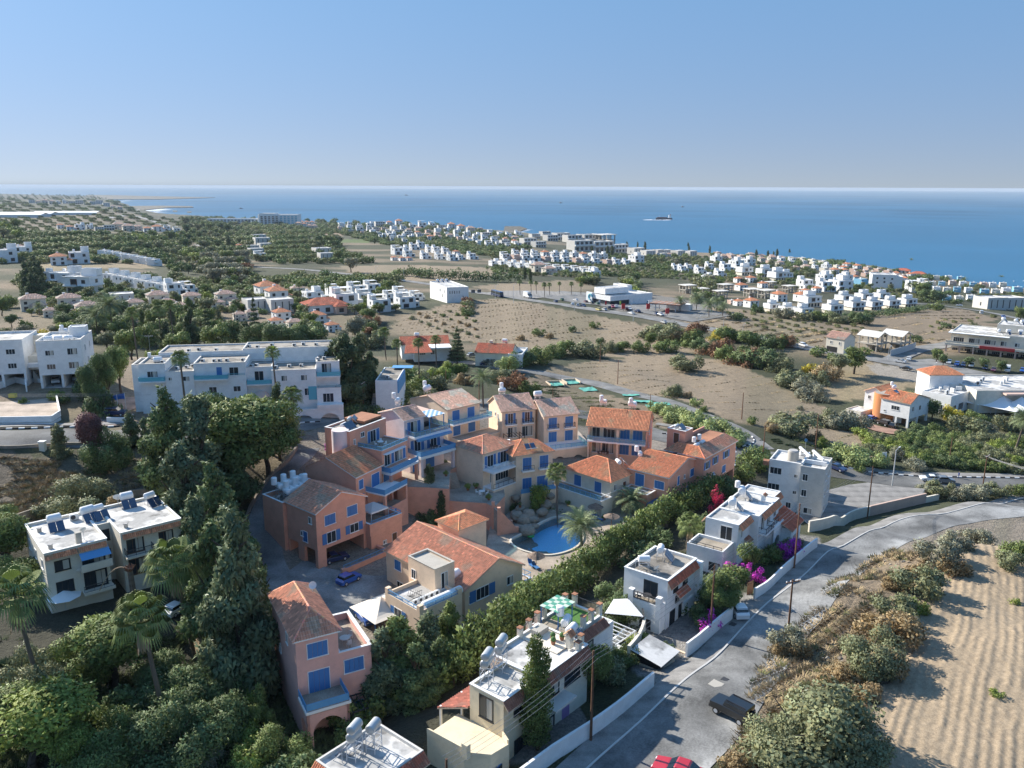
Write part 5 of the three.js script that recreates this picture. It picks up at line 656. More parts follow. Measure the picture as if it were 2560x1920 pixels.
{// roof at the bottom edge
const h=Q.w5=new House('white_roofed_house','house at the bottom edge with grey roof and silver tanks on frames','house',{N:[905,1983],A:[793,1913],B:[1040,1884],y:71.5,base:65.5,yaw:50,W:7.2,D:6.4}),{W,D,top:T}=h;
h.block(M.offwhite,0,W,0,D,-1,T,{par:0.35});h.fringe('orange','L',0,D,T-0.05,0.5,0.5);h.fringe('red','F',3.4,W,T-0.1,0.8,0.9);
heater(h,2.7,T-0.3,4.2,200,'silver tank on a tall frame at the bottom edge, nearer the hedge',{mat:M.tankgrey,tall:1,two:1,plates:1});heater(h,4.6,T-0.3,3.8,200,'silver tank on a tall frame at the bottom edge, nearer the street',{mat:M.tankgrey,tall:1,plates:1});ub('vent',M.concrete,1,T+0.3,-1.2,0.6,0.9,0.6,h.g);
}
// ---- street walls, gates, sheds
top('garden_wall',wallGeo([[1240,2010],[1361,1920],[1474,1845],[1632,1718]],1.9,0.28,2.5,1),M.white,'long white street wall in front of the cream house','wall');
top('garden_wall',wallGeo([[1715,1643],[1769,1599],[1829,1549]],1.9,0.26,2.5,1),M.white,'white wall with trailing bougainvillea beside the parked white hatchback','wall');top('garden_wall',wallGeo([[1885,1500],[1960,1437],[2041,1369]],1.7,0.26,2.5,1),M.white,'white wall with a brown gate below the magenta bougainvillea','wall');
top('garden_wall',wallGeo([[1420,1690],[1500,1640],[1560,1592]],1.2,0.25,2.5,1.5),M.white,'inner white wall along the sunken garden of the cream house','wall');top('garden_wall',wallGeo([[1570,1660],[1600,1620],[1610,1585]],2.4,0.35,2,1),M.cream,'white wall with gate post between shed and cream house garden','wall');
{const t=thing('gate','brown wooden gate under the magenta bougainvillea','gate',G(1874,1486),0.65);for(let i=0;i<6;i++)ub('board',M.wood,-0.55+i*0.22,1.0,0,0.2,2.0,0.06,t);ub('rail',M.wood,0,0.4,0.05,1.3,0.12,0.06,t);ub('rail',M.wood,0,1.6,0.05,1.3,0.12,0.06,t);}
{const h=new House('garden_shed','low shed with a pale sheet roof by the pavement','shed',{N:[1650,1660],A:[1605,1616],B:[1672,1612],y:68.3,base:66,yaw:50,W:3.6,D:3.4});h.box('wall',M.sand,0,h.W,0,h.D,-1,1.6);h.b('roof',M.deck).quad([-0.4,2.6,0.4],[h.W+0.4,2.6,0.4],[h.W+0.4,3.2,-h.D-0.4],[-0.4,3.2,-h.D-0.4]).box(-0.4,h.W+0.4,2.5,2.6,0.3,0.4);h.box('wall',M.dark,0.2,h.W-0.2,0.2,h.D-0.2,1.6,2.6);h.box('wall',M.sand,h.W,h.W+2.6,-0.6,-0.3,-1,1.2).box('wall',M.sand,h.W+2.4,h.W+2.7,-0.6,1.6,-1,1.2);}
{const t=thing('garden_pergola','white slatted garden pergola over a table between two street houses','pergola',G(1535,1628),0.85);for(const x of[-2,2])for(const z of[-1.6,1.6])ub('post',M.trim,x,1.2,z,0.12,2.5,0.12,t);for(const z of[-1.6,1.6])ub('beam',M.trim,0,2.45,z,4.3,0.14,0.1,t);for(let i=0;i<6;i++)ub('slat',M.trim,-2+i*0.8,2.55,0,0.1,0.1,3.6,t);}
{const t=thing('shade_sail','white shade sail on dark posts beside the grey-roofed white house','shade sail',G(1560,1575));const y=2.6;mesh('sail',new GB().tri([-2.6,y,0.4],[2.2,y+0.2,1.6],[0.6,y+1.2,-1.2]).tri([-2.6,y,0.4],[0.6,y+1.2,-1.2],[-1.2,y+0.7,-2]),M.whitefabric,t);for(const[x,z,q]of[[-2.6,0.4,y],[2.2,1.6,y+0.3],[0.6,-1.2,y+1.2],[2.4,-1.4,y+0.3]])mesh('post',new GB().bar([x,-0.6,z],[x,q,z],0.07),M.iron,t);mesh('beam',new GB().bar([2.2,y+0.2,1.6],[2.4,y+0.2,-1.4],0.07),M.iron,t);}
// court canopy over the blue car
{const t=thing('canopy','beige pyramid canopy over the blue hatchback in the court','canopy',G(955,1560),0.75);const y=2.5,r=3.2,a=[[-r,y,r],[r,y,r],[r,y,-r],[-r,y,-r]],ap=[0,y+1.7,0];for(let i=0;i<4;i++){const b=new GB(),p=a[i],q=a[(i+1)%4],N=6;for(let k=0;k<N;k++)for(let l=0;l<N;l++){const f=(u,v)=>{const e=p.map((x,m)=>lerp(x,q[m],v));return e.map((x,m)=>lerp(x,ap[m],u)-(m===1?0.35*Math.sin(Math.PI*u):0));};b.quad(f(k/N,l/N),f(k/N,(l+1)/N),f((k+1)/N,(l+1)/N),f((k+1)/N,l/N));}mesh('canopy_panel',b,M.fabric,t);}for(const[x,,z]of a)mesh('post',new GB().bar([x*0.98,-1,z*0.98],[x*0.98,y,z*0.98],0.06,6),M.blue,t);}
{const h=Q.p2,t=thing('gazebo','pale fabric gazebo on the terrace of the house above carports','gazebo',h.world(h.W+3.2,4.2,2.0),h.turn),r=1.9,y=2.2;for(const[x,z]of[[-r,-r],[r,-r],[r,r],[-r,r]])mesh('post',new GB().bar([x,0,z],[x,y,z],0.05),M.steel,t);const c=[[-r,y,r],[r,y,r],[r,y,-r],[-r,y,-r]];c.forEach((p,i)=>mesh('canopy_panel',new GB().tri(p,c[(i+1)%4],[0,y+1,0]).tri(c[(i+1)%4],p,[0,y+1,0]),M.whitefabric,t));c.forEach((p,i)=>{const q=c[(i+1)%4];mesh('valance',new GB().quad([p[0],y-0.25,p[2]],[q[0],y-0.25,q[2]],q,p),M.whitefabric,t);});
const s=thing('shade_sail','small white shade cloth behind the gazebo of the carport house','shade sail',h.world(h.W+2,5.4,5.4));mesh('sail',new GB().quad([-1.4,1.6,1],[1.4,1.7,1],[1.2,2.3,-1],[-1.2,2.2,-1]),M.whitefabric,s);for(const x of[-1.2,1.2])mesh('post',new GB().bar([x,0,0.9],[x,1.7,0.9],0.04),M.steel,s);}
// ================================================================ cream apartments at the left
{
const h=Q.a1=new House('apartment_house','cream two-storey apartment house with tile-edged roof and blue awning','building',{N:[109,1385],A:[70,1309],B:[452,1296],y:74,base:66.5,yaw:40}),{W,D,top:T}=h,o={par:0.35,cap:M.trim};
h.block(M.cream,0,7.7,0,D,-2,T,o);h.block(M.cream,7.7,9.6,5.8,D,-2,T-0.02,{par:0.35});h.block(M.cream,9.6,W,0.6,D,-2,T,o);
h.fringe('orange','F',0,3.9,T-0.3,0.6,0.5);h.fringe('orange','F',4,7.6,T-0.3,0.6,0.5);h.fringe('orange','F',9.8,13.6,T-0.3,0.6,0.5,0.6);h.fringe('orange','F',13.7,W,T-0.3,0.6,0.5,0.6);
h.win('F','g',[[2,T-2.9,1.8,1.4],[2,T-6.1,2.0,1.6]],{frame:M.dark});h.win('F','g',[[5.8,T-3.1,2.8,2.2],[5.8,T-6.5,2.8,2.3]],{frame:M.dark,door:1});h.win('F','g',[[11.4,T-3.3,2.2,2.3],[11.6,T-6.6,2.6,2.3]],{frame:M.brown,door:1,at:0.6});h.win('F','g',[[15.6,T-2.8,1.9,1.5],[15.7,T-6,1.9,1.5]],{frame:M.brown,at:0.6});h.win('F','g',[[8.6,T-2.6,1.4,1.6],[8.6,T-5.6,1.2,1.6]],{frame:M.dark,at:5.8});
for(const y of[T-3.2,T-6.6]){h.slab(M.cream,3.9,7.8,-1.5,0,y,0.25);h.box('wall',M.cream,3.9,7.8,-1.5,-1.35,y,y+(y>4?0.8:0.2));}h.rail([[3.95,-1.4],[7.7,-1.4]],T-6.5,{mat:M.iron,bars:1});h.slab(M.cream,9.8,13.6,-0.7,0.6,T-3.4,0.25);h.rail([[9.9,0.6],[9.9,-0.6],[13.5,-0.6],[13.5,0.6]],T-3.3,{mat:M.iron,bars:1});
h.b('awning',M.bluelight).quad([4,T-1.6,1.8],[7.7,T-1.6,1.8],[7.7,T-0.8,0.05],[4,T-0.8,0.05]);h.win('L','g',[[2,T-2.8,1,1.3],[2,T-6,1,1.3],[6,T-2.8,1,1.3],[6,T-6,1,1.3],[10,T-2.8,1.2,1.3]]);
h.box('chimney',M.concrete,4.2,4.9,1.2,1.9,T-0.3,T+1.3);
[[3.2,9.2,0,'at the far left corner',1],[7.6,9.6,10,'beside the boxed air conditioner',1],[9,9.6,10,'just beyond the boxed air conditioner pair',0],[13.6,11.8,0,'nearest the large dish',1],[16.4,10,20,'at the garden end above collector plates',0]].forEach(([x,d,t,l,big])=>heater(h,x,T-0.3,d,t,`white water tank on the cream apartment roof ${l}`.replace('at the far left corner','at its street-corner end'),{big,plates:2,group:'tanks on the cream apartment roof'}));
dish(h,12.4,T-0.3,12,160,'large white satellite dish at the rear of the apartment roof').scale.setScalar(1.5);dish(h,5.4,T-0.3,2.4,200,'satellite dish beside the chimney on the apartment roof').scale.setScalar(1.3);dish(h,3.8,T-4.2,-0.9,180,'white dish on the balcony of the cream apartments');aircon(h,6,T-0.3,10.6,0,'boxed air conditioner at the rear of the apartment roof').scale.setScalar(1.4);
for(const[x,d,l]of[[1.2,2,'street'],[1.2,9,'rear'],[11,3,'notch']]){const v=thing('roof_vent',`small concrete vent on the apartment roof, ${l} side`,'vent',h.world(x,T-0.3,d));ub('shaft',M.concrete,0,0.25,0,0.4,0.6,0.4,v);ub('cap',M.grey,0,0.6,0,0.55,0.1,0.55,v);}
const p=thing('garden_parasol','pale grey square parasol beside the cream apartment house','parasol',G(165,1525));mesh('canopy',new THREE.ConeGeometry(2.2,0.8,8,1,true).translate(0,2.5,0),M.whitefabric,p);mesh('pole',new GB().bar([0,-0.5,0],[0,2.8,0],0.04,6),M.steel,p);
struct('garden_wall',wallGeo([[-40,1345],[60,1300],[200,1262],[330,1245],[470,1250],[560,1265]],1.4,0.3,2.5,1),M.stonewall);
}
struct('road_wall',wallGeo([[-200,1122],[0,1120],[100,1116],[230,1112],[420,1106],[560,1100]],0.5,0.35,2.5,2.5),M.stonewall);
{const t=thing('wall_pier','pale pier on the roadside wall above the scrub slope','pier',G(108,1126));ub('pier',M.cream,0,0.4,0,1.0,2.6,0.8,t);ub('cap',M.trim,0,1.75,0,1.2,0.15,1.0,t);}
struct('ramp_wall',wallGeo([[742,1122],[712,1162],[666,1210],[628,1268],[612,1350]],0.7,0.4,2.5,1),M.stonewall);
{// blocky white flats, upper left
const h=Q.u1=new House('white_flats','white three-storey flats with open garages, rubbing the clipped tree','building',{N:[200,849],A:[84,860],B:[216,828],y:85,base:75.5,yaw:106,W:13,D:9.2}),{W,D,top:T}=h;
h.o.group=undefined;h.g.userData.label='white three-storey flats with open garages beside the tall clipped hedge tree';
h.block(M.white,0,W,0,D,3,T,{par:0.5,cap:M.offwhite});for(const s of[0,D/2-0.25,D-0.5])h.box('wall',M.white,0,W,s,s+0.5,-2,3);h.box('wall',M.white,W-0.3,W,0,D,-2,3).box('floor',M.grey,0,W,0,D,-0.3,0);h.win('L','g',[[1.9,T-3.4,2.0,1.5],[6.6,T-3.4,1.7,1.2],[1.9,T-6.6,2,1.5],[6.6,T-6.6,1.7,1.2]],{bars:3});h.block(M.white,8,11,0.3,4,T-1,T+1.8,{par:0.2});h.win('F','g',[[4,T-3.2,0.8,1.4],[9,T-3.2,0.8,1.4],[6,T-6.4,0.8,1.4]]);
const k=Q.u0=new House('white_flats','white three-storey flats at the photo edge above the walled terrace','building',{N:[54,849],A:[-70,858],B:[72,830],y:85,base:75.5,yaw:106,W:13,D:9.6});const t=k.top;k.block(M.white,0,13,0,9.6,3,t,{par:0.5,cap:M.offwhite});for(const s of[0,4.6,9.1])k.box('wall',M.white,0,13,s,s+0.5,-2,3);k.box('wall',M.white,12.7,13,0,9.6,-2,3);k.win('L','g',[[2.6,t-3.3,1.8,1.2],[2.6,t-6.6,1.7,1.2],[7,t-3.3,1.8,1.2],[7,t-6.6,1.8,1.2]],{bars:3});
k.box('wall',M.cream,3,12,-3.2,0,3.2,6.4).box('wall',M.white,1.5,3,-3,0,4,4.9).box('wall',M.cream,9,12,-3.2,0,6,t-0.6);k.stairs(M.concrete,3.2,9,-2.6,-0.5,-1,3,10);k.box('door',M.palewood,5,5.1,-2.6,-1.2,0,3);
['nearest the stair tower','second from the stair tower','third from the stair tower'].forEach((l,i)=>heater(h,2.4,T-0.4,2.9+i*2.1,90,'round white tank on the white flats roof, '+l,{big:1,low:1,plates:0,group:'tanks on the white flats roof'}));heater(h,7,T-0.4,4.8,90,'stacked white tanks behind the row of three on the flats',{two:1,big:1,plates:0});for(const q of[0,1])aircon(h,1,T-0.4,1.2+q,-90,`grey air conditioner on the flats roof, ${q ? 'farther from' : 'nearer'} the drop`);heater(k,3,t-0.4,6.4,90,'white tank on the flats at the photo edge',{big:1,low:1,plates:0});
}
{// long white apartments with aqua balconies
const h=Q.u2=new House('white_apartments','long stepped white apartment complex with aqua balcony railings','building',{N:[346,911],B:[838,905],y:83,base:74,D:9,yaw:10}),T=h.top,o={par:0.3,deck:M.dirtydeck,cap:M.offwhite},b=(x0,x1,d0,d1,y)=>h.block(M.white,x0,x1,d0,d1,-5,y,o);
b(-1.8,0,1.4,9,T-0.4);b(0,5.2,0,9,T);b(5.2,11,-0.6,9,T-1.7);b(11,21.6,-0.2,9,T-0.2);b(21.6,27,1,9,T-1.6);b(27,36.4,-0.4,9,T-2.2);b(36.4,41.4,1.2,9,T-0.9);b(2,20,9,18,T+0.6);b(20,40,9,17,T+1.0);b(36.4,41.6,-0.9,1.2,T-6.4);
h.win('F','g',[[2.6,T-2.9,2,1.3]]);h.win('F','g',[[6.2,T-3.6,0.6,0.7],[9.4,T-3.8,1.3,1.0]],{at:-0.6});h.win('F','d',[[16.2,T-3.4,1.1,2.3]],{at:-0.2,mat:M.blue});h.win('F','g',[[19.2,T-3.0,1.8,1.8],[14.6,T-6.8,1.5,1.4],[19.6,T-6.6,1.4,1.2]],{at:-0.2});h.win('F','g',[[24.2,T-4.6,1.8,2.1]],{at:1,door:1});h.win('F','g',[[29.6,T-4.6,1.1,1.2],[33.8,T-4.6,1.2,1.2],[34.6,T-8,1.6,1.6]],{at:-0.4,bars:3});h.win('F','g',[[38.6,T-3.6,2.0,2.3]],{at:1.2,door:1});h.win('F','g',[[38.8,T-9.6,2.2,2]],{at:-0.9});
const bal=(x0,x1,d,y,k)=>{h.slab(M.white,x0,x1,d-1.3,d+0.2,y,0.25);h.rail([[x0,d],[x0,d-1.2],[x1,d-1.2],[x1,d]],y,{mat:M.turq,bars:k,h:0.9,pane:M.turq});};bal(0,5.2,0,T-3.6);bal(11.2,18,-0.2,T-3.5);h.rail([[18,-0.25],[21.4,-0.25]],T-3,{mat:M.turq,h:0.4});bal(21.7,27,1,T-5.2);bal(36.5,41.6,0.9,T-3.9);h.slab(M.white,36.4,42,-2.6,-0.9,T-9.8,0.9);h.box('wall',M.turq,34.6,36.4,-0.6,-0.5,T-9,T-6);
h.holed(M.white,'F',31,42,-5,T-10.6,0.4,[[33.6,4.2,3.4,1],[39,4.4,3.6,1]],-2.4);h.holed(M.white,'F',0.2,4.8,-3,T-5.2,0.3,[[2.4,2.4,3.2,0]],-0.1);
const dome=new THREE.SphereGeometry(2,16,8,0,6.283,0,1.57);dome.translate(24.6,T-8.6,0.6);mesh('domed_porch',dome,M.peach,h.g);h.box('wooden_shutter_wall',M.palewood,22.6,26.6,-1.4,-1.2,T-11,T-8.6);h.box('chimney',M.white,0.2,0.8,7,7.6,T,T+1.1);
heater(h,3.2,T-0.2,3,10,'round white tank on the first block of the aqua-railed apartments',{big:1,low:1,plates:0});
const acs=[[4.4,2.0,T],[8.8,4,T-1.7],[9.8,5,T-1.7],[7,3,T-1.7],[12.4,3,T-0.2],[14.8,2.6,T-0.2],[16,2.6,T-0.2],[17.5,2.6,T-0.2],[20.8,2.6,T-0.2],[22.6,2.6,T-1.6],[23.6,3,T-1.6],[27.6,3,T-2.2],[30.4,4,T-2.2],[33,4,T-2.2],[36.6,4,T-0.9],[38,5,T-0.9],[8,11,T+0.6],[10,12,T+0.6],[14,11,T+0.6],[21,12,T+1],[23,11,T+1],[26,13,T+1],[31,12,T+1],[33,13,T+1],[36,12,T+1]];acs.forEach(([x,d,y],i)=>{const row=d>8?'rear':'front',n=acs.filter((a,k)=>k<i&&(a[1]>8)===(d>8)).length;aircon(h,x,y-0.3,d,hash(i,3)*60-30,`air conditioner on the aqua-railed apartments, ${ORD[n]} along the ${row} roofs from the flats`,'air conditioners on the aqua-railed apartments');});
}
{const h=new House('white_annexe','narrow white building with dark flat roof beside the big cypress clump','building',{N:[938,951],A:[954,915],B:[993,951],y:77.5,base:72,yaw:0,D:14}),T=h.top;h.block(M.white,0,h.W,0,14,-3,T,{par:0.2,deck:M.dirtydeck});h.box('wall',M.bluelight,h.W,h.W+0.3,0,12,T-3,T-0.2);h.box('awning',M.bluelight,2,h.W+2,12,15,T+0.2,T+0.3);aircon(h,2.4,T-0.2,3,0,'air conditioner on the dark roof of the narrow white building');h.stairs(M.concrete,-1.4,-0.1,-1,5,-2,2,9);}
{// two red-roofed bungalows
const h=new House('red_roofed_villa','low white villa with red tile roofs behind three slim palms','house',{N:[1035,868],A:[1000,845],B:[1128,868],y:66,base:63,yaw:12,D:16}),{W,top:T}=h;h.box('wall',M.white,0,W,0,9,-2,T);h.gable('red',-4,W,5,15,T,2,'x',{mat:M.white});h.tiles('red',[-4,T-1,6],[6,T-1,6],[-3,T+1,0],[5,T+1,0]);h.box('wall',M.white,-4,W,5,15,-2,T);h.win('F','g',[[3,0.6,2,1.4],[7,0.6,2,1.4]]);h.slab(M.white,0,W,-2.6,0,T,0.4,'roof_edge');heater(h,2,T+1.4,10,0,'white tank on the ridge of the low red-roofed villa',{big:1,plates:0});
const k=new House('red_roofed_villa','red-roofed villa with a parked car beside the tall conifer','house',{N:[1285,885],A:[1165,880],B:[1290,868],y:65,base:61.5,yaw:80,W:12,D:14}),t=k.top;k.box('wall',M.cream,0,12,0,14,-2,t);k.gable('red',0,12,1,14,t,2.2,'d',{mat:M.cream});k.win('L','g',[[4,0.4,2,1.6],[9,0.4,2,1.6]]);heater(k,9,t+1.6,5,80,'white tank on the roof of the villa beside the tall conifer',{big:1,plates:1});k.box('chimney',M.cream,6,7,9,10,t+1,t+3.4);k.block(M.white,-1,12,-3,2,-2,t+0.2,{par:0.4});
}
// ================================================================ orange house, restaurant, shops, showroom
{
const h=Q.o1=new House('orange_turret_house','white house with orange drum tower and orange tile roofs by the orchard','house',{N:[2276,1010],A:[2156,987],B:[2311,995],y:60.6,base:54,yaw:37,W:11.5,D:16.4}),{W,D,top:T}=h;
h.box('wall',M.white,0,W,0,9,2.8,T);h.gable('orange',0,W,0,9,T,2.2,'d',{mat:M.white,at:0.35});h.box('wall',M.white,3.2,W,2.6,9,-2,2.8);for(const[x,d]of[[0,0],[5,0],[W-0.6,0],[0,3.6]])h.box('column',M.white,x,x+0.6,d,d+0.6,-2,2.8);h.box('wall',M.white,3.4,W,9,D,-2,T+0.3);h.gable('orange',3.4,W,10,D,T+0.3,1.6,'x',{mat:M.white});mesh('drum_tower',new THREE.CylinderGeometry(3.2,3.2,T+3,28).translate(3.2,(T+3)/2-2,-9.6),M.orange,h.g);mesh('tower_roof',new THREE.CylinderGeometry(3.0,3.0,0.1,28).translate(3.2,T+1.05,-9.6),M.dirtydeck,h.g);
h.win('L','g',[[4.4,T-2.8,2.4,1.3],[7.6,T-4,0.6,0.6]]);h.win('L','g',[[12.2,T-2.4,1.3,1.2],[14.8,T-2,0.8,1.1]],{at:3.4});h.win('F','g',[[2,T-2.6,1,1.4],[6,T-2.8,1,1.4]]);h.win('L','d',[[3,-0.2,1.4,2.6]],{at:3.2,mat:M.brown});h.block(M.cream,-3,3.4,13.5,18.5,-2,2.6,{par:0.3});h.win('L','g',[[16,0,1.6,2]],{at:-3});heater(h,6,T+1.2,8.6,20,'white tank between the two orange roofs of the drum-tower house',{big:1,two:1,plates:0});{const t=thing('solar_panel','dark solar panel on the orange roof beside the drum tower','solar panel',h.world(3,T+2.2,6),h.turn);for(const x of[-0.5,0.5]){const p=mesh('collector_panel',GEO.plate,M.panel,t);p.position.x=x;p.rotation.x=0.4;}mesh('frame',new GB().bar([-1.1,-0.2,0.6],[1.1,-0.2,0.6],0.05),M.steel,t);}
struct('driveway',stripGeo([[2145,1042],[2170,1058],[2200,1068],[2250,1076]],[[2150,1062],[2178,1076],[2210,1084],[2260,1090]],20,0.3,6),std([0.5,0.3,0.22],{map:rep(T_rough,4)}));
}
{
const h=new House('white_annexe','white flat-roofed block covered with roof machinery beside the marquees','building',{N:[2379,991],A:[2312,975],B:[2436,960],y:60,base:54.5,yaw:37}),{W,D,top:T}=h;h.block(M.white,0,W,0,D,-3,T,{par:0.4});h.win('F','g',[[3,1.6,1.6,1.4],[7,1,3,2.2],[12,1.6,1.6,1.4]]);h.win('L','g',[[3,1.4,1.4,1.6],[7,1.4,1.4,1.6]]);for(let i=0;i<6;i++)aircon(h,3+i*2,T-0.3,3+(i%2)*3,i*30,`roof machine on the block beside the marquees, ${ORD[i]} from its near corner`,'machines on the block beside the marquees').scale.setScalar(2);
const r=new House('restaurant','long sand-coloured restaurant with one orange hipped tower','building',{N:[2452,980],A:[2381,945],B:[2600,968],y:61,base:55,yaw:2,D:14}),t=r.top;r.block(M.cream,0,44,2,24,-3,t,{par:0.3});r.win('F','g',[[6,1,1.6,1.4],[10,1,1.6,1.4],[15,1,3,2],[20,1,2,2],[26,1,3,2]],{at:2});r.slab(M.peach,8,44,-0.6,2,t-0.6,0.5,'roof_edge');const[tx,td]=r.loc(2452,940,64);r.box('wall',M.white,-10,1,12,20,-3,t+2.6);r.hip('orange',-10,1,12,20,t+2.6,2.2);for(let i=0;i<6;i++)aircon(r,5+i*2.6,t-0.2,10+(i%3)*3,i*20,`roof machine on the sand-coloured restaurant, ${ORD[i]} from the hipped tower`,'machines on the restaurant roof').scale.setScalar(2);
// marquees: peaked white tents
const tents=[[2412,1012,7],[2462,1022,5.6],[2478,1008,5],[2492,998,5],[2506,988,5.4],[2505,1032,6],[2548,1036,6]];tents.forEach(([px,py,r],i)=>{const o=thing('marquee',`white peaked marquee, ${ORD[i]} from the orange drum-tower house`,'tent',G(px,py),0.65,'white marquees by the restaurant'),N=8;for(let s=0;s<4;s++){const b=new GB(),a=[[-r,r],[r,r],[r,-r],[-r,-r]],p=a[s],q=a[(s+1)%4],f=(u,v)=>[lerp(p[0],q[0],v)*(1-u),2.6+3.2*Math.pow(u,2.2),lerp(p[1],q[1],v)*(1-u)];for(let k=0;k<N;k++)for(let l=0;l<N;l++)b.quad(f(k/N,l/N),f(k/N,(l+1)/N),f((k+1)/N,(l+1)/N),f((k+1)/N,l/N));mesh('canopy_panel',b,M.whitefabric,o);}for(const[x,z]of[[-r,r],[r,r],[r,-r],[-r,-r]])mesh('post',new GB().bar([x,-1,z],[x,2.6,z],0.08),M.steel,o);mesh('mast',new GB().bar([0,-1,0],[0,5.9,0],0.08),M.steel,o);});
const d=thing('dance_floor_roof','flat teal and maroon canopy between block and marquees','canopy',G(2446,1000),0.65);ub('canopy_panel',M.turq,-2,2.8,-2,12,0.15,4.5,d);ub('canopy_panel',std([0.2,0.06,0.12]),0,2.75,2.4,12,0.15,3.4,d);for(const x of[-7,5])ub('post',M.steel,x,1,0,0.15,3.6,0.15,d);
}
{// shops with colonnade
const h=Q.shop=new House('shopping_arcade','cream shopping arcade with slim columns and a red shop sign','building',{N:[2380,826],B:[2560,843],y:62.5,base:53.4,D:22}),T=h.top,W=44;h.block(M.cream,0,W,0,22,5.2,T,{par:0.4});h.slab(M.cream,-1.6,W,-3,0,5.4,0.9);h.box('wall',M.cream,0,W,3.4,22,-2,5.2);h.slab(M.white,-1,22,-2.6,6,T-0.5,0.25,'awning');h.block(M.cream,16,40,8,22,T,T+3.4,{par:0.3});
h.rail([[-1.4,0],[-1.4,-2.8],[W,-2.8]],5.4,{mat:M.offwhite,pane:M.cream});for(let i=0;i<9;i++)ub('column',M.peach,-1+i*5.2,2,2.7,0.55,6,0.55,h.g);h.win('F','g',[[3,5.8,4,2],[9,5.8,4,2],[15,5.8,4,2],[20,5.8,2,2],[25,6,1.6,1.6],[30,6,2,1.6],[36,6,4,1.8]]);
[[2.6,M.white],[7.6,M.glass],[12.6,M.glass],[18,M.red],[23.6,M.red],[28.6,M.dark],[33.6,M.white],[39,M.offwhite]].forEach(([x,m],i)=>{h.win('F','g',[[x,0,4.2,2.6]],{at:3.4,door:1});ub('shop_fascia',m,x,3.6,-3.3,4.6,1.1,0.15,h.g);});ub('shop_sign',M.red,18.2,4.9,3.05,13,1.3,0.2,h.g);
reseed(9);for(let i=0;i<12;i++)heater(h,17+(i%6)*3.8+rr(0,2),i<6?T:T+3.4,i<6?rr(2,7):rr(10,20),rr(0,90),`white water tank on the shopping arcade ${i < 6 ? 'lower' : 'upper'} roof, ${ORD[i % 6]} counted along it`,{plates:1,big:1,group:'tanks on the shopping arcade roofs'});
}
{// unfinished villas
[[2108,886,22,'unfinished brown-roofed house with solid walls by the road'],[2190,880,22,'bare concrete house frame with gable roof, nearer the solid one'],[2250,878,22,'bare concrete house frame with gable roof, nearer the hoarding']].forEach(([px,py,yaw,label],i)=>{
const h=new House('unfinished_house',label,'house',{N:[px,py],y:54+0,base:54,W:8.5,D:8.5,yaw:38});h.g.position.copy(G(px,py));const T=6.4;
if(i===0){h.box('wall',M.cream,0,8.5,0,8.5,-1,T);h.gable('pale',0,8.5,0,8.5,T,2.2,'d',{mat:M.cream});h.win('L','g',[[2,3.8,1,1.2],[6,3.8,1,1.2]]);h.box('opening',M.dark,-0.03,0,3,8,0,2.6);}
else{for(const x of[0,4,8])for(const d of[0,4,8])h.box('column',M.concrete,x,x+0.45,d,d+0.45,-1,T);h.slab(M.concrete,-0.4,8.8,-0.4,8.8,3.2,0.3,'floor_slab');h.box('wall',M.concrete,3.8,4.2,4,8.4,0,6);const b=h.b('roof',M.offwhite);b.quad([-0.6,T,0.8],[-0.6,T,-9.4],[4.2,T+2,-9.4],[4.2,T+2,0.8]).quad([9,T,-9.4],[9,T,0.8],[4.2,T+2,0.8],[4.2,T+2,-9.4]).quad([-0.6,T-0.25,0.8],[4.2,T+1.75,0.8],[4.2,T+2,0.8],[-0.6,T,0.8]).quad([4.2,T+1.75,0.8],[9,T-0.25,0.8],[9,T,0.8],[4.2,T+2,0.8]);h.stairs(M.concrete,5.5,6.7,1,5,0,3,8);}
});
const t=top('hoarding',wallGeo([[2225,892],[2260,882],[2288,872]],3,0.15,4,0.5),std([0.5,0.52,0.53]),'grey printed hoarding beside the road junction','hoarding');
}
{// white showroom
const h=Q.show=new House('showroom','big white showroom with round teal emblem and glazed front','building',{N:[1526,741],A:[1456,735],B:[1610,729],y:58.8,base:53.3,yaw:33}),{W,D,top:T}=h;h.block(M.white,0,W,0,D,3.4,T,{par:0.5});h.box('wall',M.white,W*0.45,W,0,D,-2,3.4).box('wall',M.white,2,W,3,D,-2,3.4).box('pane',M.glass,0.6,W*0.45,0.6,0.7,-1,3.4).box('pane',M.glass,0.6,0.7,0.6,D*0.9,-1,3.4);h.block(M.white,3,22,D*0.45,D,T,T+3.6,{par:0.3});h.block(M.white,30,W,D,D+14,-2,T+3,{par:0.3});
h.box('sign_wall',M.white,-1,0,D*0.86,D+3,-2,T+0.6);const ring=new THREE.TorusGeometry(1.7,0.5,8,20,4.9);ring.rotateY(-Math.PI/2);ring.translate(-1.1,T-2.2,-D*0.93);mesh('round_emblem',ring,M.turq,h.g);
for(const[x,c,l]of[[-3,M.red,'nearest the emblem'],[-1,M.white,'second from the emblem'],[3,std([0.5,0.6,0.1]),'green one'],[12,M.white,'farthest from the emblem']]){const f=thing('feather_flag','tall feather flag before the showroom, '+l,'flag',h.world(x<0?-5:x,0,x<0?8+x*3:-5));ub('pole',M.steel,0,1.8,0,0.08,4.2,0.08,f);ub('banner',c,0.55,2.4,0,1.0,3.0,0.04,f);}
}
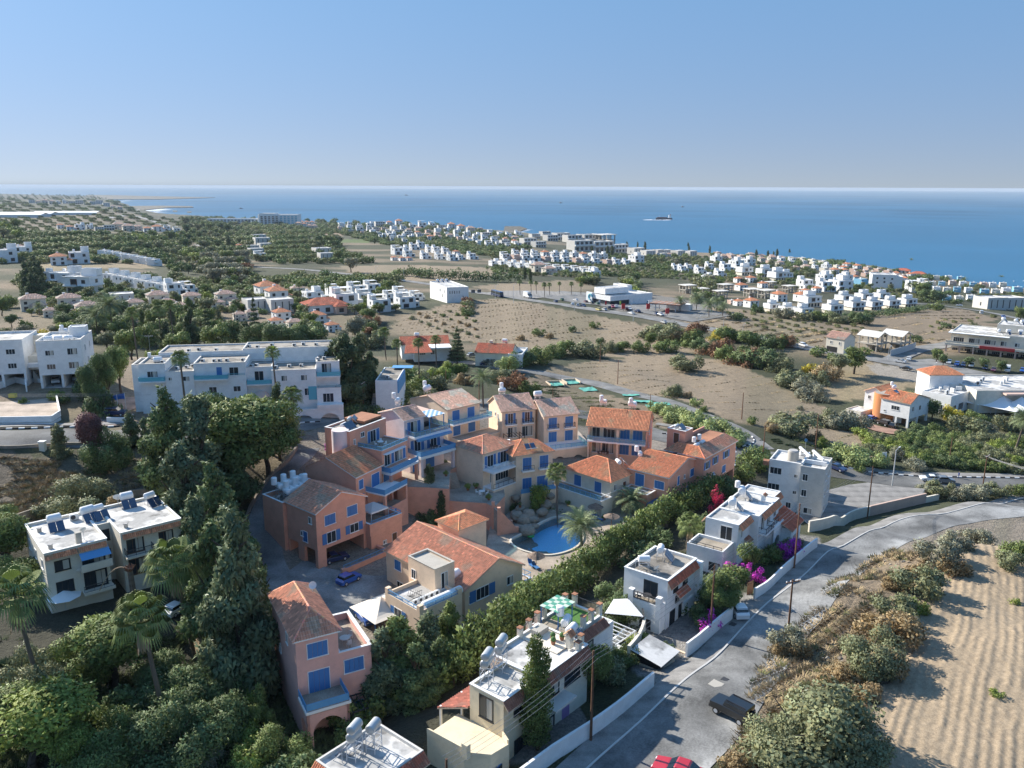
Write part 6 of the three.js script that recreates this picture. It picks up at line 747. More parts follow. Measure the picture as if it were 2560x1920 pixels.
{// low white office block by the main road
const h=Q.office=new House('office_block','white two-storey office block beside the main road with rows of small windows','building',{N:[1117,719],A:[1058,704],B:[1169,716],y:62.5,base:53.5,yaw:22}),{W,D,top:T}=h;h.block(M.white,0,W,0,D,-3,T,{par:0.6});for(let i=0;i<5;i++)h.win('F','g',[[2+i*1.5,T-4,0.6,1.8]]);h.win('F','g',[[17,T-4,2.4,2],[21,T-4,2.4,2]]);h.win('L','g',[[4,T-4,1.6,2],[9,T-7,1.6,2],[14,T-4,1.6,2]]);for(let i=0;i<3;i++)heater(h,4+i*3,T-0.4,D-4,20,`tank on the white office block, ${ORD[i]} from its road corner`,{big:1,plates:1,group:'tanks on the white office block'});
}
{// petrol station canopy
const o=thing('station_canopy','dark flat canopy of the filling station beside the car park','canopy',G(1668,778),-0.55);ub('roof',std([0.3,0.17,0.12]),0,4.6,0,18,0.6,11,o);for(const x of[-6,6])for(const z of[-3,3])ub('column',M.steel,x,2,z,0.5,5,0.5,o);ub('kiosk',M.white,4,1.5,-9,14,4.6,5,o);for(let i=0;i<5;i++)ub('roof_rib',M.offwhite,-7.2+i*3.6,4.95,0,0.3,0.12,11,o);
[[1620,778,M.red,'red totem by the filling station entrance'],[1668,790,M.red,'red sign board before the filling station'],[1558,778,M.red,'red sign post at the car park edge'],[1625,768,M.white,'white board beside the filling station']].forEach(([a,b,m,l])=>{const s=thing('sign_totem',l,'sign',G(a,b),0.3);ub('post',M.iron,0,0.8,0,0.2,1.8,0.2,s);ub('panel',m,0,2.8,0,2.2,3,0.25,s);});
}
// ---------------------------------------------------------------- auto labels: look + position against landmarks
const MARKS=[['bay hotel',620,545],['white villas on the main road',880,745],['office block',1110,740],['showroom',1530,760],['filling station',1665,780],['shopping arcade',2450,850],['row of striped modern villas',2200,765],['tall white seaside block',2215,710],['unfinished frames',2200,875],['drum-tower house',2220,1030],['marquees',2470,1020],['restaurant',2490,970],['long white terrace row',350,690],['half-built white block',230,680],['pale terrace row by the wood',330,640],['aqua-railed apartments',600,920],['white flats',150,890],['red-roofed villas',1150,870],['round tower',840,1080],['coloured seaside townhouses',2450,735],['grey seaside blocks',2500,765],['coastal ruin',1500,610],['terraced white village',1400,670],['white cubes by the field',1080,635],['brown field by the main road',1020,680],['scrub field',1300,820],['tan field',1650,930],['main road bend',2000,865],['side road',1500,965],['orchard',2400,1130],['beige-roofed coast village',2080,660],['old village',1150,590],['village at the point',1000,570],['red-roofed hamlet',200,770],['cream hamlet',560,745],['far white hotel gardens',450,585],['greenhouses',80,545],['upland orchard',150,590],['green field',850,600],['grey-trunked wood',650,690],['olive grove',1620,720],['dark cypress wood',130,735],['half-finished hillside',1850,740],['cape',350,500],['brown terraces',300,560],['road wall',300,1115],['ramp',640,1250],['junction kerb',1880,1110],['street bend',2150,1330],['ploughed field',2250,1500],['garden of tall palms',300,1650],['car park',1500,775],['beach road',2400,785]];
const QUEUE=[];
const queue=(obj,look,px,py,category,group)=>QUEUE.push({obj,look,px,py,category,group});
function labelAll(){
const by=new Map(),near=(q)=>MARKS.map((m)=>[m,Math.hypot((m[1]-q.px)*0.8,(m[2]-q.py)*1.6)]).sort((a,b)=>a[1]-b[1]);
const rel=(m,q)=>{const dx=q.px-m[1],dy=q.py-m[2];return Math.abs(dy)*2<Math.abs(dx)?'beside':dy<0?'beyond':'before';};
for(const q of QUEUE){const[m,d]=near(q)[0];q.d=d;const k=q.look+'|'+rel(m,q)+'|'+m[0];q.k=k;if(!by.has(k))by.set(k,[]);by.get(k).push(q);}
const used=new Map();
for(const[k,list]of by){const[look,r,name]=k.split('|');list.sort((a,b)=>a.d-b.d).forEach((q,i)=>{let l=list.length===1?`${look} ${r} the ${name}`:`${look}, ${ORD[i] ?? 'farther than sixteenth'} ${r} the ${name}`;tag(q.obj,l,q.category,q.group);});}
}
// ================================================================ villas, far and near, set out one by one
const V={};
function proto(key,f){const o=new THREE.Group(),acc=new Map(),b=(part,mat)=>{const k=part+mat.uuid;if(!acc.has(k))acc.set(k,[part,mat,new GB()]);return acc.get(k)[2];};const win=(x,y,z,w,h,face='F')=>{const g=ub('window',M.glass,x,y+h/2,z,w,h,0.1,o);if(face==='S')g.rotation.y=Math.PI/2;ub('frame',M.trim,0,-0.56,0.2,1.16,0.1,1.6,g);};f(b,win,o);for(const[p,m,g]of acc.values())mesh(p,g,m,o);V[key]=o;}
const flat=(b,m,x0,x1,z0,z1,y0,y1,deck=M.deck)=>{b('wall',m).box(x0,x1,y0,y1-0.4,z0,z1).box(x0,x1,y1-0.4,y1,z1-0.25,z1).box(x0,x1,y1-0.4,y1,z0,z0+0.25).box(x0,x0+0.25,y1-0.4,y1,z0+0.25,z1-0.25).box(x1-0.25,x1,y1-0.4,y1,z0+0.25,z1-0.25);b('roof',deck).box(x0+0.25,x1-0.25,y1-0.45,y1-0.36,z0+0.25,z1-0.25);};
const hipRoof=(b,tone,x0,x1,z0,z1,y,r)=>{const g=b('roof_tiles',M.tile),o=0.5,i=Math.min(x1-x0,z1-z0)/2,c=[[x0-o,y,z1+o],[x1+o,y,z1+o],[x1+o,y,z0-o],[x0-o,y,z0-o]],alongX=x1-x0>=z1-z0,a=alongX?[x0+i,y+r,(z0+z1)/2]:[(x0+x1)/2,y+r,z1-i],e=alongX?[x1-i,y+r,(z0+z1)/2]:[(x0+x1)/2,y+r,z0+i];const O={pitch:0.6,row:0.9};const T=(...q)=>tileSlope(g,...q,tone,O.pitch,O.row);if(alongX){T(c[0],c[1],a,e);T(c[2],c[3],e,a);T(c[1],c[2],e,e);T(c[3],c[0],a,a);}else{T(c[0],c[1],a,a);T(c[1],c[2],a,e);T(c[2],c[3],e,e);T(c[3],c[0],e,a);}};
reseed(77);
proto('w0',(b,win)=>{flat(b,M.white,-5,5,-4,4,-3,3.2);flat(b,M.white,-5,2.5,-4,2.5,3,6.4);flat(b,M.white,-4.6,-1.5,-3.8,-1,6.2,8.6);win(-3,0.6,4,1.6,2);win(2.6,0.6,4,2.4,2.1);win(-2.6,3.9,2.5,2.2,1.6);win(1.2,3.9,2.5,0.9,1.5);win(-5,3.9,0,1.2,1.4,'S');win(-5,0.8,1.5,1.4,1.5,'S');b('tank',M.tank).box(3,4.2,3,4.4,-3.4,-2.2);});
proto('w1',(b,win)=>{flat(b,M.white,-5,5,-4.5,4.5,-3,6.2);flat(b,M.white,1,5,-4.4,0,6,8.8);b('wall',M.white).box(-5.6,-1,2.8,3.1,4.5,6).box(-5.6,-5.3,-3,3,5.6,6);win(-3.2,3.5,4.5,1.8,2.1);win(2.4,3.8,4.5,1.4,1.4);win(-2.5,0.3,4.5,2.6,2.2);win(3,0.6,4.5,1.6,1.6);win(-5,3.8,-1,0.9,1.4,'S');win(-5,3.8,2.2,0.9,1.4,'S');b('tank',M.tank).box(-3,-1.8,6.2,7.4,-3,-2);});
proto('w2',(b,win)=>{flat(b,M.white,-4.5,4.5,-4,4,-3,6);flat(b,M.offwhite,4.5,7.5,-4,2,-3,3.1);b('pergola',M.trim).box(-4,3,8,8.15,-3.6,1).box(-4,-3.8,6,8,0.8,1).box(2.8,3,6,8,0.8,1);flat(b,M.white,-4.4,-1,-3.9,-1,5.8,8.4);win(-2.5,3.5,4,1.5,1.6);win(1.8,3.3,4,2.2,2.1);win(-1,0.3,4,3,2.2);win(-4.5,3.8,0.5,1.2,1.3,'S');win(6,0.6,2,1.5,1.3);});
proto('m',(b,win)=>{flat(b,M.white,-5,5,-4,4,2.9,6.2);b('wall',M.cream).box(-4.6,4.6,-3,2.9,-4,3.4);b('band',M.trim).box(-5.2,5.2,2.7,3.1,-4.2,4.5).box(-5.2,5.2,6.0,6.3,3.9,4.3);flat(b,M.white,-1,5,-4,-0.6,6,8.7);b('balcony',M.brown).box(-2.2,0.2,3.1,5.4,4.0,4.16);win(-1,3.4,4.15,1.6,1.8);win(2.6,3.8,4,1.4,1.3);win(5,3.8,0,1.4,1.3,'S');for(const x of[-3.4,-1,1.4,3.6])win(x,0.3,3.4,1.2,1.9);b('tank',M.tankgrey).box(-3,-1.2,6.2,7.2,-1,0);});
proto('c',(b,win)=>{b('wall',M.cream).box(-5,5,-3,5.6,-4,3);hipRoof(b,'pale',-5,5,-4,3,5.6,1.9);b('wall',M.cream).box(-1,5,-3,2.8,3,5.5);hipRoof(b,'pale',-1,5,2.4,5.5,2.8,1.1);win(-3,3.2,3,1.3,1.3);win(2,3.3,3,1.5,1.3);win(-3,0.4,3,1.6,1.8);win(2,0.4,5.5,2,1.6);win(-5,3.2,0,1.2,1.3,'S');b('tank',M.tank).box(-2.5,-1.2,6.8,7.9,-2.2,-1.2);});
proto('o',(b,win)=>{b('wall',M.white).box(-4.5,4.5,-3,5.6,-4,4);hipRoof(b,'orange',-4.5,4.5,-4,4,5.6,2);b('wall',M.white).box(4.5,7.5,-3,2.9,-4,1);hipRoof(b,'orange',4.5,7.5,-4,1,2.9,1);win(-2.5,3.2,4,1.4,1.4);win(2,3.2,4,1.4,1.4);win(-2.5,0.4,4,1.6,2);win(2,0.4,4,1.8,1.8);win(-4.5,3.2,0,1.2,1.3,'S');b('tank',M.tank).box(-1,0.3,7.2,8.2,-2,-1);});
proto('r',(b,win)=>{b('wall',M.white).box(-7,7,-3,3,-5,4);hipRoof(b,'red',-7,7,-5,4,3,2.1);hipRoof(b,'red',2,6,3,7,2.6,1.3);b('wall',M.peach).box(2,6,-3,2.6,4,7);win(-4,0.6,4,2,1.5);win(0,0.6,4,1.6,1.5);win(4,0.6,7,1.6,1.4);});
proto('u',(b)=>{for(const x of[-4,0,4])for(const z of[-3.5,0,3.5])b('column',M.concrete).box(x-0.25,x+0.25,-3,6,z-0.25,z+0.25);b('floor_slab',M.concrete).box(-4.6,4.6,2.9,3.2,-4,4);b('roof',M.offwhite).box(-5,5,6,6.4,-4.5,4.5);b('wall',M.concrete).box(-4,-0.3,3.2,6,-3.5,-3.3).box(0,4,-3,2.9,-3.5,-3.3);});
proto('g',(b,win)=>{flat(b,M.offwhite,-6,6,-4,4,-3,6);b('balcony',M.white).box(-6,6,2.9,3.7,4,5);for(const y of[0.3,3.4])for(const x of[-4.2,-1.4,1.4,4.2])win(x,y,4,1.6,1.9);});
const zig=(key,m)=>proto(key,(b,win)=>{flat(b,m,-3.5,3.5,-4,4,-3,5.6,M.deck);b('wall',m).prism([[-3.5,3.99],[3.5,3.99],[3.5,5.6]],-3,4.4);b('wall',M.white).box(-3.6,-3.3,2.6,3.4,4,5.4).box(-3.5,0,2.6,2.8,4,5.4);win(-1.8,3.1,4,1.4,1.8);win(-1.8,0.2,4,1.6,2);b('tank',M.tank).box(0,1.2,5.6,6.6,-1,0);});zig('ta',M.aqua);zig('tc',M.cream);zig('tp',M.peach);zig('tw',M.white);
proto('gb',(b,win)=>{flat(b,M.offwhite,-6,6,-6,5,-3,6.8,M.deck);for(const x of[-3.6,0,3.6])win(x,1,5,0.5,4.6);win(-6,2,0,0.8,2,'S');});
const LOOK={w0:'white stepped villa with roof room',w1:'white cubic villa with corner balcony',w2:'white villa with roof pergola',m:'white modern villa with brown balcony screen',c:'cream villa with pale hipped roofs',o:'white villa with orange hipped roof',r:'bungalow with red hipped roofs',u:'bare concrete house frame',g:'beige block with balcony bands',ta:'blue townhouse',tc:'cream townhouse',tp:'peach townhouse',tw:'white townhouse',gb:'plain grey-white block'};
let nv=0;const VPOS=[];
function villa(px,py,key,wpx,yaw){reseed(1000+nv++*77);if(key==='w')key=pick(['w0','w1','w2']);const p=G(px,py),z=Math.hypot(p.z,EYE-p.y),s=wpx/(F/z)/11.5,o=V[key].clone();o.name=numbered(key==='u'?'house_frame':/^t/.test(key)?'townhouse':key==='g'||key==='gb'?'apartment_block':'villa');scene.add(o);o.position.copy(p);o.scale.set(s*rr(0.94,1.06),s*rr(0.9,1.02),s);o.rotation.y=(yaw??32)*rad+rr(-0.08,0.08);VPOS.push([px,py,wpx]);queue(o,LOOK[key],px,py,key==='g'||key==='gb'?'apartment block':'villa',LOOK[key]+'s');return o;}
const vl=(str,yaw)=>str.trim().split(/\s*;\s*/).forEach((s)=>{const[x,y,k,w]=s.split(' ');villa(+x,+y,k,+w,yaw);});
vl('85 776 c 62; 175 772 c 58; 222 792 c 60; 128 792 c 36; 186 794 c 30; 306 762 gb 50; 396 762 c 54; 338 776 c 44; 352 785 c 34; 480 760 c 46; 565 758 c 50; 545 772 c 36; 592 772 c 34; 668 745 o 66; 692 755 o 62; 745 737 c 38; 812 780 r 84; 640 776 gb 52; 700 778 gb 56; 630 794 c 34; 704 802 o 50; 690 818 o 40; 738 824 c 44; 792 810 o 52; 830 828 o 38; 600 800 c 34; 450 778 c 36; 420 770 c 38; 60 640 w 44; 15 655 w 60; 148 662 o 46; 200 658 w 52; 20 640 c 30; 50 628 c 26');
vl('782 752 w 50; 860 770 w 72; 948 778 w 60; 832 737 w 40; 890 738 w 46; 930 732 w 44; 975 752 w 38; 1012 768 w 56; 1000 745 w 40; 910 755 w 46; 820 762 w 36; 1040 750 w 36');
vl('993 636 w 32; 1022 642 w 30; 1036 624 w 26; 1054 620 w 26; 1064 647 w 28; 1076 630 w 26; 1100 648 w 27; 1131 651 w 28; 1152 649 w 22; 1181 648 w 28; 1092 632 w 26; 1115 634 w 24; 985 651 o 18; 1005 652 o 18; 1022 651 o 16; 1140 636 o 18; 1010 630 w 24');
for(let i=0;i<12;i++)villa(1236+i*22.5,664+i*1.9,'w',25,30);for(let i=0;i<13;i++)villa(1262+i*25.5,648+i*1.3,i%3===1?'tp':'w',26,30);for(let i=0;i<10;i++)villa(1290+i*24,637+i*1,i%4===3?'o':'w',22,30);villa(1482,694,'w',34,30);villa(1590,655,'w',34,30);villa(1345,680,'c',40);villa(1372,686,'c',34);
vl('1320 612 g 34; 1346 618 g 30; 1376 602 g 30; 1402 600 g 36; 1430 606 g 38; 1470 608 g 46; 1512 612 u 50; 1450 626 g 52; 1500 628 g 52; 1545 630 g 40; 1590 636 gb 30; 1620 640 gb 26; 1695 640 gb 26; 1726 640 gb 24; 1362 590 g 24; 1336 596 g 24');
vl('1690 676 w 24; 1707 679 w 26; 1722 673 w 22; 1750 685 w 30; 1775 673 w 26; 1800 692 w 30; 1816 677 w 34; 1840 669 w 34; 1870 663 w 30; 1860 688 m 38; 1910 692 m 38; 1942 703 m 44; 1962 700 m 34; 1755 708 w 26; 1770 700 w 24; 1718 734 u 40; 1752 740 u 36; 1800 746 u 36; 1812 730 u 36; 1852 726 o 30; 1845 706 o 22; 1876 706 o 26; 1906 719 o 24; 1926 718 u 26; 1878 742 u 38; 1914 746 u 40; 1972 731 u 32; 1828 760 tp 22; 1846 764 o 26; 1877 768 o 38; 1946 753 o 40; 2002 753 o 38; 2012 735 o 22; 2040 731 o 24; 1928 778 m 38; 1966 785 m 38; 2006 793 m 46; 2022 766 m 52; 2016 722 w 46; 2064 728 w 44; 2100 726 w 50; 2060 704 w 36; 2110 704 w 34; 1790 655 w 26; 1808 648 c 20; 2080 784 m 46; 2135 776 m 46; 2180 774 m 44; 2224 771 m 43; 2266 767 m 42; 2108 757 m 40; 2158 753 m 40; 2202 750 m 36; 2285 730 w 44; 2150 712 ta 34; 2310 722 w 36',24);
vl('2366 752 ta 28; 2396 752 tc 28; 2426 750 tw 28; 2460 735 ta 28; 2488 735 tc 28; 2514 732 tw 28; 2542 730 ta 30; 2330 714 tc 24; 2354 714 ta 24; 2380 713 tp 26; 2406 714 tw 24; 2432 716 ta 24; 2458 716 tp 24; 2340 728 tw 26; 2366 730 tc 26; 2392 730 ta 26; 2420 732 tw 26; 2480 718 tw 24; 2506 718 tc 24; 2532 716 tw 26; 2556 716 tp 26; 2300 708 tw 24; 2340 700 tc 22; 2370 700 tw 22; 2400 702 ta 22; 2440 704 tw 20; 2260 704 o 20; 2240 690 o 18; 2296 690 r 26; 2258 682 r 26',-20);vl('2474 772 gb 52; 2520 772 gb 52; 2556 772 gb 48',8);
reseed(4242);{// dense coastal villages
const fill=(poly,n,keys,w0,w1,yaw)=>{const q=poly,xs=q.map((p)=>p[0]),ys=q.map((p)=>p[1]);let made=0;for(let k=0;k<n*40&&made<n;k++){reseed(9000+nv*131+k);const x=rr(Math.min(...xs),Math.max(...xs)),y=rr(Math.min(...ys),Math.max(...ys));if(!inside(q,x,y))continue;const w=rr(w0,w1);if(VPOS.some((v)=>Math.abs(v[0]-x)<(v[2]+w)*0.42&&Math.abs(v[1]-y)<(v[2]+w)*0.16))continue;villa(x,y,pick(keys),w,yaw);made++;}};
fill([[850,566],[1000,560],[1110,567],[1220,580],[1300,590],[1320,612],[1240,640],[1200,628],[1040,612],[960,600],[900,585],[850,580]],74,['w','w','w','tw','tp','c','o','g'],15,24,20);
fill([[740,558],[850,564],[850,575],[745,570]],8,['o','w','c'],14,22,10);fill([[1790,640],[1960,648],[2080,662],[2200,676],[2290,694],[2250,706],[2130,694],[2000,680],[1880,660],[1800,650]],50,['c','c','tp','o','tc','w'],17,24,28);fill([[2060,690],[2140,700],[2130,712],[2060,706]],3,['o','w'],18,24);fill([[1640,634],[1790,640],[1780,648],[1650,642]],8,['tp','gb','c'],16,22);
fill([[0,505],[250,510],[330,530],[200,540],[0,530]],14,['g','w','c','gb'],10,18);fill([[150,570],[430,575],[500,600],[620,620],[560,645],[450,620],[300,612],[150,600]],14,['c','g','w','o'],18,30);fill([[540,605],[660,598],[680,640],[560,640]],5,['w','gb','c'],24,36);fill([[640,640],[800,632],[820,650],[660,655]],4,['w','gb'],26,36);
}
{// white terrace rows: each house a thing of its own
const row=(x0,y0,x1,y1,n,w,k,yaw)=>{for(let i=0;i<n;i++)villa(lerp(x0,x1,i/(n-1)),lerp(y0,y1,i/(n-1)),k,w,yaw);};
row(285,708,420,734,6,46,'w1',66);villa(440,738,'w0',56,40);villa(468,732,'w2',40,40);row(262,642,385,664,7,34,'tw',66);villa(212,732,'m',80,-8);villa(168,714,'w1',64,-8);villa(130,704,'w0',44,-8);
// seaside hotel and the tall white block
const ho=new House('hotel','long white hotel with a taller wing on the bay','hotel',{N:[640,556],A:[516,552],B:[665,553],y:9,base:3,yaw:100,W:60,D:330});ho.g.position.copy(G(648,562));ho.g.rotation.y=1.62;const px=F/Math.hypot(ho.g.position.z,EYE),m=1/px;ho.block(M.white,0,40,0,125*m,-10,15*m,{par:1});ho.block(M.white,-10,50,-95*m,0,-10,25*m,{par:1});ho.block(M.white,-20,45,-40*m,-5*m,-10,28*m,{par:1});
for(let r=0;r<3;r++)for(let i=0;i<14;i++)ub('window',M.glass,-0.2,3*m+r*4*m,-(6+i*8.4)*m,1,2.2*m,4.6*m,ho.g);for(let r=0;r<5;r++)for(let i=0;i<10;i++)ub('window',i<5?M.turq:M.glass,(i<5?-10.2:-20.3),(3+r*4.2)*m,(92-i*9)*m,1,2.6*m,5*m,ho.g);
const sb=new House('seaside_block','tall white seaside block with square and round windows','apartment block',{N:[2238,700],A:[2183,692],B:[2250,694],y:50,base:42,yaw:74,W:18,D:24});sb.g.position.copy(G(2238,728));const k=Math.hypot(sb.g.position.z,EYE-sb.g.position.y)/F;sb.block(M.white,0,20,0,56*k,-4,40*k,{par:0.6});sb.block(M.white,0,20,-14*k,0,-4,36*k,{par:0.6});for(const[a,b]of[[10,30],[28,31],[44,31],[12,20],[27,22],[44,20],[12,8],[30,6]])ub('window',M.glass,-0.1,b*k,-a*k,0.3,4*k,4*k,sb.g);
[[60,540,1.0],[15,543,1.2],[170,537,1.1]].forEach(([x,y,s],i)=>{const p=G(x,y),o=thing('greenhouse','pale low greenhouse on the far plain, '+['middle of three','nearest the photo edge','nearest the bay'][i],'greenhouse',p,0.15,'greenhouses on the far plain');mesh('roof',new GB().quad([-80*s,7,30],[80*s,7,30],[80*s,11,0],[-80*s,11,0]).quad([80*s,7,-30],[-80*s,7,-30],[-80*s,11,0],[80*s,11,0]),M.whitefabric,o);ub('side_wall',M.trim,0,2,29,160*s,10,1,o);ub('end_wall',M.trim,-80*s,2,0,1,10,60,o);});
}
// ================================================================ plants
const leafMat=(c,t=0.3)=>new THREE.MeshPhysicalMaterial({color:C(...c),vertexColors:true,roughness:0.75,side:2,transmission:t,thickness:0,specularIntensity:0.35});
const L={dark:leafMat([0.131,0.186,0.077]),mid:leafMat([0.171,0.225,0.073]),bright:leafMat([0.244,0.308,0.073]),olive:leafMat([0.218,0.240,0.130]),grey:leafMat([0.276,0.283,0.203]),dry:leafMat([0.324,0.244,0.130]),rust:leafMat([0.259,0.145,0.082]),purple:leafMat([0.162,0.089,0.097]),yellow:leafMat([0.486,0.421,0.056]),cypress:leafMat([0.111,0.151,0.074]),pine:leafMat([0.151,0.198,0.111]),pale:leafMat([0.324,0.389,0.162]),palm:leafMat([0.211,0.268,0.097]),date:leafMat([0.218,0.268,0.138]),dead:std([0.33,0.25,0.17],{side:2}),magenta:leafMat([0.600,0.065,0.535]),violet:leafMat([0.438,0.049,0.486]),scarlet:leafMat([0.600,0.049,0.130])};
// leaves spread through lumps of a crown; rr-driven, unit height
function foliage(n,lumps,size,o={}){
const p=[],nn=[],c=[],w=lumps.map((l)=>Math.pow(l[3]*l[4]*l[5],0.667)),W=w.reduce((a,b)=>a+b,0),tint=lumps.map(()=>rr(0.78,1.25));
for(let i=0;i<n;i++){
let k=0,t=rnd()*W;while(k<lumps.length-1&&t>w[k])t-=w[k++];const[cx,cy,cz,rx,ry,rz]=lumps[k];
const u=rr(-1,1),a=rr(0,6.2832),q=Math.sqrt(1-u*u),d=[q*Math.cos(a),u,q*Math.sin(a)],s=rnd()<0.22?rr(0.35,0.8):rr(0.78,1.06)+(fbm(d[0]*3+k*7+9,d[1]*3+d[2]*3+9,2)-0.5)*0.5,P0=[cx+d[0]*rx*s,cy+d[1]*ry*s,cz+d[2]*rz*s];if(P0[1]<(o.floor??-0.02))continue;
const N=new THREE.Vector3(d[0]*0.9+rr(-0.9,0.9),d[1]*0.9+rr(-0.7,1.0),d[2]*0.9+rr(-0.9,0.9)).normalize(),A=new THREE.Vector3(rr(-1,1),rr(-1,1),rr(-1,1)).cross(N).normalize();if(o.up)A.lerp(new THREE.Vector3(d[0]*0.35,1,d[2]*0.35),o.up).normalize();if(o.droop)A.lerp(new THREE.Vector3(d[0]*0.6,-0.7,d[2]*0.6),o.droop).normalize();const B=N.clone().cross(A).normalize(),l=size*rr(0.7,1.35)*(o.long??1),wd=size*rr(0.45,0.8);
const v=[P0,[P0[0]+A.x*l*0.5+B.x*wd*0.5,P0[1]+A.y*l*0.5+B.y*wd*0.5,P0[2]+A.z*l*0.5+B.z*wd*0.5],[P0[0]+A.x*l+N.x*l*0.15,P0[1]+A.y*l+N.y*l*0.15,P0[2]+A.z*l+N.z*l*0.15],[P0[0]+A.x*l*0.5-B.x*wd*0.5,P0[1]+A.y*l*0.5-B.y*wd*0.5,P0[2]+A.z*l*0.5-B.z*wd*0.5]];
const fn=A.clone().cross(B).negate();const flip=fn.dot(new THREE.Vector3(...d))<0;if(flip)fn.negate();const sn=fn.multiplyScalar(0.55).add(new THREE.Vector3(...d).multiplyScalar(0.6)).normalize(),g=tint[k]*rr(0.7,1.32),wm=rr(0.9,1.14),alt=o.alt&&rnd()<o.altShare?o.alt:[1,1,1];
for(const j of flip?[0,2,1,0,3,2]:[0,1,2,0,2,3]){p.push(...v[j]);nn.push(sn.x,sn.y,sn.z);c.push(g*wm*alt[0],g*alt[1],g*(2-wm)*alt[2]);}
}
const g=new THREE.BufferGeometry();g.setAttribute('position',new THREE.Float32BufferAttribute(p,3));g.setAttribute('normal',new THREE.Float32BufferAttribute(nn,3));g.setAttribute('color',new THREE.Float32BufferAttribute(c,3));g.setAttribute('uv',new THREE.Float32BufferAttribute(new Float32Array(p.length/3*2),2));return g;
}
const trunkGeo=(h,r,limbs,spread)=>{const b=new GB(),pts=[[0,-0.06,0]];for(let i=1;i<=4;i++)pts.push([rr(-0.02,0.02)*i,h*i/4,rr(-0.02,0.02)*i]);for(let i=0;i<4;i++)b.bar(pts[i],pts[i+1],r*(1-i*0.14),7,r*(1-(i+1)*0.14));for(let k=0;k<limbs;k++){const a=k/limbs*6.283+rr(-0.4,0.4),s=pts[2+(k%3>0)],m=[s[0]+Math.cos(a)*spread*0.45,s[1]+rr(0.12,0.22),s[2]+Math.sin(a)*spread*0.45],e=[s[0]+Math.cos(a)*spread,Math.min(0.85,m[1]+rr(0.12,0.25)),s[2]+Math.sin(a)*spread];b.bar(s,m,r*0.5,5,r*0.32);b.bar(m,e,r*0.32,5,r*0.12);}return b.geo();};
const lumpy={// crown lumps for unit height
round:()=>{const a=[];for(let i=0;i<13;i++){const t=rr(0,6.283),r=rr(0.08,0.3),y=rr(0.38,0.82);a.push([Math.cos(t)*r,y,Math.sin(t)*r,rr(0.13,0.23),rr(0.11,0.17),rr(0.13,0.23)]);}return a;},
bush:()=>{const a=[];for(let i=0;i<16;i++){const t=rr(0,6.283),r=Math.sqrt(rnd())*0.52,y=rr(0.1,0.75)*(1-r*0.7);a.push([Math.cos(t)*r,y,Math.sin(t)*r,rr(0.16,0.26),rr(0.16,0.25),rr(0.16,0.26)]);}return a;},
column:()=>{const a=[];for(let i=0;i<15;i++){const y=0.08+0.84*i/14,r=0.105*Math.pow(Math.sin(Math.PI*clamp(0.16+y*0.83,0,1)),0.6),t=rr(0,6.283);a.push([Math.cos(t)*0.022,y,Math.sin(t)*0.022,r,0.075,r]);}return a;},
pine:()=>{const a=[];for(let i=0;i<30;i++){const y=Math.pow(rnd(),1.25)*0.88+0.05,R=0.31*Math.pow(1-y*0.93,0.75),t=i*2.4+rr(-0.4,0.4),r=R*rr(0.3,0.95);a.push([Math.cos(t)*r,y,Math.sin(t)*r,R*0.42+0.03,0.06+0.03*rnd(),R*0.42+0.03]);}a.push([0,0.93,0,0.04,0.08,0.04]);return a;},
tier:()=>{const a=[];for(let k=0;k<9;k++){const y=0.14+k*0.095,R=0.27*(1-k/9.6);for(let i=0;i<7;i++){const t=i/7*6.283+k;a.push([Math.cos(t)*R*0.6,y,Math.sin(t)*R*0.6,R*0.36,0.022,R*0.36]);}}a.push([0,0.96,0,0.02,0.05,0.02]);return a;},
};
const SPEC={round:{trunk:[0.5,0.035,6,0.24],opt:{}},bush:{trunk:[0.3,0.03,5,0.35],opt:{}},column:{trunk:[0.2,0.02,0,0],opt:{up:0.6,floor:0.05}},pine:{trunk:[0.8,0.03,5,0.15],opt:{droop:0.35,long:1.2}},tier:{trunk:[0.9,0.02,0,0],opt:{}}};
const DET={near:[11000,0.034],mid:[2600,0.062],far:[520,0.115]},GCACHE=new Map();
function plantGeo(kind,det,v){const k=kind+det+v;if(!GCACHE.has(k)){reseed(300+v*17+kind.length*91+det.length*7+kind.charCodeAt(0));const s=SPEC[kind],thin=kind==='column'?0.55:kind==='tier'?0.7:1;GCACHE.set(k,[foliage(Math.round(DET[det][0]*(kind==='pine'?1.4:1)),lumpy[kind](),DET[det][1]*thin*(kind==='bush'?1.25:1),s.opt),trunkGeo(...s.trunk)]);}return GCACHE.get(k);}
let np=0;
const KNAME={round:'tree',bush:'bush',column:'cypress_tree',pine:'conifer_tree',tier:'tiered_conifer'},CNAME={dark:'dark green',mid:'green',bright:'bright green',olive:'olive-green',grey:'grey-green',dry:'dry brown',rust:'rust-tinged',purple:'purple-leaved',yellow:'yellow',cypress:'deep green',pine:'dusky green',pale:'pale feathery',magenta:'magenta',violet:'violet',scarlet:'scarlet'};
const WOODS=[];
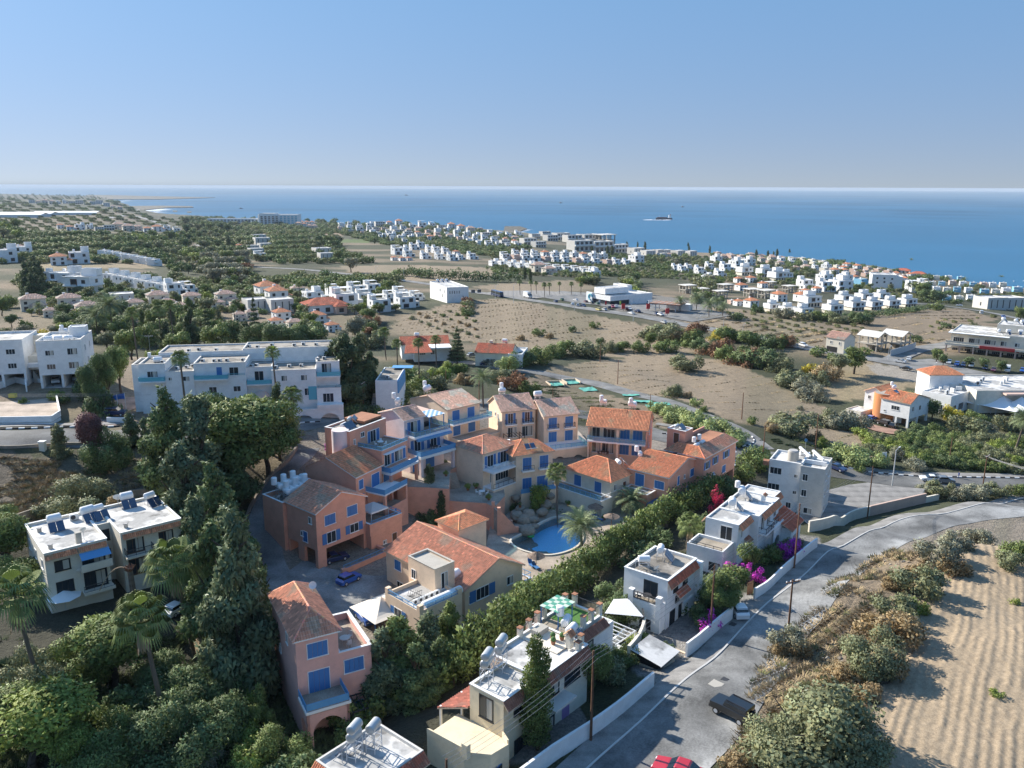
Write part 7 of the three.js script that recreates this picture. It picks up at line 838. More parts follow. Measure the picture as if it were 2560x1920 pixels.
function plant(px,py,hpx,kind,col,o={}){
const p=o.at??G(px,py);if(o.y!==undefined){const q=P(px,py,o.y*S);p.copy(q);}const z=Math.hypot(p.z,EYE-p.y),h=hpx/(F/z)/Math.max(0.55,Math.cos(Math.atan2(EYE-p.y,-p.z))),det=o.det??(hpx>90?'near':hpx>32?'mid':'far'),v=np++%(det==='near'?4:3),[fg,tg]=plantGeo(kind,det,v);
const t=new THREE.Group();t.name=numbered(o.name??KNAME[kind]);scene.add(t);t.position.copy(p);reseed(np*19+5);t.rotation.y=rr(0,6.28);const w=(o.w??1)*rr(0.92,1.08);t.scale.set(h*w,h,h*w);mesh(kind==='bush'?'foliage':'crown',fg,L[col],t);mesh(kind==='bush'?'stem':'trunk',tg,M.bark,t);
const word=o.look??{round:'tree',bush:'bush',column:'columnar cypress',pine:'conifer',tier:'tiered conifer'}[kind],size=h>9?'tall ':h<1.6?'small ':'';if(o.label)tag(t,o.label,kind==='bush'?'bush':'tree',o.group);else queue(t,`${size}${CNAME[col]} ${word}`,px,py,kind==='bush'?'bush':'tree',`${CNAME[col]} ${word}s`);return t;
}
// palms
function fanPalmGeo(n,dead){const live=new GB().color([1,1,1]),old=new GB();for(let i=0;i<n;i++){const a=i*2.39996,tier=i/n,el=lerp(1.25,-0.55,tier)+rr(-0.1,0.1),R=rr(0.85,1.1),dir=new THREE.Vector3(Math.cos(a)*Math.cos(el),Math.sin(el),Math.sin(a)*Math.cos(el)),side=new THREE.Vector3(-Math.sin(a),0,Math.cos(a)),up=side.clone().cross(dir).negate(),base=dir.clone().multiplyScalar(R*0.7),g=rr(0.75,1.25);live.color([g,g,g*rr(0.8,1.1)]);live.bar([0,0,0],base.toArray(),0.018,3);const nb=13;for(let k=0;k<nb;k++){const f=(k/(nb-1)-0.5)*2.5,d=dir.clone().multiplyScalar(Math.cos(f)).addScaledVector(side,Math.sin(f)),l=R*0.72*(1-0.22*Math.abs(f)),m=base.clone().addScaledVector(d,l*0.62).addScaledVector(up,-0.04),e=base.clone().addScaledVector(d,l).add(new THREE.Vector3(0,-0.34*l-0.16*(1-Math.sin(el)),0)),s=side.clone().multiplyScalar(Math.cos(f)).addScaledVector(dir,-Math.sin(f)).multiplyScalar(0.036);live.quad(base.clone().toArray(),m.clone().add(s).toArray(),m.clone().add(s).toArray(),m.clone().sub(s).toArray());live.tri(base.toArray(),m.clone().add(s).toArray(),m.clone().sub(s).toArray());live.tri(m.clone().add(s).toArray(),e.toArray(),m.clone().sub(s).toArray());}}
for(let i=0;i<dead;i++){const a=rr(0,6.283),y=rr(-0.2,-0.9),l=rr(0.6,1.1),r=rr(0.12,0.3);old.tri([Math.cos(a)*0.1,y+0.3,Math.sin(a)*0.1],[Math.cos(a+0.5)*r,y-l*0.6,Math.sin(a+0.5)*r],[Math.cos(a-0.3)*r*1.3,y-l,Math.sin(a-0.3)*r*1.3]);}return[live.geo(),old.geo()];}
function datePalmGeo(n,seg){const b=new GB().color([1,1,1]);for(let i=0;i<n;i++){const a=i*2.39996,t=i/n,el=lerp(1.35,-0.35,t)+rr(-0.12,0.12),Lf=rr(0.9,1.12),pts=[];for(let k=0;k<=seg;k++){const u=k/seg,e=el-u*u*1.35;const q=pts[k-1]??[0,0,0];pts.push(k?[q[0]+Math.cos(a)*Math.cos(e)*Lf/seg*1.25,q[1]+Math.sin(e)*Lf/seg*1.25,q[2]+Math.sin(a)*Math.cos(e)*Lf/seg*1.25]:[0,0,0]);}const g=rr(0.75,1.25);b.color([g,g,g]);for(let k=0;k<seg;k++){b.tri(pts[k],pts[k+1],[pts[k][0],pts[k][1]+0.02,pts[k][2]]);const side=[-Math.sin(a),0,Math.cos(a)],w=0.24*Math.sin(Math.PI*clamp((k+0.7)/seg,0.12,0.96)),d=pts[k].map((x,q)=>pts[k+1][q]-x);for(const s of[-1,1])for(let j=0;j<2;j++){const o=pts[k].map((x,q)=>x+d[q]*j*0.5),tip=o.map((x,q)=>x+side[q]*s*w+d[q]*1.3+(q===1?-0.05+0.03*j:0));b.tri(o,o.map((x,q)=>x+d[q]*0.42),tip);}}}return b.geo();}
reseed(88);const PALM={fan:[fanPalmGeo(46,130),fanPalmGeo(38,70)],date:[datePalmGeo(58,9),datePalmGeo(44,8)],trunk:(()=>{const b=new GB();for(let i=0;i<10;i++)b.bar([0.25*Math.sin(i*0.12),i/10,0],[0.25*Math.sin((i+1)*0.12)*1,(i+1)/10,0],1-i*0.035,8,0.97-i*0.035);return b.geo();})()};
let npalm=0;
function palm(px,py,cx,cy,kind,wpx,o={}){// base and crown centre in the picture
const p=G(px,py);if(o.y!==undefined)p.copy(P(px,py,o.y*S));const z=Math.hypot(p.z,EYE-p.y),k=F/z,hh=(py-cy)/k/Math.max(0.6,Math.cos(Math.atan2(EYE-p.y,-p.z))),r=wpx/k/2.0,t=new THREE.Group();t.name=numbered(kind==='fan'?'fan_palm':'date_palm');scene.add(t);t.position.copy(p);reseed(++npalm*13);const lean=(cx-px)/k;const tr=mesh('trunk',PALM.trunk,M.palmbark,t),rad0=clamp(r*0.09,0.15,0.27);tr.scale.set(rad0,hh,rad0);tr.rotation.z=-Math.atan2(lean,hh);const g=PALM[kind][npalm%2],cr=mesh('crown',kind==='fan'?g[0]:g,kind==='fan'?L.palm:L.date,t);cr.position.set(lean,hh*0.99,0);cr.scale.setScalar(r*(kind==='fan'?0.6:0.8));cr.rotation.y=rr(0,6.28);if(kind==='fan'){const d=mesh('dead_fronds',g[1],L.dead,t);d.position.copy(cr.position);d.scale.setScalar(r*0.5);d.scale.y*=o.skirt??1;}
const look=kind==='fan'?(hh>8?'tall fan palm':'fan palm'):'feathery date palm';if(o.label)tag(t,o.label,'palm tree',o.group);else queue(t,look,px,py,'palm tree',look+'s');return t;
}
const list=(str,f)=>str.trim().split(/\s*;\s*/).forEach((s)=>f(...s.split(' ').map((x)=>(isNaN(+x)?x:+x))));
MARKS.push(['white seafront cubes',1080,640],['tower-like pink house',740,1650],['cream apartment house',260,1420],['clubhouse',1080,1480],['yellow bay of the cream house',1180,1850],['grey-roofed white house',1650,1500],['long white street house',1870,1330],['three-storey block',2010,1230],['stepped garden',1170,1240],['swimming pool',1370,1340],['bent orange roof',1560,1060],['tall beige house',1120,1010],['clipped hedge corner',640,1860],['dirt verge',2200,1600],['bottom-edge tank roof',900,1890],['round drum corner',2030,1040],['flagpoles',300,1010],['gate',1880,1480],['wall of the two thin cypresses',1060,1270],['dark conifers of the ramp',540,1350]);
// ---- near and middle plants, one by one: x, foot y, height, kind, colour, width
const PL=`430 1235 255 pine dark 0.8; 505 1290 285 pine pine 0.9; 560 1260 220 pine dark 1; 470 1385 260 pine pine 0.9; 545 1440 260 pine dark 0.9; 500 1505 240 pine pine 0.8; 585 1560 270 pine pine 0.7; 555 1650 300 pine dark 0.75; 610 1730 380 pine pine 0.66; 655 1640 190 pine dark 0.7; 600 1470 200 pine dark 0.8; 640 1560 170 pine pine 0.7; 530 1570 200 pine dark 0.8;
600 1225 250 round mid 1.15; 672 1190 190 round mid 1; 540 1120 150 round mid 1.1; 650 1120 140 round bright 1.1; 700 1150 120 round dark 1; 480 1120 130 round dark 1;
235 1165 145 round purple 0.75; 262 1168 110 bush dark 0.8; 330 1118 90 pine pine 0.8; 152 1140 80 pine olive 0.9; 365 1115 70 pine pine 0.8; 200 1290 105 bush olive 1.2; 130 1296 60 bush olive 1; 300 1280 60 bush dry 1;
22 1430 150 round mid 1.1; 50 1500 110 round mid 1.1; 78 1470 60 round bright 1; 0 1380 110 round mid 1.1;
285 1720 165 round mid 1.3; 200 1700 110 bush mid 1; 345 1670 110 round olive 1; 400 1740 110 bush dark 1; 60 1770 140 bush olive 0.8; 140 1740 80 bush olive 1; 80 1930 170 round bright 1.6; 20 1880 120 round mid 1.3; 170 1940 110 round bright 1.2; 210 1830 90 bush mid 0.9; 290 1880 100 bush mid 0.9; 450 1800 120 bush dark 1; 525 1850 130 bush dark 0.9; 420 1920 130 bush dark 1.1; 350 1900 100 bush dark 1; 250 1960 110 bush mid 1; 560 1760 120 bush dark 0.8; 480 1880 100 bush dark 1; 330 1800 90 bush dark 1; 470 1930 70 bush grey 0.8; 520 1920 60 bush grey 0.8;
690 1930 100 bush mid 1; 740 1920 60 bush mid 1; 655 1840 110 pine mid 0.8; 890 1830 90 bush mid 1; 910 1800 70 bush bright 0.9; 740 1990 90 bush dark 1; 880 1780 80 bush dark 1; 620 1930 80 bush mid 1;
965 1760 160 pine pine 1.15; 1010 1740 170 pine mid 1.1; 1075 1700 150 pine pine 1.1; 1125 1665 140 pine mid 0.9; 935 1735 100 pine dark 1; 1050 1760 130 pine dark 1.1; 1100 1720 110 pine dark 1; 1000 1690 100 pine mid 1;
1345 1295 85 round bright 0.7; 1075 1292 128 column cypress 1.0; 1104 1312 82 column cypress 1.1; 1062 1305 40 bush dark 1.2; 1085 1312 30 bush dark 1; 1285 1282 34 bush mid 0.6; 1317 1300 40 bush bright 0.7; 1300 1258 40 bush mid 0.9; 1350 1240 50 bush dark 1; 1330 1262 44 bush dark 1; 1375 1292 30 bush dark 0.9; 1400 1300 30 bush dark 1; 1430 1258 44 bush mid 0.8; 1360 1305 22 bush mid 1;
1160 1225 34 bush mid 0.9; 1180 1240 40 bush bright 0.8; 1200 1225 44 bush olive 0.8; 1220 1238 54 bush mid 0.8; 1150 1200 30 bush dark 1; 1240 1252 44 bush olive 0.7; 1172 1258 24 bush bright 0.8; 1142 1232 30 bush mid 0.8;
700 1092 135 column cypress 1; 870 1030 190 pine cypress 0.95; 905 1015 180 pine cypress 0.9; 845 1010 160 pine cypress 0.9; 812 975 110 round olive 1; 930 1000 120 pine cypress 0.9; 885 1045 50 bush mid 1; 965 1030 54 bush bright 1.1; 1000 1010 54 bush mid 1; 940 1045 40 bush mid 1; 1143 910 92 tier cypress 1;
240 1030 130 round dark 0.6; 272 1015 140 round dark 0.6; 304 985 130 round mid 0.65; 258 1040 90 bush dark 0.7; 140 1002 34 bush bright 1; 160 1008 30 bush dark 1; 60 1010 22 bush bright 0.8; 218 1000 70 bush dark 0.7;
330 900 80 round mid 1; 372 890 80 round mid 1; 420 880 80 pine cypress 0.8; 450 905 76 round mid 1; 480 870 100 pine cypress 0.7; 520 860 100 tier cypress 0.7; 545 890 80 round mid 1; 590 880 84 round dark 1; 620 890 90 pine cypress 0.9; 655 900 100 round dark 1; 700 905 104 round dark 1; 745 905 100 round dark 1; 785 900 90 round dark 1; 640 860 120 tier cypress 0.6; 610 870 60 bush yellow 0.8; 720 880 60 round mid 1; 300 860 60 round mid 1; 270 880 60 round olive 1; 395 910 50 bush bright 0.9; 500 910 50 bush mid 1; 560 905 50 bush bright 0.8; 820 890 60 bush mid 1; 860 880 60 round grey 0.8; 890 860 80 round grey 0.8; 930 870 60 bush olive 1;
20 860 44 round olive 1; 60 850 44 round grey 1; 100 855 44 bush yellow 1.1; 140 850 40 round grey 1; 30 820 40 round dark 1; 5 790 50 round mid 1; 180 860 40 round dark 1; 215 850 50 round grey 1; 160 820 36 bush dark 1; 70 820 30 bush mid 1; 225 800 40 bush mid 1; 15 770 46 bush mid 1; 195 835 40 round olive 1;
1010 960 60 bush mid 1.2; 1040 985 60 bush mid 1.2; 1075 970 66 bush olive 1.1; 1100 955 50 bush bright 1; 990 985 44 bush olive 1; 1130 930 40 bush bright 1.2; 1150 935 36 bush mid 1.2; 1070 1000 44 bush olive 1.1; 1160 960 40 bush dry 1; 1250 960 50 bush olive 1.2; 1290 975 60 bush rust 1.2; 1320 985 50 bush mid 1; 1270 930 54 bush pale 0.9; 1225 915 30 bush grey 1;
1290 915 54 bush mid 1; 1310 912 46 bush dark 1.1; 1345 908 56 bush mid 1.2; 1380 895 50 bush mid 1.1; 1410 888 50 bush mid 1.1; 1470 892 56 bush olive 1.3; 1525 880 40 bush olive 1; 1555 878 34 bush mid 1; 1600 880 40 bush mid 1; 1625 868 40 round mid 1; 1500 862 24 bush dark 1; 1345 838 24 bush mid 1.2; 1372 845 20 bush dry 1; 1430 830 20 bush dark 1; 1485 820 22 bush mid 1.2; 1300 850 20 bush dry 1; 1700 840 24 bush mid 1;
1712 926 56 bush olive 1.3; 1680 990 44 bush olive 1; 1720 995 20 bush dry 1; 1740 1015 28 bush pale 1; 1755 1030 24 bush mid 1;
1660 850 56 bush olive 1.3; 1690 852 50 bush dry 1.3; 1720 862 56 bush mid 1.2; 1745 858 60 round rust 1.2; 1760 880 50 bush dark 1.1; 1790 888 60 bush rust 1.2; 1815 868 60 round mid 1.2; 1830 905 60 bush mid 1.1; 1862 912 60 bush rust 1.2; 1895 918 64 bush dark 1.2; 1928 922 60 bush olive 1.1; 1950 930 50 bush olive 1; 1870 878 60 round mid 1.2; 1905 870 50 bush dark 1.2; 1940 868 44 bush mid 1; 1960 868 40 bush rust 1; 1975 862 30 bush dark 1; 1800 850 46 bush yellow 1.1; 1665 880 40 bush mid 1.2; 1840 855 40 bush mid 1.2; 1610 845 30 bush olive 1.1; 1640 838 28 bush dark 1.1;
2025 932 30 bush yellow 1.3; 2135 935 72 round mid 1.2; 2095 940 64 round olive 1.1; 2060 950 54 bush dry 1.1; 2040 960 44 bush olive 1.2; 1975 965 50 bush olive 1.3; 2005 980 50 bush grey 1.2; 2030 1000 50 bush grey 1.2; 2045 890 30 bush mid 1.2; 2080 900 24 bush mid 1.2; 2055 1065 54 bush olive 1.1; 2090 1072 54 bush grey 1; 2130 1078 64 bush grey 1.1; 2000 1025 16 bush grey 1; 1975 1085 64 bush olive 1.4; 1930 1080 34 bush dry 1.1; 2040 1105 34 bush dry 1.1; 1880 1060 24 bush mid 1;
1670 1040 40 bush pale 1.3; 1700 1058 46 bush pale 1.3; 1735 1068 50 bush pale 1.3; 1770 1082 54 bush pale 1.3; 1805 1098 54 bush pale 1.3; 1840 1112 46 bush pale 1.2; 1640 1030 34 bush pale 1.2;
2100 1150 50 bush pale 1.3; 2140 1160 54 bush pale 1.3; 2190 1165 50 bush pale 1.2; 2245 1150 40 bush grey 1; 2290 1175 36 bush grey 1.2; 2150 1180 24 bush mid 1; 2060 1120 34 bush bright 1; 1890 1170 60 bush mid 1.1; 1850 1200 60 bush mid 1.1; 1910 1150 40 bush bright 1; 1820 1240 60 bush dark 1.1;
2270 1000 34 bush olive 1; 2330 1050 54 round dark 1; 2380 1055 50 bush yellow 1; 2420 1085 60 bush olive 1.2; 2475 1090 44 bush grey 1.2; 2440 1060 40 bush mid 1.2; 2520 1075 50 bush olive 1.2; 2350 1095 44 bush mid 1.1; 2300 1090 40 bush dark 1.1;
2340 905 34 round mid 1.1; 2357 914 32 round dark 1; 2420 918 30 round dark 1.1; 2457 924 30 round dark 1.1; 2502 932 34 round dark 1.1; 2435 858 26 bush mid 1.1; 2548 806 40 round mid 1; 2440 822 24 bush olive 1.2; 2365 820 18 bush dark 1.3;
2060 800 34 bush mid 1.5; 2100 806 34 bush olive 1.4; 2150 810 40 bush dark 1.2; 2015 800 30 bush olive 1.4; 2175 790 20 bush dark 1.4; 2230 784 20 bush dark 1.4; 2280 780 20 bush dark 1.4; 2305 742 40 round mid 1.6; 2330 752 38 bush dark 1.3; 2340 776 26 bush mid 1.3; 2205 840 20 bush olive 1; 2290 855 24 bush dark 1; 1842 800 26 bush dark 1.2; 1894 780 30 bush dark 1; 1960 795 34 bush grey 1.2;
2352 1412 84 bush grey 1; 2390 1370 60 bush grey 1; 2440 1365 56 bush grey 1.1; 2305 1485 84 bush olive 1.1; 2380 1430 60 bush dry 1; 2300 1450 50 bush dry 1; 2248 1545 70 bush olive 1.1; 2290 1530 50 bush bright 0.8; 2235 1610 90 bush dry 1.1; 2170 1680 110 bush olive 1.1; 2120 1700 60 bush dry 1.1; 2205 1690 80 bush dry 1; 1975 1625 72 bush grey 1; 1950 1635 40 bush dry 1; 2000 1640 40 bush dry 1; 2020 1905 175 bush olive 1.25; 1930 1905 110 bush olive 1; 2110 1910 120 bush olive 1; 2090 1820 90 bush olive 1; 1850 1915 50 bush dry 1.2; 1890 1860 40 bush dry 1.2; 2180 1580 50 bush dry 1.2; 2150 1620 40 bush dry 1.2; 2060 1720 36 bush dry 1.2; 1990 1760 40 bush dry 1.3; 2540 1390 60 bush mid 1.1; 2520 1420 50 bush olive 1.1; 2230 1470 34 bush dry 1.3; 2160 1740 44 bush dry 1.2; 2080 1770 44 bush dry 1.2; 2490 1740 18 bush bright 1.4; 2535 1510 22 bush bright 1;
2310 1236 34 bush grey 1; 2345 1240 54 bush olive 1; 2395 1248 46 bush grey 1.1; 2440 1246 46 bush grey 1.1; 2490 1240 46 bush olive 1.1; 2540 1236 40 bush mid 1.1;
1872 1440 90 round mid 0.75; 1830 1500 80 round mid 1; 1795 1545 100 round mid 1; 1770 1510 80 bush dark 1; 1760 1560 60 bush dark 1; 1920 1400 50 bush mid 1; 1945 1390 40 bush dark 1; 1980 1375 40 bush olive 1; 1735 1475 44 bush dark 1; 1700 1530 30 bush mid 1; 1840 1390 44 bush dark 1; 1480 1750 125 round mid 0.95; 1520 1700 60 bush olive 1; 1560 1660 50 bush mid 1; 1450 1720 50 bush dark 1; 1600 1620 40 bush bright 1; 1540 1650 44 bush dark 1; 1500 1590 60 bush dark 1; 1560 1550 70 bush dark 1; 1530 1500 60 bush dark 1; 1600 1410 70 bush dark 1.2; 1640 1370 60 bush dark 1; 1750 1330 60 bush dark 1; 1770 1400 44 bush dark 1; 1660 1640 36 bush dark 1; 1340 1875 235 column mid 1.05`;
list(PL,(x,y,h,k,c,w)=>{const o={w};if(x===1340&&y===1875)o.label='tall columnar cypress standing before the cream street house';if(x===1075&&y===1292){o.y=61;o.label='taller of two thin cypresses before the pink retaining wall';}if(x===1104&&y===1312){o.y=61;o.label='shorter of two thin cypresses before the pink retaining wall';}if(x===1143&&y===910)o.label='dark tiered conifer between the two red-roofed villas';if(x===235&&y===1165)o.label='purple-leaved tree on the slope below the upper road';if(x===2020&&y===1900)o.label='big rounded olive-green bush at the bottom edge by the field';plant(x,y,h,k,c,o);});
// palms
list('112 1765 78 1530 fan 200 1.1; 485 1635 457 1435 fan 185 1.0; 417 1815 384 1590 fan 175 1.2; 735 1105 736 990 fan 78 0.9; 700 1066 692 885 fan 56 0.5; 470 1066 465 898 fan 66 0.5; 996 975 995 860 fan 40 0.5; 1050 980 1048 858 fan 42 0.5; 1092 935 1090 850 fan 40 0.5; 965 900 962 830 fan 44 0.5; 345 905 342 785 fan 54 0.6; 408 880 405 778 fan 50 0.5; 437 870 434 765 fan 48 0.5; 590 830 588 770 fan 30 0.5; 825 760 823 715 fan 26 0.5; 752 765 750 712 fan 26 0.5; 1300 738 1299 705 fan 18 1.2; 1328 738 1327 706 fan 18 1.2; 1341 736 1340 708 fan 16 1.2; 1362 746 1360 712 fan 20 1.3; 1374 740 1373 712 fan 18 1.3; 1399 736 1398 709 fan 16 1; 1429 738 1428 710 fan 18 1.1; 1452 738 1452 712 fan 18 0.8',(x,y,cx,cy,k,w,s)=>palm(x,y,cx,cy,k,w,{skirt:s}));
palm(1392,1300,1390,1185,'fan',76,{y:61,label:'tall fan palm rising from the pool rockery'});palm(1455,1372,1450,1318,'date',120,{y:61,label:'date palm leaning over the edge of the pool'});palm(1580,1285,1577,1252,'date',100,{y:61,label:'low date palm beside the slatted blue pergola'});palm(1716,1375,1722,1312,'fan',90,{label:'fan palm behind the hedge beside the long white street house'});palm(1208,1020,1206,945,'date',76,{label:'date palm behind the tall beige house'});palm(2535,1135,2550,1050,'date',80,{label:'tall date palm at the edge of the orchard'});
list('245 850 246 790 date 90; 285 850 283 765 date 92; 155 815 154 790 date 40; 100 790 99 765 date 32; 2440 998 2441 966 date 40; 2548 1000 2546 970 date 48; 1700 780 1699 752 date 40; 1740 776 1742 748 date 50; 1772 794 1771 762 date 52; 1790 778 1792 754 date 36; 1806 792 1806 766 date 40; 1575 722 1574 700 date 30; 1594 735 1594 712 date 34; 1075 692 1075 676 date 16; 1148 680 1147 672 date 14; 1218 684 1218 670 date 14; 2270 730 2270 712 date 20; 2284 735 2284 715 date 20; 2408 712 2408 700 date 22; 2502 704 2502 694 date 18; 2276 660 2277 650 date 14',(x,y,cx,cy,k,w)=>palm(x,y,cx,cy,k,w));
{const p=G(342,1535),t=thing('palm_stump','pruned palm trunk with cut crown beside the cream apartment house','palm trunk',p);const h=6.6;mesh('trunk',new GB().bar([0,-0.5,0],[-0.25,h,0],0.42,9,0.36),M.palmbark,t);const b=new GB();reseed(3);for(let i=0;i<26;i++){const a=i*2.4,r=rr(0.4,0.8);b.bar([-0.25+Math.cos(a)*0.25,h-0.3,Math.sin(a)*0.25],[-0.25+Math.cos(a)*r,h+rr(0.0,0.6),Math.sin(a)*r],0.07,4,0.05);}mesh('cut_stubs',b,M.rust,t);const f=new GB();for(const s of[[-1,3.4],[-0.7,2.0]]){let q=[-0.4,h,0];for(let i=0;i<7;i++){const n=[q[0]+s[0]*0.55,q[1]+0.25-i*0.16*s[1]*0.4,q[2]+0.1];f.bar(q,n,0.06,4,0.05);q=n;}}mesh('dead_frond',f,L.dead,t);}
// hedges
function hedge(label,pts,h,w,n,col,size,o={}){const v=along(pts,1.1),lumps=[];reseed(o.seed??7);v.forEach((p)=>{for(let k=0;k<(o.rows??4);k++){const hh=h*rr(0.8,1.12);lumps.push([p.x+rr(-0.35,0.35)*w,height(p.x,p.z)+hh*(0.25+0.65*rnd()),p.z+rr(-0.35,0.35)*w,w*rr(0.22,0.36),hh*rr(0.16,0.26),w*rr(0.22,0.36)]);}});const c=v[Math.floor(v.length/2)],t=thing('hedge',label,'hedge',[c.x,height(c.x,c.z),c.z]);lumps.forEach((l)=>{l[0]-=t.position.x;l[1]-=t.position.y;l[2]-=t.position.z;});mesh('foliage',foliage(n,lumps,size,{floor:-50,up:o.up}),L[col],t);const b=new GB();v.forEach((p,i)=>{if(i%3)return;const y=height(p.x,p.z)-t.position.y;b.bar([p.x-c.x,y-0.3,p.z-c.z],[p.x-c.x,y+h*0.6,p.z-c.z],0.09,5,0.05);});mesh('stems',b,M.bark,t).userData.kind='stuff';return t;}
hedge('high dark hedge between the clubhouse and the white street houses',[[1135,1715],[1200,1660],[1290,1590],[1380,1520]],5.4,4.4,22000,'mid',0.5,{seed:11,rows:6,up:0.4});hedge('high dark hedge between the pool terrace and the long white street house',[[1390,1512],[1460,1456],[1540,1400],[1620,1340],[1700,1292],[1780,1252]],5.4,4.2,22000,'mid',0.5,{seed:12,rows:6,up:0.4});
hedge('clipped bright green hedge corner at the bottom of the garden',[[640,1760],[632,1830],[624,1920],[620,1990]],3.4,2.4,8000,'bright',0.32,{seed:13,rows:6});hedge('low green hedge along the drive of the drum-tower house',[[2140,1085],[2175,1110],[2220,1135]],2.2,3,2500,'bright',0.5,{seed:14});hedge('dark hedge line across the field beyond the office block',[[1020,690],[1080,697],[1180,703],[1300,706]],8,9,3000,'dark',1.6,{seed:15});hedge('hedge along the foot of the striped modern villas',[[2110,796],[2180,792],[2260,784],[2310,776]],3.5,4,2200,'dark',0.9,{seed:16});hedge('clipped hedge on the terrace above the pink retaining wall',[[1036,1212],[1060,1212],[1112,1206]],1.2,1.2,1500,'dark',0.25,{seed:17}).position.y=67.2*S-0.1;
hedge('leafy garden bank between the tower-like pink house and the tank roof',[[850,1880],[890,1840],[945,1790],[1000,1770]],1.5,2.2,3500,'mid',0.3,{seed:18});
// bougainvillea
hedge('magenta bougainvillea heaped over the brown gate',[[1822,1452],[1850,1448],[1885,1462],[1900,1462]],2.9,1.6,1800,'magenta',0.28,{seed:21,rows:3});hedge('violet bougainvillea spilling over the street wall beside a pole',[[1955,1404],[1980,1395],[1990,1386]],3.2,2.0,1500,'violet',0.28,{seed:22});hedge('magenta bougainvillea trailing down the wall near the white hatchback',[[1760,1596],[1775,1586],[1785,1574]],2.6,1.6,500,'magenta',0.26,{seed:23});hedge('scarlet bougainvillea behind the long white street house',[[1775,1300],[1800,1290]],6,1.6,900,'scarlet',0.28,{seed:24,rows:2});hedge('purple flowering bush where the ramp meets the road',[[824,1128],[832,1126]],2.2,1.6,700,'magenta',0.25,{seed:25});
// orchard, row by row
reseed(616);{const q=[[2150,1118],[2230,1098],[2330,1078],[2450,1090],[2560,1080],[2560,1184],[2420,1178],[2300,1166],[2190,1140]];for(let r=0;r<6;r++)for(let i=0;i<17;i++){reseed(616+r*40+i);const x=2160+i*25+r*9+rr(-6,6),y=1088+r*17+i*1.6+rr(-4,4);if(inside(q,x,y))plant(x,y,rr(26,38),'bush',pick(['mid','mid','olive','bright','dark','mid','olive']),{w:1.2,det:'mid',name:'fruit_tree',look:'orchard tree'});}}
// scattered trees of the middle distance, each its own
const scatter=(poly,n,w0,w1,kinds,cols,seed)=>{const xs=poly.map((p)=>p[0]),ys=poly.map((p)=>p[1]),out=[];for(let k=0;k<n*30&&out.length<n;k++){reseed(seed*977+k*13);const x=rr(Math.min(...xs),Math.max(...xs)),y=rr(Math.min(...ys),Math.max(...ys));if(inside(poly,x,y)&&!VPOS.some((v)=>Math.abs(v[0]-x)<v[2]*0.5&&y>v[1]-v[2]*0.5&&y<v[1]+4))out.push([x,y,rr(w0,w1),pick(kinds),pick(cols)]);}return out;};
const RB=['round','bush'],GREENS=['mid','mid','dark','olive','olive','bright'],groves=[
[[[0,575],[150,580],[430,600],[560,645],[520,690],[430,690],[390,650],[250,628],[0,640]],46,20,34,RB,GREENS,1],[[[500,665],[660,645],[860,655],[880,682],[700,705],[520,715]],46,26,44,['round'],['grey','grey','olive','grey','rust','mid'],2],[[[10,712],[165,690],[175,750],[60,765],[0,752]],24,44,66,['pine'],['cypress'],3],[[[1560,708],[1640,692],[1790,704],[1800,756],[1700,764],[1560,744]],40,22,36,RB,['olive','mid','dark','grey','bright','olive'],4],[[[760,604],[930,608],[990,640],[960,668],[800,650]],22,20,30,RB,['mid','olive','dark'],5],
[[[840,795],[960,800],[1000,830],[900,850],[830,830]],12,26,44,RB,['olive','grey','rust','mid'],6],[[[440,640],[640,628],[660,650],[520,680]],14,20,30,RB,GREENS,7],[[[30,800],[330,800],[520,790],[560,830],[300,850],[60,840]],22,26,40,RB,GREENS,8],[[[560,800],[800,800],[840,840],[700,860],[560,860]],16,26,44,[...RB,'pine'],['mid','dark','olive','bright'],9],[[[1000,790],[1260,760],[1500,800],[1680,850],[1400,870],[1100,840]],26,7,14,['bush'],['olive','dry','mid'],10],[[[1100,755],[1240,762],[1260,790],[1120,790]],12,16,26,['bush'],['mid','olive','rust'],11],[[[1280,690],[1480,704],[1500,714],[1300,706]],16,18,28,RB,['mid','olive','bright','dark'],12],[[[1660,650],[1780,655],[1800,672],[1680,668]],12,14,22,RB,['olive','mid','grey'],13]];
groves.push([[[0,775],[300,790],[560,780],[840,800],[860,870],[700,900],[250,860],[0,870]],60,30,52,[...RB,'round','pine'],['mid','dark','olive','bright','mid','dark'],21],[[[240,690],[560,740],[1000,720],[1000,790],[560,790],[60,790],[60,760]],60,18,30,['round'],GREENS,22],[[[440,560],[760,590],[960,640],[700,660],[440,640]],40,16,26,['round'],GREENS,23],[[[1700,660],[1900,660],[2100,690],[2300,720],[2300,745],[2050,735],[1760,720]],40,12,20,['round'],['mid','dark','olive'],24]);
for(const g of groves)for(const[x,y,h,k,c]of scatter(...g))plant(x,y,h,k,c,{w:k==='pine'?0.8:1.1,det:h>40?'mid':'far'});
list('1312 700 34 column; 1326 702 30 column; 1442 612 18 column; 1480 636 22 column; 1519 640 26 column; 1530 642 28 column; 1567 624 20 column; 1594 620 16 column; 1612 626 22 column; 1720 624 18 column; 1722 634 20 column; 1774 634 20 column; 1890 648 24 column; 1919 650 24 column; 1933 646 18 column; 1942 644 22 column; 1973 640 18 column; 992 712 18 column; 997 705 12 column; 305 745 34 column; 276 765 32 column; 572 622 36 column; 937 610 16 column; 960 605 20 column; 972 612 24 column; 1172 634 12 column; 697 800 34 column',(x,y,h,k)=>plant(x,y,h,k,'cypress',{det:'mid',w:1.3}));
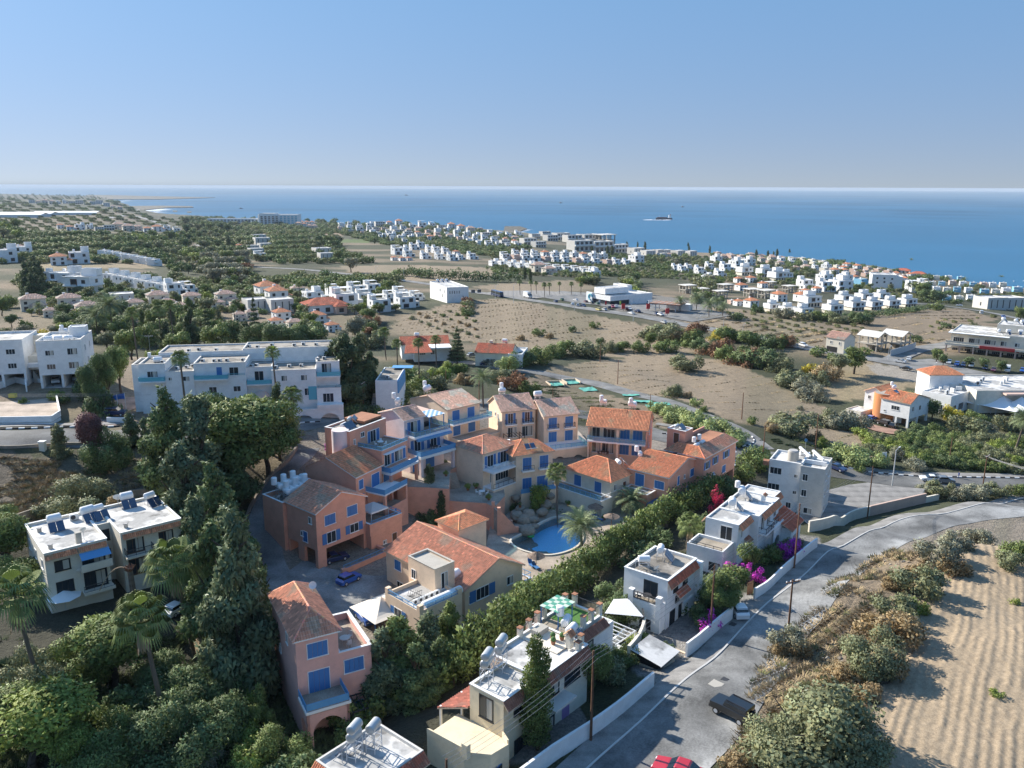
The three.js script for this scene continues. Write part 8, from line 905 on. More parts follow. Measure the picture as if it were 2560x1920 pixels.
{// far trees too many to count
const far=[];const add=(poly,n,w0,w1,cols,seed)=>far.push(...scatter(poly,n,w0,w1,['bush'],cols,seed));
add([[-100,498],[250,498],[330,515],[380,540],[480,560],[480,600],[200,580],[-100,580]],520,5,10,[0,1,2],31);add([[440,545],[860,556],[880,580],[760,600],[560,610],[480,600]],480,7,13,[0,1,2],32);add([[840,558],[1100,564],[1300,592],[1330,640],[1200,640],[960,612],[860,590]],430,7,14,[0,0,1,2],33);add([[480,600],[760,600],[960,660],[700,660],[560,640]],260,12,22,[0,1,2],34);add([[0,580],[480,600],[440,660],[0,660]],280,14,24,[0,1,2],35);add([[1220,640],[1600,640],[1780,640],[2100,672],[2560,726],[2560,760],[2300,760],[2000,720],[1700,700],[1240,690]],330,8,15,[0,1,2],36);add([[1780,640],[2090,656],[2300,690],[2440,712],[2300,706],[2000,668]],120,9,15,[0,2],37);add([[0,700],[1000,690],[1000,760],[600,790],[100,790],[60,720]],260,14,24,[0,1,2],38);add([[660,612],[950,614],[950,617],[660,616]],46,7,9,[0],39);add([[-100,485],[230,488],[330,494],[480,495],[300,499],[-100,500]],200,2,4,[0,0,1],40);add([[1780,770],[2100,800],[2380,800],[2500,790],[2300,850],[1900,830]],60,6,12,[1],41);
const geo=plantGeo('bush','far',0)[0],im=new THREE.InstancedMesh(geo,L.mid,far.length),m=new THREE.Matrix4(),tone=[[0.75,0.85,0.9],[1.25,1.05,1.4],[1.0,1.0,1.1]];far.forEach(([x,y,h,,c],i)=>{reseed(i*7+3);const p=G(x,y),s=h/(F/Math.hypot(p.z,EYE-p.y));m.compose(p,new THREE.Quaternion().setFromAxisAngle(new THREE.Vector3(0,1,0),rr(0,6.28)),new THREE.Vector3(s*rr(1,1.5),s,s*rr(1,1.5)));im.setMatrixAt(i,m);const k=rr(0.8,1.2),t=tone[c];im.setColorAt(i,C(t[0]*k,t[1]*k,t[2]*k));});im.name='distant_trees';im.castShadow=im.receiveShadow=true;tag(im,'countless small trees and scrub across the coastal plain','woodland',null,'stuff');scene.add(im);
// dry tufts on the verge, scrub slope and fields
reseed(99);const tg=(()=>{const b=new GB().color([1,1,1]);for(let i=0;i<26;i++){const a=rr(0,6.283),r=rr(0.02,0.3),l=rr(0.25,0.6),k=rr(0.7,1.25);b.color([k,k,k]);const x=Math.cos(a)*r,z=Math.sin(a)*r;b.tri([x-0.04,0,z],[x+0.04,0,z+0.03],[x+Math.cos(a)*l*0.6,l,z+Math.sin(a)*l*0.6]);}return b.geo();})();
const spots=[],grass=(poly,n,s0,s1,dry,seed)=>{const q=onLand(poly),xs=q.map((p)=>p[0]),zs=q.map((p)=>p[1]);for(let k=0;k<n;k++){reseed(seed*5001+k*3);const x=rr(Math.min(...xs),Math.max(...xs)),z=rr(Math.min(...zs),Math.max(...zs));if(inside(q,x,z)&&fbm(x/5+seed,z/5,2)>0.44)spots.push([x,z,rr(s0,s1),dry]);}};
grass([[1900,1660],[2000,1560],[2110,1440],[2230,1370],[2330,1400],[2250,1560],[2180,1750],[2150,1960],[1800,1960]],5200,0.5,1.5,0,1);grass([[-100,1130],[430,1150],[540,1290],[420,1330],[-100,1320]],5000,0.4,1.3,0,2);grass([[1000,790],[1240,745],[1440,780],[1700,830],[1800,855],[1640,900],[1320,870],[960,830]],3000,0.5,1.4,0,3);grass([[1340,930],[1500,900],[1830,905],[2100,1050],[2200,1140],[1960,1080],[1700,1000]],1200,0.4,1.0,0,4);grass([[0,1600],[640,1600],[900,1900],[0,2000]],6000,0.5,1.5,1,5);grass([[1260,945],[1330,935],[1820,1100],[1640,1070],[1300,1000]],2600,0.4,1.2,1,6);grass([[2140,1120],[2330,1050],[2560,1040],[2560,1190],[2300,1165]],3500,0.5,1.3,1,7);grass([[1690,765],[2080,830],[2380,850],[2200,880],[1800,840]],2600,0.8,2,0,8);grass([[1180,1700],[1400,1560],[1800,1300],[1900,1300],[1700,1500],[1400,1750],[1200,1900]],2600,0.4,1.1,1,9);grass([[2170,770],[2480,775],[2380,840],[2250,845]],1800,0.8,1.8,0,10);grass([[2140,1140],[2000,1120],[1880,1110],[1960,1080],[2180,1150]],900,0.4,1.2,1,11);
const gm=new THREE.InstancedMesh(tg,new THREE.MeshStandardMaterial({color:C(1,1,1),vertexColors:true,side:2,roughness:1}),spots.length);spots.forEach(([x,z,s,d],i)=>{reseed(i*11+1);m.compose(new THREE.Vector3(x,height(x,z)-0.02,z),new THREE.Quaternion().setFromAxisAngle(new THREE.Vector3(0,1,0),rr(0,6.28)),new THREE.Vector3(s*1.4,s*rr(0.6,1),s*1.4));gm.setMatrixAt(i,m);const k=rr(0.75,1.2);gm.setColorAt(i,d?C(0.1*k,0.12*k,0.045*k):rnd()<0.18?C(0.15*k,0.15*k,0.06*k):C(0.34*k,0.26*k,0.15*k));});gm.name='dry_grass';gm.castShadow=gm.receiveShadow=true;tag(gm,'dry grass tufts over fields, banks and verges','grass',null,'stuff');scene.add(gm);
}
// ================================================================ vehicles
const PAINT={white:[0.8,0.8,0.8],silver:[0.5,0.52,0.54],black:[0.012,0.013,0.014],red:[0.42,0.02,0.03],blue:[0.02,0.1,0.42],navy:[0.015,0.03,0.1],maroon:[0.12,0.015,0.03],green:[0.05,0.13,0.06],yellow:[0.6,0.5,0.15],grey:[0.16,0.17,0.18]},PM={};
const paint=(c)=>(PM[c]??=new THREE.MeshPhysicalMaterial({color:C(...PAINT[c]),roughness:0.35,clearcoat:1,clearcoatRoughness:0.05}));
const ext=(pts,w,bev=0.06)=>{const s=new THREE.Shape(pts.map((p)=>new THREE.Vector2(...p))),g=new THREE.ExtrudeGeometry(s,{depth:w-bev*2,bevelThickness:bev,bevelSize:bev,bevelSegments:2,steps:1});g.translate(0,0,-(w-bev*2)/2);return g;};
const tyreG=new THREE.CylinderGeometry(0.32,0.32,0.22,18).rotateX(Math.PI/2),rimG=new THREE.CylinderGeometry(0.2,0.2,0.235,12).rotateX(Math.PI/2);
// x forward; profiles of body and glasshouse
const CARS={
hatch:{len:4.0,w:1.74,body:[[-1.9,0.3],[1.85,0.3],[1.98,0.55],[1.9,0.74],[1.0,0.92],[-1.7,0.98],[-1.95,0.8]],glass:[[-1.62,0.95],[0.95,0.9],[0.3,1.4],[-1.35,1.42]],roof:[[-1.4,1.4],[0.34,1.38],[0.1,1.47],[-1.2,1.49]],wheels:[-1.2,1.25]},
sedan:{len:4.5,w:1.78,body:[[-2.2,0.32],[2.15,0.3],[2.25,0.55],[2.15,0.72],[1.1,0.9],[-1.4,0.95],[-2.2,0.92]],glass:[[-1.6,0.93],[1.05,0.88],[0.4,1.34],[-0.9,1.36]],roof:[[-0.95,1.34],[0.45,1.32],[0.2,1.41],[-0.7,1.43]],wheels:[-1.35,1.4]},
suv:{len:4.3,w:1.82,body:[[-2.05,0.45],[2.0,0.45],[2.12,0.7],[2.05,0.98],[0.95,1.08],[-2.05,1.1]],glass:[[-2.0,1.08],[0.9,1.06],[0.45,1.62],[-1.9,1.65]],roof:[[-1.95,1.63],[0.5,1.6],[0.35,1.72],[-1.85,1.75]],wheels:[-1.3,1.3]},
jeep:{len:3.7,w:1.66,body:[[-1.75,0.5],[1.75,0.5],[1.85,0.7],[1.82,1.0],[0.75,1.08],[-1.75,1.08]],glass:[[-1.72,1.06],[0.62,1.06],[0.4,1.56],[-1.68,1.56]],roof:[[-1.74,1.54],[0.45,1.54],[0.4,1.66],[-1.7,1.66]],wheels:[-1.15,1.2]},
van:{len:5.2,w:2.0,body:[[-2.6,0.4],[2.5,0.4],[2.6,0.8],[2.3,1.15],[-2.6,1.2]],glass:[[-2.55,1.18],[2.25,1.14],[1.6,1.75],[-2.55,1.8]],roof:[[-2.58,1.78],[1.65,1.73],[1.4,2.15],[-2.55,2.2]],wheels:[-1.7,1.6]},
bus:{len:12,w:2.5,body:[[-6,0.4],[5.9,0.4],[6,1.4],[-6,1.5]],glass:[[-5.98,1.48],[5.98,1.4],[5.8,2.8],[-5.95,2.85]],roof:[[-6,2.8],[5.85,2.75],[5.6,3.2],[-5.9,3.25]],wheels:[-3.6,3.8]},
truck:{len:7,w:2.3,body:[[-3.5,0.8],[3.4,0.8],[3.5,1.4],[3.3,1.5],[-3.5,1.5]],glass:[[1.9,1.45],[3.4,1.45],[3.1,2.3],[1.9,2.4]],roof:[[-3.5,1.5],[1.8,1.5],[1.8,3.3],[-3.5,3.3]],wheels:[-2.2,2.4]},
};
const PROTO={};for(const[k,c]of Object.entries(CARS)){const o=new THREE.Group();mesh('body',ext(c.body,c.w),paint('white'),o);mesh('window_band',ext(c.glass,c.w*0.9,0.04),M.carglass,o);mesh('roof',ext(c.roof,c.w*0.86,0.04),paint('white'),o);for(const x of c.wheels)for(const z of[-1,1]){const r=k==='bus'||k==='truck'?1.5:1,t=mesh('wheel',tyreG,M.rubber,o);t.position.set(x,0.32*r,z*(c.w/2-0.1));t.scale.set(r,r,1.1);mesh('rim',rimG,M.steel,t);}const nose=Math.max(...c.body.map((p)=>p[0])),hy=k==='bus'||k==='truck'?0.95:c.body[2][1]+0.08;for(const z of[-1,1]){ub('headlight',M.trim,nose-0.02,hy,z*(c.w/2-0.3),0.12,0.14,0.32,o);ub('tail_light',M.red,-nose+0.08,hy+0.1,z*(c.w/2-0.2),0.1,0.18,0.18,o);}if(k==='jeep'){const s=mesh('spare_wheel',tyreG,M.rubber,o);s.rotation.y=Math.PI/2;s.position.set(-1.9,0.95,0.2);ub('bumper',M.black,1.88,0.55,0,0.16,0.2,1.6,o);for(const z of[-0.6,0.6])ub('roof_rail',M.black,-0.6,1.74,z,1.9,0.05,0.05,o);}PROTO[k]=o;}
function car(kind,col,px,py,qx,qy,o={}){const p=G(px,py),q=G(qx,qy),t=PROTO[kind].clone(),m=paint(col);t.traverse((x)=>{if(x.name==='body'||x.name==='roof')x.material=m;});const nm={hatch:'parked_car',sedan:'parked_car',suv:'parked_car',jeep:'off_road_car',van:'van',bus:'bus',truck:'lorry'}[kind];t.name=numbered(nm);scene.add(t);t.position.copy(p);t.position.y=(o.y?o.y*S:p.y)+(o.up??0.12);t.rotation.y=Math.atan2(-(q.z-p.z),q.x-p.x);if(o.s)t.scale.setScalar(o.s);const cat={van:'van',bus:'bus',truck:'lorry'}[kind]??'car';if(o.label)tag(t,o.label,cat,o.group);else queue(t,`${col} ${{ hatch: 'hatchback', sedan: 'saloon car', suv: 'estate car', jeep: 'off-road car', van: 'van', bus: 'bus', truck: 'lorry' }[kind]}`,px,py,cat,o.group??'cars about the coast roads');return t;}
car('jeep','black',1830,1792,1790,1772,{label:'black off-road car with a spare wheel parked on the street',s:1.15});car('sedan','red',1698,1946,1656,1932,{label:'red car cut by the bottom edge on the street',s:1.1});car('hatch','white',1845,1536,1826,1512,{label:'white hatchback in the driveway below the bougainvillea'});car('hatch','blue',915,1552,935,1572,{label:'bright blue hatchback under the beige pyramid canopy',s:1.1});car('hatch','blue',958,1536,980,1560,{label:'second blue car squeezed beside the clubhouse wall'});car('sedan','navy',838,1402,870,1392,{label:'dark car parked in the open carport of the pink house',y:62.1});car('hatch','blue',872,1456,905,1440,{label:'blue car in the lower garage below the carports'});
car('sedan','blue',935,1040,975,1034,{label:'blue car on the upper road behind the round tower',up:0.2});car('sedan','white',140,958,140,990,{label:'white car in the open garage nearer the hedge tree stair',up:0.3});car('hatch','silver',192,952,192,985,{label:'silver car in the garage nearest the tall clipped tree',up:0.3});car('suv','navy',290,1042,330,1042,{label:'dark car behind the low white wall with flagpoles',up:0.3});car('hatch','white',446,1532,470,1520,{label:'white car half hidden behind the palms of the apartments'});
car('sedan','navy',2092,1176,2118,1188,{up:0.2});car('sedan','white',2326,1204,2296,1202,{up:0.2});car('hatch','grey',2362,1208,2392,1209,{up:0.2});
list('suv white 2008 868 2030 874; sedan silver 2250 908 2225 904; hatch white 2272 902 2276 890; sedan black 2264 926 2240 922; hatch red 2358 906 2352 916; hatch white 2372 910 2366 920; hatch blue 2392 915 2386 925; hatch navy 2408 917 2402 927; hatch white 2428 918 2422 928; sedan navy 2463 924 2456 934; sedan maroon 2484 929 2476 939; van white 2518 930 2512 945; hatch blue 2556 931 2550 943; suv white 2352 954 2330 948; hatch navy 1389 757 1372 753; hatch green 1405 752 1390 748; hatch white 1431 763 1424 757; hatch white 1439 753 1425 751; hatch silver 1444 766 1438 760; hatch navy 1458 767 1470 770; hatch maroon 1464 757 1450 754; hatch black 1480 760 1468 757; hatch green 1494 762 1480 759; sedan yellow 1496 777 1480 773; hatch silver 1511 777 1498 773; suv navy 1523 773 1516 765; hatch red 1532 770 1540 776; hatch silver 1541 769 1548 774; suv maroon 1566 776 1558 768; hatch white 1574 775 1582 780; sedan white 1578 786 1562 782; sedan navy 1594 781 1580 777; hatch navy 1642 788 1650 792; suv white 1652 790 1666 794; sedan silver 1660 809 1640 803; van blue 1624 744 1640 748; hatch navy 1213 915 1235 914; hatch grey 1180 893 1200 892; suv black 2208 1064 2190 1058; hatch black 2234 1070 2250 1062; hatch blue 2178 1052 2190 1046; sedan white 2398 766 2380 764; van white 2453 785 2440 779; sedan blue 2508 794 2490 789; hatch white 958 697 945 694; sedan white 1008 704 990 700; hatch white 268 724 255 718; sedan blue 688 647 676 645; hatch white 708 656 696 652; hatch grey 95 666 110 667; van white 1700 757 1690 752; hatch silver 1620 760 1630 763',(k,c,a,b,d,e)=>car(k,c,a,b,d,e,{up:0.32}));
car('bus','navy',1243,742,1280,749,{label:'long dark coach driving on the main road',up:0.35,s:1.15});car('truck','white',1319,746,1335,749,{label:'white lorry at the roadside near the row of fan palms',up:0.4,s:1.2});
// ---------------------------------------------------------------- poles, wires, lamps, signs
const poleTop={};
function pole(id,px,py,ty,o={}){const p=G(px,py),z=Math.hypot(p.z,EYE-p.y),h=(py-ty)/(F/z)/Math.max(0.6,Math.cos(Math.atan2(EYE-p.y,-p.z))),t=thing(o.lamp?'lamp_post':'utility_pole',null,null,p,(o.turn??40)*rad),r=h>7?0.15:0.11;mesh('pole',new GB().bar([0,-0.5,0],[0,h,0],r,7,r*0.7),o.lamp?M.steel:o.rust?M.rust:M.wood,t);if(o.lamp){mesh('arm',new GB().bar([0,h-0.1,0],[1.4,h+0.35,0],0.05,5),M.steel,t);ub('lamp_head',M.trim,1.6,h+0.36,0,0.7,0.12,0.25,t);}else if(!o.bare){ub('crossarm',M.wood,0,h-0.25,0.14,2.2,0.13,0.12,t);for(const x of[-1,-0.4,0.4,1])ub('insulator',M.trim,x,h-0.1,0.14,0.09,0.18,0.09,t);}poleTop[id]=[t,h];if(o.label)tag(t,o.label,o.lamp?'street lamp':'utility pole');else queue(t,o.lamp?'slim street lamp':o.rust?'rust-brown pole':'wooden utility pole',px,py,o.lamp?'street lamp':'utility pole','poles and lamps');}
pole('a',1477,1853,1668,{label:'wooden pole rising from the street wall of the cream house',bare:1});pole('b',1775,1592,1432,{label:'wooden pole with wires before the grey-roofed white house',bare:1});pole('c',1970,1582,1462,{label:'pole with crossed arms standing alone on the dirt verge',turn:20});pole('d',1985,1422,1270,{rust:1,bare:1});pole('e',2168,1297,1170,{bare:1});pole('f',2230,1214,1127,{lamp:1});pole('g',2456,1222,1140,{});pole('h',2372,1160,1095,{bare:1,rust:1});pole('i',1906,1158,1065,{rust:1,bare:1});pole('j',2037,1132,1037,{rust:1,bare:1});
list('k 1544 960 900; l 1625 1026 985; m 1854 1048 982; n 1382 1000 955; o 1198 1026 952; p 1115 966 925; q 1500 906 862; r 1010 985 935',(id,a,b,c)=>pole(id,a,b,c,{rust:1,bare:1}));pole('s',910,1042,957,{turn:80});list('t 1284 758 712; u 1436 776 738; v 1583 803 770; w 1856 845 812; x 1808 824 796; y 1745 820 792; z 2332 945 910; aa 1238 748 714; ab 1010 700 672; ac 940 690 668; ad 2220 900 868',(id,a,b,c)=>pole(id,a,b,c,{lamp:1}));pole('off',-250,1075,985,{turn:80,bare:1});pole('low',1120,2130,1960,{bare:1});pole('right',2760,1320,1215,{});
function wires(a,b,n,label,sag=0.7){const A=poleTop[a],B=poleTop[b],t=thing('power_line',label,'wires',[0,0,0]);for(let k=0;k<n;k++){const d=(k-(n-1)/2)*0.42,f=(q)=>{const p=q[0].position.clone();p.y+=q[1]-0.15;p.x+=d*0.7;p.y+=-Math.abs(d)*0.0-k*0.12;p.z+=d*0.7;return p;},p=f(A),q=f(B),m=p.clone().lerp(q,0.5);m.y-=sag*2;mesh('wire',new THREE.TubeGeometry(new THREE.QuadraticBezierCurve3(p,m,q),18,0.018,4),M.cable,t);}}
wires('low','a',4,'four wires from the bottom edge to the pole of the cream house');wires('a','b',4,'four wires between the cream house pole and the next street pole');wires('b','d',4,'wires running past the magenta bougainvillea to the rust pole',0.5);wires('d','e',3,'wires from the rust pole to the pole by the yard wall',0.5);wires('off','s',4,'wires crossing before the white apartments over the upper road',1);wires('g','right',5,'wires leaving the photo above the hedge between two roads');wires('j','i',2,'wires between the two rust poles of the junction',0.4);
{const t=thing('warning_sign','white road sign with a red triangle beside the pale shrubs','sign',G(2207,1168),0.2);mesh('post',new GB().bar([0,-0.3,0],[0,3.4,0],0.05,6),M.steel,t);ub('board',M.trim,0,2.9,0.06,1.3,1.9,0.06,t);const tri=(r,z)=>new GB().tri([-r,2.75-r*0.5,z],[r,2.75-r*0.5,z],[0,2.75+r,z]);mesh('red_triangle',tri(0.5,0.095),M.red,t);mesh('white_triangle',tri(0.3,0.1),M.trim,t);const u=thing('round_sign','small round blue road sign at the junction corner','sign',G(2013,1124));mesh('post',new GB().bar([0,-0.3,0],[0,2.6,0],0.04,6),M.steel,u);mesh('disc',new THREE.CylinderGeometry(0.4,0.4,0.05,18).rotateX(Math.PI/2).translate(0,2.5,0.06),M.bluelight,u);}
[['nearer the road',297,1036,986,M.bluelight],['nearer the apartments',316,1030,982,M.blue]].forEach(([l,px,py,ty,m])=>{const p=G(px,py),h=(py-ty)/11.2,t=thing('flagpole',`white flagpole with a blue flag, the one ${l}`,'flagpole',p);mesh('pole',new GB().bar([0,0,0],[0,h,0],0.05,6),M.trim,t);const b=new GB();for(let i=0;i<6;i++){const f=(k)=>[-k*0.3,Math.sin(k*1.3)*0.12-k*0.06];const[x0,z0]=f(i),[x1,z1]=f(i+1);b.quad([x0,h-1.3-i*0.05,z0],[x1,h-1.35-i*0.05,z1],[x1,h-0.15-i*0.08,z1],[x0,h-0.1-i*0.08,z0]);}mesh('flag',b,std([0.05,0.16,0.5],{side:2}),t);});
for(const[i,x]of[[0,812],[1,822]]){const t=thing('wheelie_bin',`green wheeled bin in the arched garage, ${i ? 'farther from' : 'nearer'} the thin cypress`,'bin',G(x,1011));mesh('body',new GB().prism([[-0.65,-0.5],[0.65,-0.5],[0.6,0.5],[-0.6,0.5]],0.1,1.2),M.green,t);ub('lid',M.green,0,1.26,0,1.4,0.1,1.1,t);}
{const t=thing('roof_aerial','tall television aerial behind the white apartments','aerial',G(378,905));mesh('mast',new GB().bar([0,0,0],[0,9,0],0.04,5),M.steel,t);const b=new GB().bar([-1.4,8.7,0],[1.4,8.9,0],0.03);for(let i=0;i<8;i++)b.bar([-1.3+i*0.37,8.75,-0.4],[-1.3+i*0.37,8.75,0.4],0.02);mesh('boom',b,M.steel,t);}
struct('garden_wall',wallGeo([[268,1056],[335,1056]],1.1,0.3,2,0.5),M.white);
{// walled terrace at the left edge
plat('walled_terrace',[[-60,990],[60,985],[140,992],[152,1042],[130,1056],[-80,1060]],75.0,70,M.white,std([0.62,0.5,0.4],{map:rep(T_rough,5)}),'walled sandy terrace at the photo edge below the white flats','terrace');const w=(pts,h,n,l)=>{const b=new GB(),y=75*S;for(let i=0;i<pts.length-1;i++){const a=P(...pts[i],y),c=P(...pts[i+1],y),d=c.clone().sub(a).setY(0).normalize(),s=new THREE.Vector3(-d.z,0,d.x).multiplyScalar(0.15);b.prism([[a.x-s.x,a.z-s.z],[c.x-s.x,c.z-s.z],[c.x+s.x,c.z+s.z],[a.x+s.x,a.z+s.z]],y-0.02,y+h);}top(n,b,M.white,l,'wall');};
w([[-80,1058],[130,1054],[151,1040],[141,994]],1.2,'parapet','white parapet round the sandy terrace at the photo edge');w([[-20,985],[40,962],[66,968],[68,985]],2.0,'boundary_wall','stepped white boundary wall above the sandy terrace');w([[-20,958],[60,958],[125,965]],1.5,'boundary_wall','long white boundary wall below the open garages');const t=thing('storage_box','yellow box on the terrace at the photo edge','box',P(33,996,75*S));mesh('body',new RoundedBoxGeometry(1.5,1.0,1,2,0.12).translate(0,0.5,0),std([0.7,0.55,0.05]),t);ub('lid',std([0.6,0.45,0.04]),0,1.03,0,1.54,0.08,1.04,t);}
// excavation with green netting beside the side road
for(const[i,[px,py]]of[[1388,962],[1428,957],[1470,975]].entries()){const p=G(px,py),t=thing('excavation_pit',`netted pit on the building plot, ${['nearest the date palm', 'middle one', 'nearest the side road'][i]}`,'pit',p,0.3);if(i<2)for(const[x,z,w,d]of[[0,-2.4,5,0.3],[-2.4,0,0.3,5],[2.4,0,0.3,5]])ub('side_wall',M.sand,x,0.3,z,w,1.2,d,t);const b=new GB();reseed(i+50);for(let k=0;k<7;k++)for(let j=0;j<7;j++){const f=(a,c)=>[a*0.7-2.4,0.12+0.35*fbm(a+i*9+3,c+3,2),c*0.7-2.4];b.quad(f(k,j),f(k,j+1),f(k+1,j+1),f(k+1,j));}mesh('netting',b,M.netting,t);}
{const pts=[[1580,990],[1610,1005],[1640,1018],[1655,1012]];pts.forEach(([px,py],i)=>{const t=top('net_sheet',(()=>{const b=new GB(),p=G(px,py);reseed(i);for(let k=0;k<6;k++)for(let j=0;j<4;j++){const f=(a,c)=>{const x=p.x+a*0.9-3,z=p.z+c*0.8-1.6;return[x,height(x,z)+0.15+0.4*fbm(a+i*5,c+9,2),z];};b.quad(f(k,j),f(k,j+1),f(k+1,j+1),f(k+1,j));}return b;})(),M.netting,`crumpled green net on the verge of the side road, ${ORD[i]} from the pits`,'netting','crumpled green nets');});}
// ---------------------------------------------------------------- ships
{const sea=(px,py)=>P(px,py,0.1),p=sea(1660,549),k=F/Math.hypot(p.z,EYE),Lh=40/k,t=thing('cargo_ship','dark cargo ship with bridge at the stern leaving a wake','ship',p,-0.05),h=Lh*0.11,b=new GB();b.prism([[-Lh/2,-Lh*0.075],[Lh*0.38,-Lh*0.075],[Lh/2,0],[Lh*0.38,Lh*0.075],[-Lh/2,Lh*0.075]],-2,h);mesh('hull',b,std([0.03,0.035,0.05]),t);ub('cargo_deck',std([0.16,0.07,0.06]),-Lh*0.12,h*1.15,0,Lh*0.6,h*0.4,Lh*0.11,t);ub('bridge',M.trim,Lh*0.32,h*1.75,0,Lh*0.1,h*1.6,Lh*0.13,t);ub('funnel',M.brown,Lh*0.38,h*2.2,0,Lh*0.04,h*1.6,Lh*0.05,t);mesh('mast',new GB().bar([-Lh*0.3,h,0],[-Lh*0.3,h*2.6,0],Lh*0.007),M.steel,t);
const w=new GB();reseed(4);for(let i=0;i<40;i++){const u=rnd(),q=sea(lerp(1612,1680,u),549.5+rr(-0.8,1.2)),s=rr(4,18);w.prism([[q.x-s,q.z],[q.x,q.z-s*0.5],[q.x+s,q.z+s*0.1],[q.x,q.z+s*0.6]],0.05,0.2+i*0.01);}const f=top('ship_wake',w,std([0.85,0.87,0.9]),'white foam wake behind the dark cargo ship','wake',null,'stuff');
[[1707,518,'small motor boat beyond the cargo ship'],[1402,508,'distant dark boat out from the coastal village'],[1016,489,'distant boat close under the horizon'],[603,522,'small boat in the bay before the white hotel']].forEach(([a,c,l])=>{const q=sea(a,c),s=4.5/(F/Math.hypot(q.z,EYE)),o=thing('motor_boat',l,'boat',q,0.3);mesh('hull',new GB().prism([[-s,-s*0.3],[s*0.5,-s*0.3],[s,0],[s*0.5,s*0.3],[-s,s*0.3]],-1,s*0.3),std([0.12,0.13,0.16]),o);ub('cabin',M.grey,-s*0.2,s*0.5,0,s*0.7,s*0.4,s*0.4,o);});}
// manholes and litter on street and verge
[[1790,1712,1.3,'square pale concrete'],[1812,1700,0.7,'dark square'],[1832,1563,0.8,'black square pavement']].forEach(([px,py,s,l])=>{const p=G(px,py),t=top('manhole_cover',new GB().box(-s/2,s/2,0.02,0.13,-s/2,s/2),l[0]==='s'?M.concrete:M.iron,l+' manhole cover let into the street','manhole cover');t.position.copy(p);t.position.y+=l[0]==='b'?0.06:-0.02;t.rotation.y=0.8;});
reseed(61);for(let i=0;i<14;i++){const[px,py]=[[2230,1395],[2075,1645],[2245,1410]][i%3],q=G(px+rr(-34,34),py+rr(-12,12)),m=mesh(numbered('rubble_stone'),new THREE.DodecahedronGeometry(rr(0.15,0.4),0),i%2?M.concrete:M.rock,scene);m.position.copy(q);m.scale.y=0.5;m.rotation.set(rr(0,3),rr(0,3),0);queue(m,'pale lump of rubble',px+i,py,'stone','rubble on the verge');}
// people
function person(px,py,cloth,legs,label,turn){const t=thing('person',label,'person',G(px,py),turn),J=[[[0,1.62,0.02],[0,1.58,0],0.1,0.09],[[0,1.5,0],[0,1.4,0],0.06,0.07],[[0,1.36,0],[0,0.98,0],0.17,0.15],[[-0.19,1.38,0],[0.19,1.38,0],0.07,0.07],[[-0.2,1.38,0],[-0.26,1.1,0.03],0.055,0.045],[[-0.26,1.1,0.03],[-0.24,0.85,0.12],0.042,0.035],[[0.2,1.38,0],[0.26,1.1,-0.02],0.055,0.045],[[0.26,1.1,-0.02],[0.25,0.84,0.08],0.042,0.035],[[-0.09,0.95,0],[-0.1,0.5,0.06],0.09,0.065],[[-0.1,0.5,0.06],[-0.1,0.06,-0.02],0.06,0.045],[[0.09,0.95,0],[0.1,0.5,-0.03],0.09,0.065],[[0.1,0.5,-0.03],[0.1,0.06,-0.12],0.06,0.045]],b=new GB().color([1,1,1]);const N=10,rings=46;J.forEach(([a,c,r0,r1])=>{const y=Math.max(a[1],c[1]);b.color(y>1.45?[0.5,0.32,0.24]:y>0.96?cloth:legs);const f=(k,i)=>{const e=k/5,w=Math.sin(Math.PI*clamp(k/5,0.0,1))*0.15+1,q=a.map((v,m)=>lerp(v,c[m],e)),r=lerp(r0,r1,e)*w,th=i/N*6.283;const d=Math.abs(a[1]-c[1])>0.03?[Math.cos(th)*r,0,Math.sin(th)*r*0.8]:[0,Math.cos(th)*r,Math.sin(th)*r];return[q[0]+d[0],q[1]+d[1],q[2]+d[2]];};for(let k=0;k<5;k++)for(let i=0;i<N;i++)b.quad(f(k,i),f(k,i+1),f(k+1,i+1),f(k+1,i));for(let i=0;i<N;i++){b.tri(a,f(0,i),f(0,i+1));b.tri(c,f(5,i+1),f(5,i));}});mesh('body',b,std([1,1,1],{vertexColors:true,side:2}),t);}
person(333,1052,[0.6,0.6,0.6],[0.05,0.06,0.1],'person in a pale top standing beside the low white wall',1);person(2396,1196,[0.04,0.12,0.45],[0.05,0.08,0.2],'person in blue clothes walking on the pavement by the orchard',0.5);

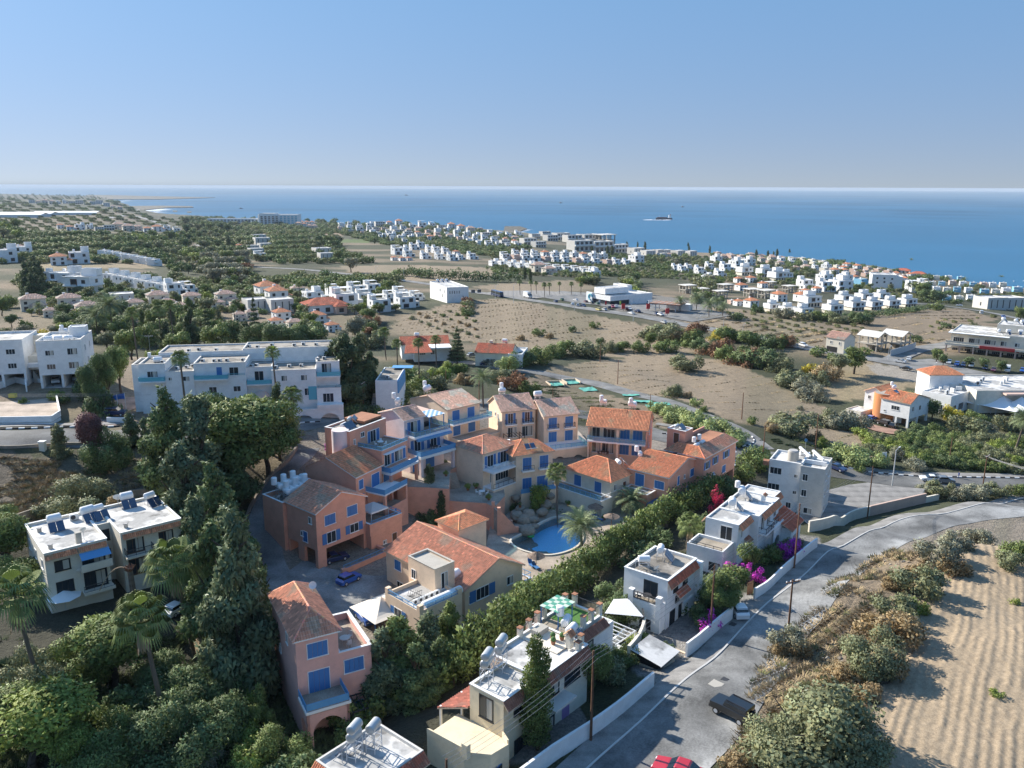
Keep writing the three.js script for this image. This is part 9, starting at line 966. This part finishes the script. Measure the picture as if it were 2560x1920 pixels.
// ---------------------------------------------------------------- terrace furniture and pots
function tableSet(pos,turn,label,m,o={}){const t=thing('garden_table','round '+label+' table with chairs','table',pos,turn);mesh('top',new THREE.CylinderGeometry(0.6,0.6,0.05,16).translate(0,0.72,0),m,t);for(let i=0;i<4;i++)ub('leg',m,Math.cos(i*1.57)*0.4,0.35,Math.sin(i*1.57)*0.4,0.05,0.7,0.05,t);for(let i=0;i<(o.n??3);i++){const a=turn+i*6.283/(o.n??3),c=thing('garden_chair',`${label} chair, ${ORD[i]} round its table`,'chair',[pos.x+Math.cos(a)*1.0,pos.y,pos.z+Math.sin(a)*1.0],-a-Math.PI/2,'terrace chairs');ub('seat',m,0,0.43,0,0.48,0.05,0.46,c);ub('backrest',m,0,0.72,-0.22,0.46,0.5,0.05,c);for(const x of[-0.2,0.2])for(const z of[-0.2,0.2])ub('leg',m,x,0.21,z,0.045,0.43,0.045,c);}}
tableSet(Q.p4.world(3.4,Q.p4.top-0.25,3),0.4,'white plastic terrace-roof',M.trim);tableSet(Q.p1.world(Q.p1.W+1.6,7.95,3),0.9,'pale roof-terrace',M.offwhite);tableSet(Q.p8.world(4.4,0.1,-2),0.2,'dark pergola',M.iron);tableSet(Q.p5.world(5,Q.p5.top+0.05,1.6),0.6,'dark balcony',M.iron,{n:2});tableSet(Q.p10.world(0.8,Q.p10.top-6.4,9),0.6,'brown loggia',M.wood);tableSet(P(1205,1236,64.8*S),0.3,'white garden',M.trim,{n:4});tableSet(Q.w2.world(-0.9,Q.w2.top-3.05,2.4),0.3,'dark front-balcony',M.iron,{n:2});tableSet(P(1470,1310,61*S+0.12),0.5,'brown poolside',M.wood);tableSet(G(1545,1632),0.5,'white garden-pergola',M.trim);
reseed(515);[[1170,1226,64.8],[1190,1222,64.8],[1222,1250,64.8],[1060,1160,67.2],[1080,1180,67.2],[1115,1190,67.2],[1300,1268,62.5],[1420,1265,61.1],[1510,1300,61.1],[1255,1420,61.1],[1250,1400,61.1],[1440,1280,61.1]].forEach(([px,py,y],i)=>{const t=thing('plant_pot','','plant pot',P(px,py,y*S));mesh('pot',new THREE.CylinderGeometry(0.32,0.22,0.5,12).translate(0,0.25,0),M.orangedeck,t);const f=mesh('plant',plantGeo('bush','mid',i%3)[0],L[pick(['mid','bright','dark'])],t);f.scale.setScalar(rr(0.7,1.2));f.position.y=0.45;queue(t,'terracotta pot with a leafy plant',px,py,'plant pot','potted plants of the complex');});
labelAll();
for(const h of ALL)h.build();
renderer.render(scene,camera);
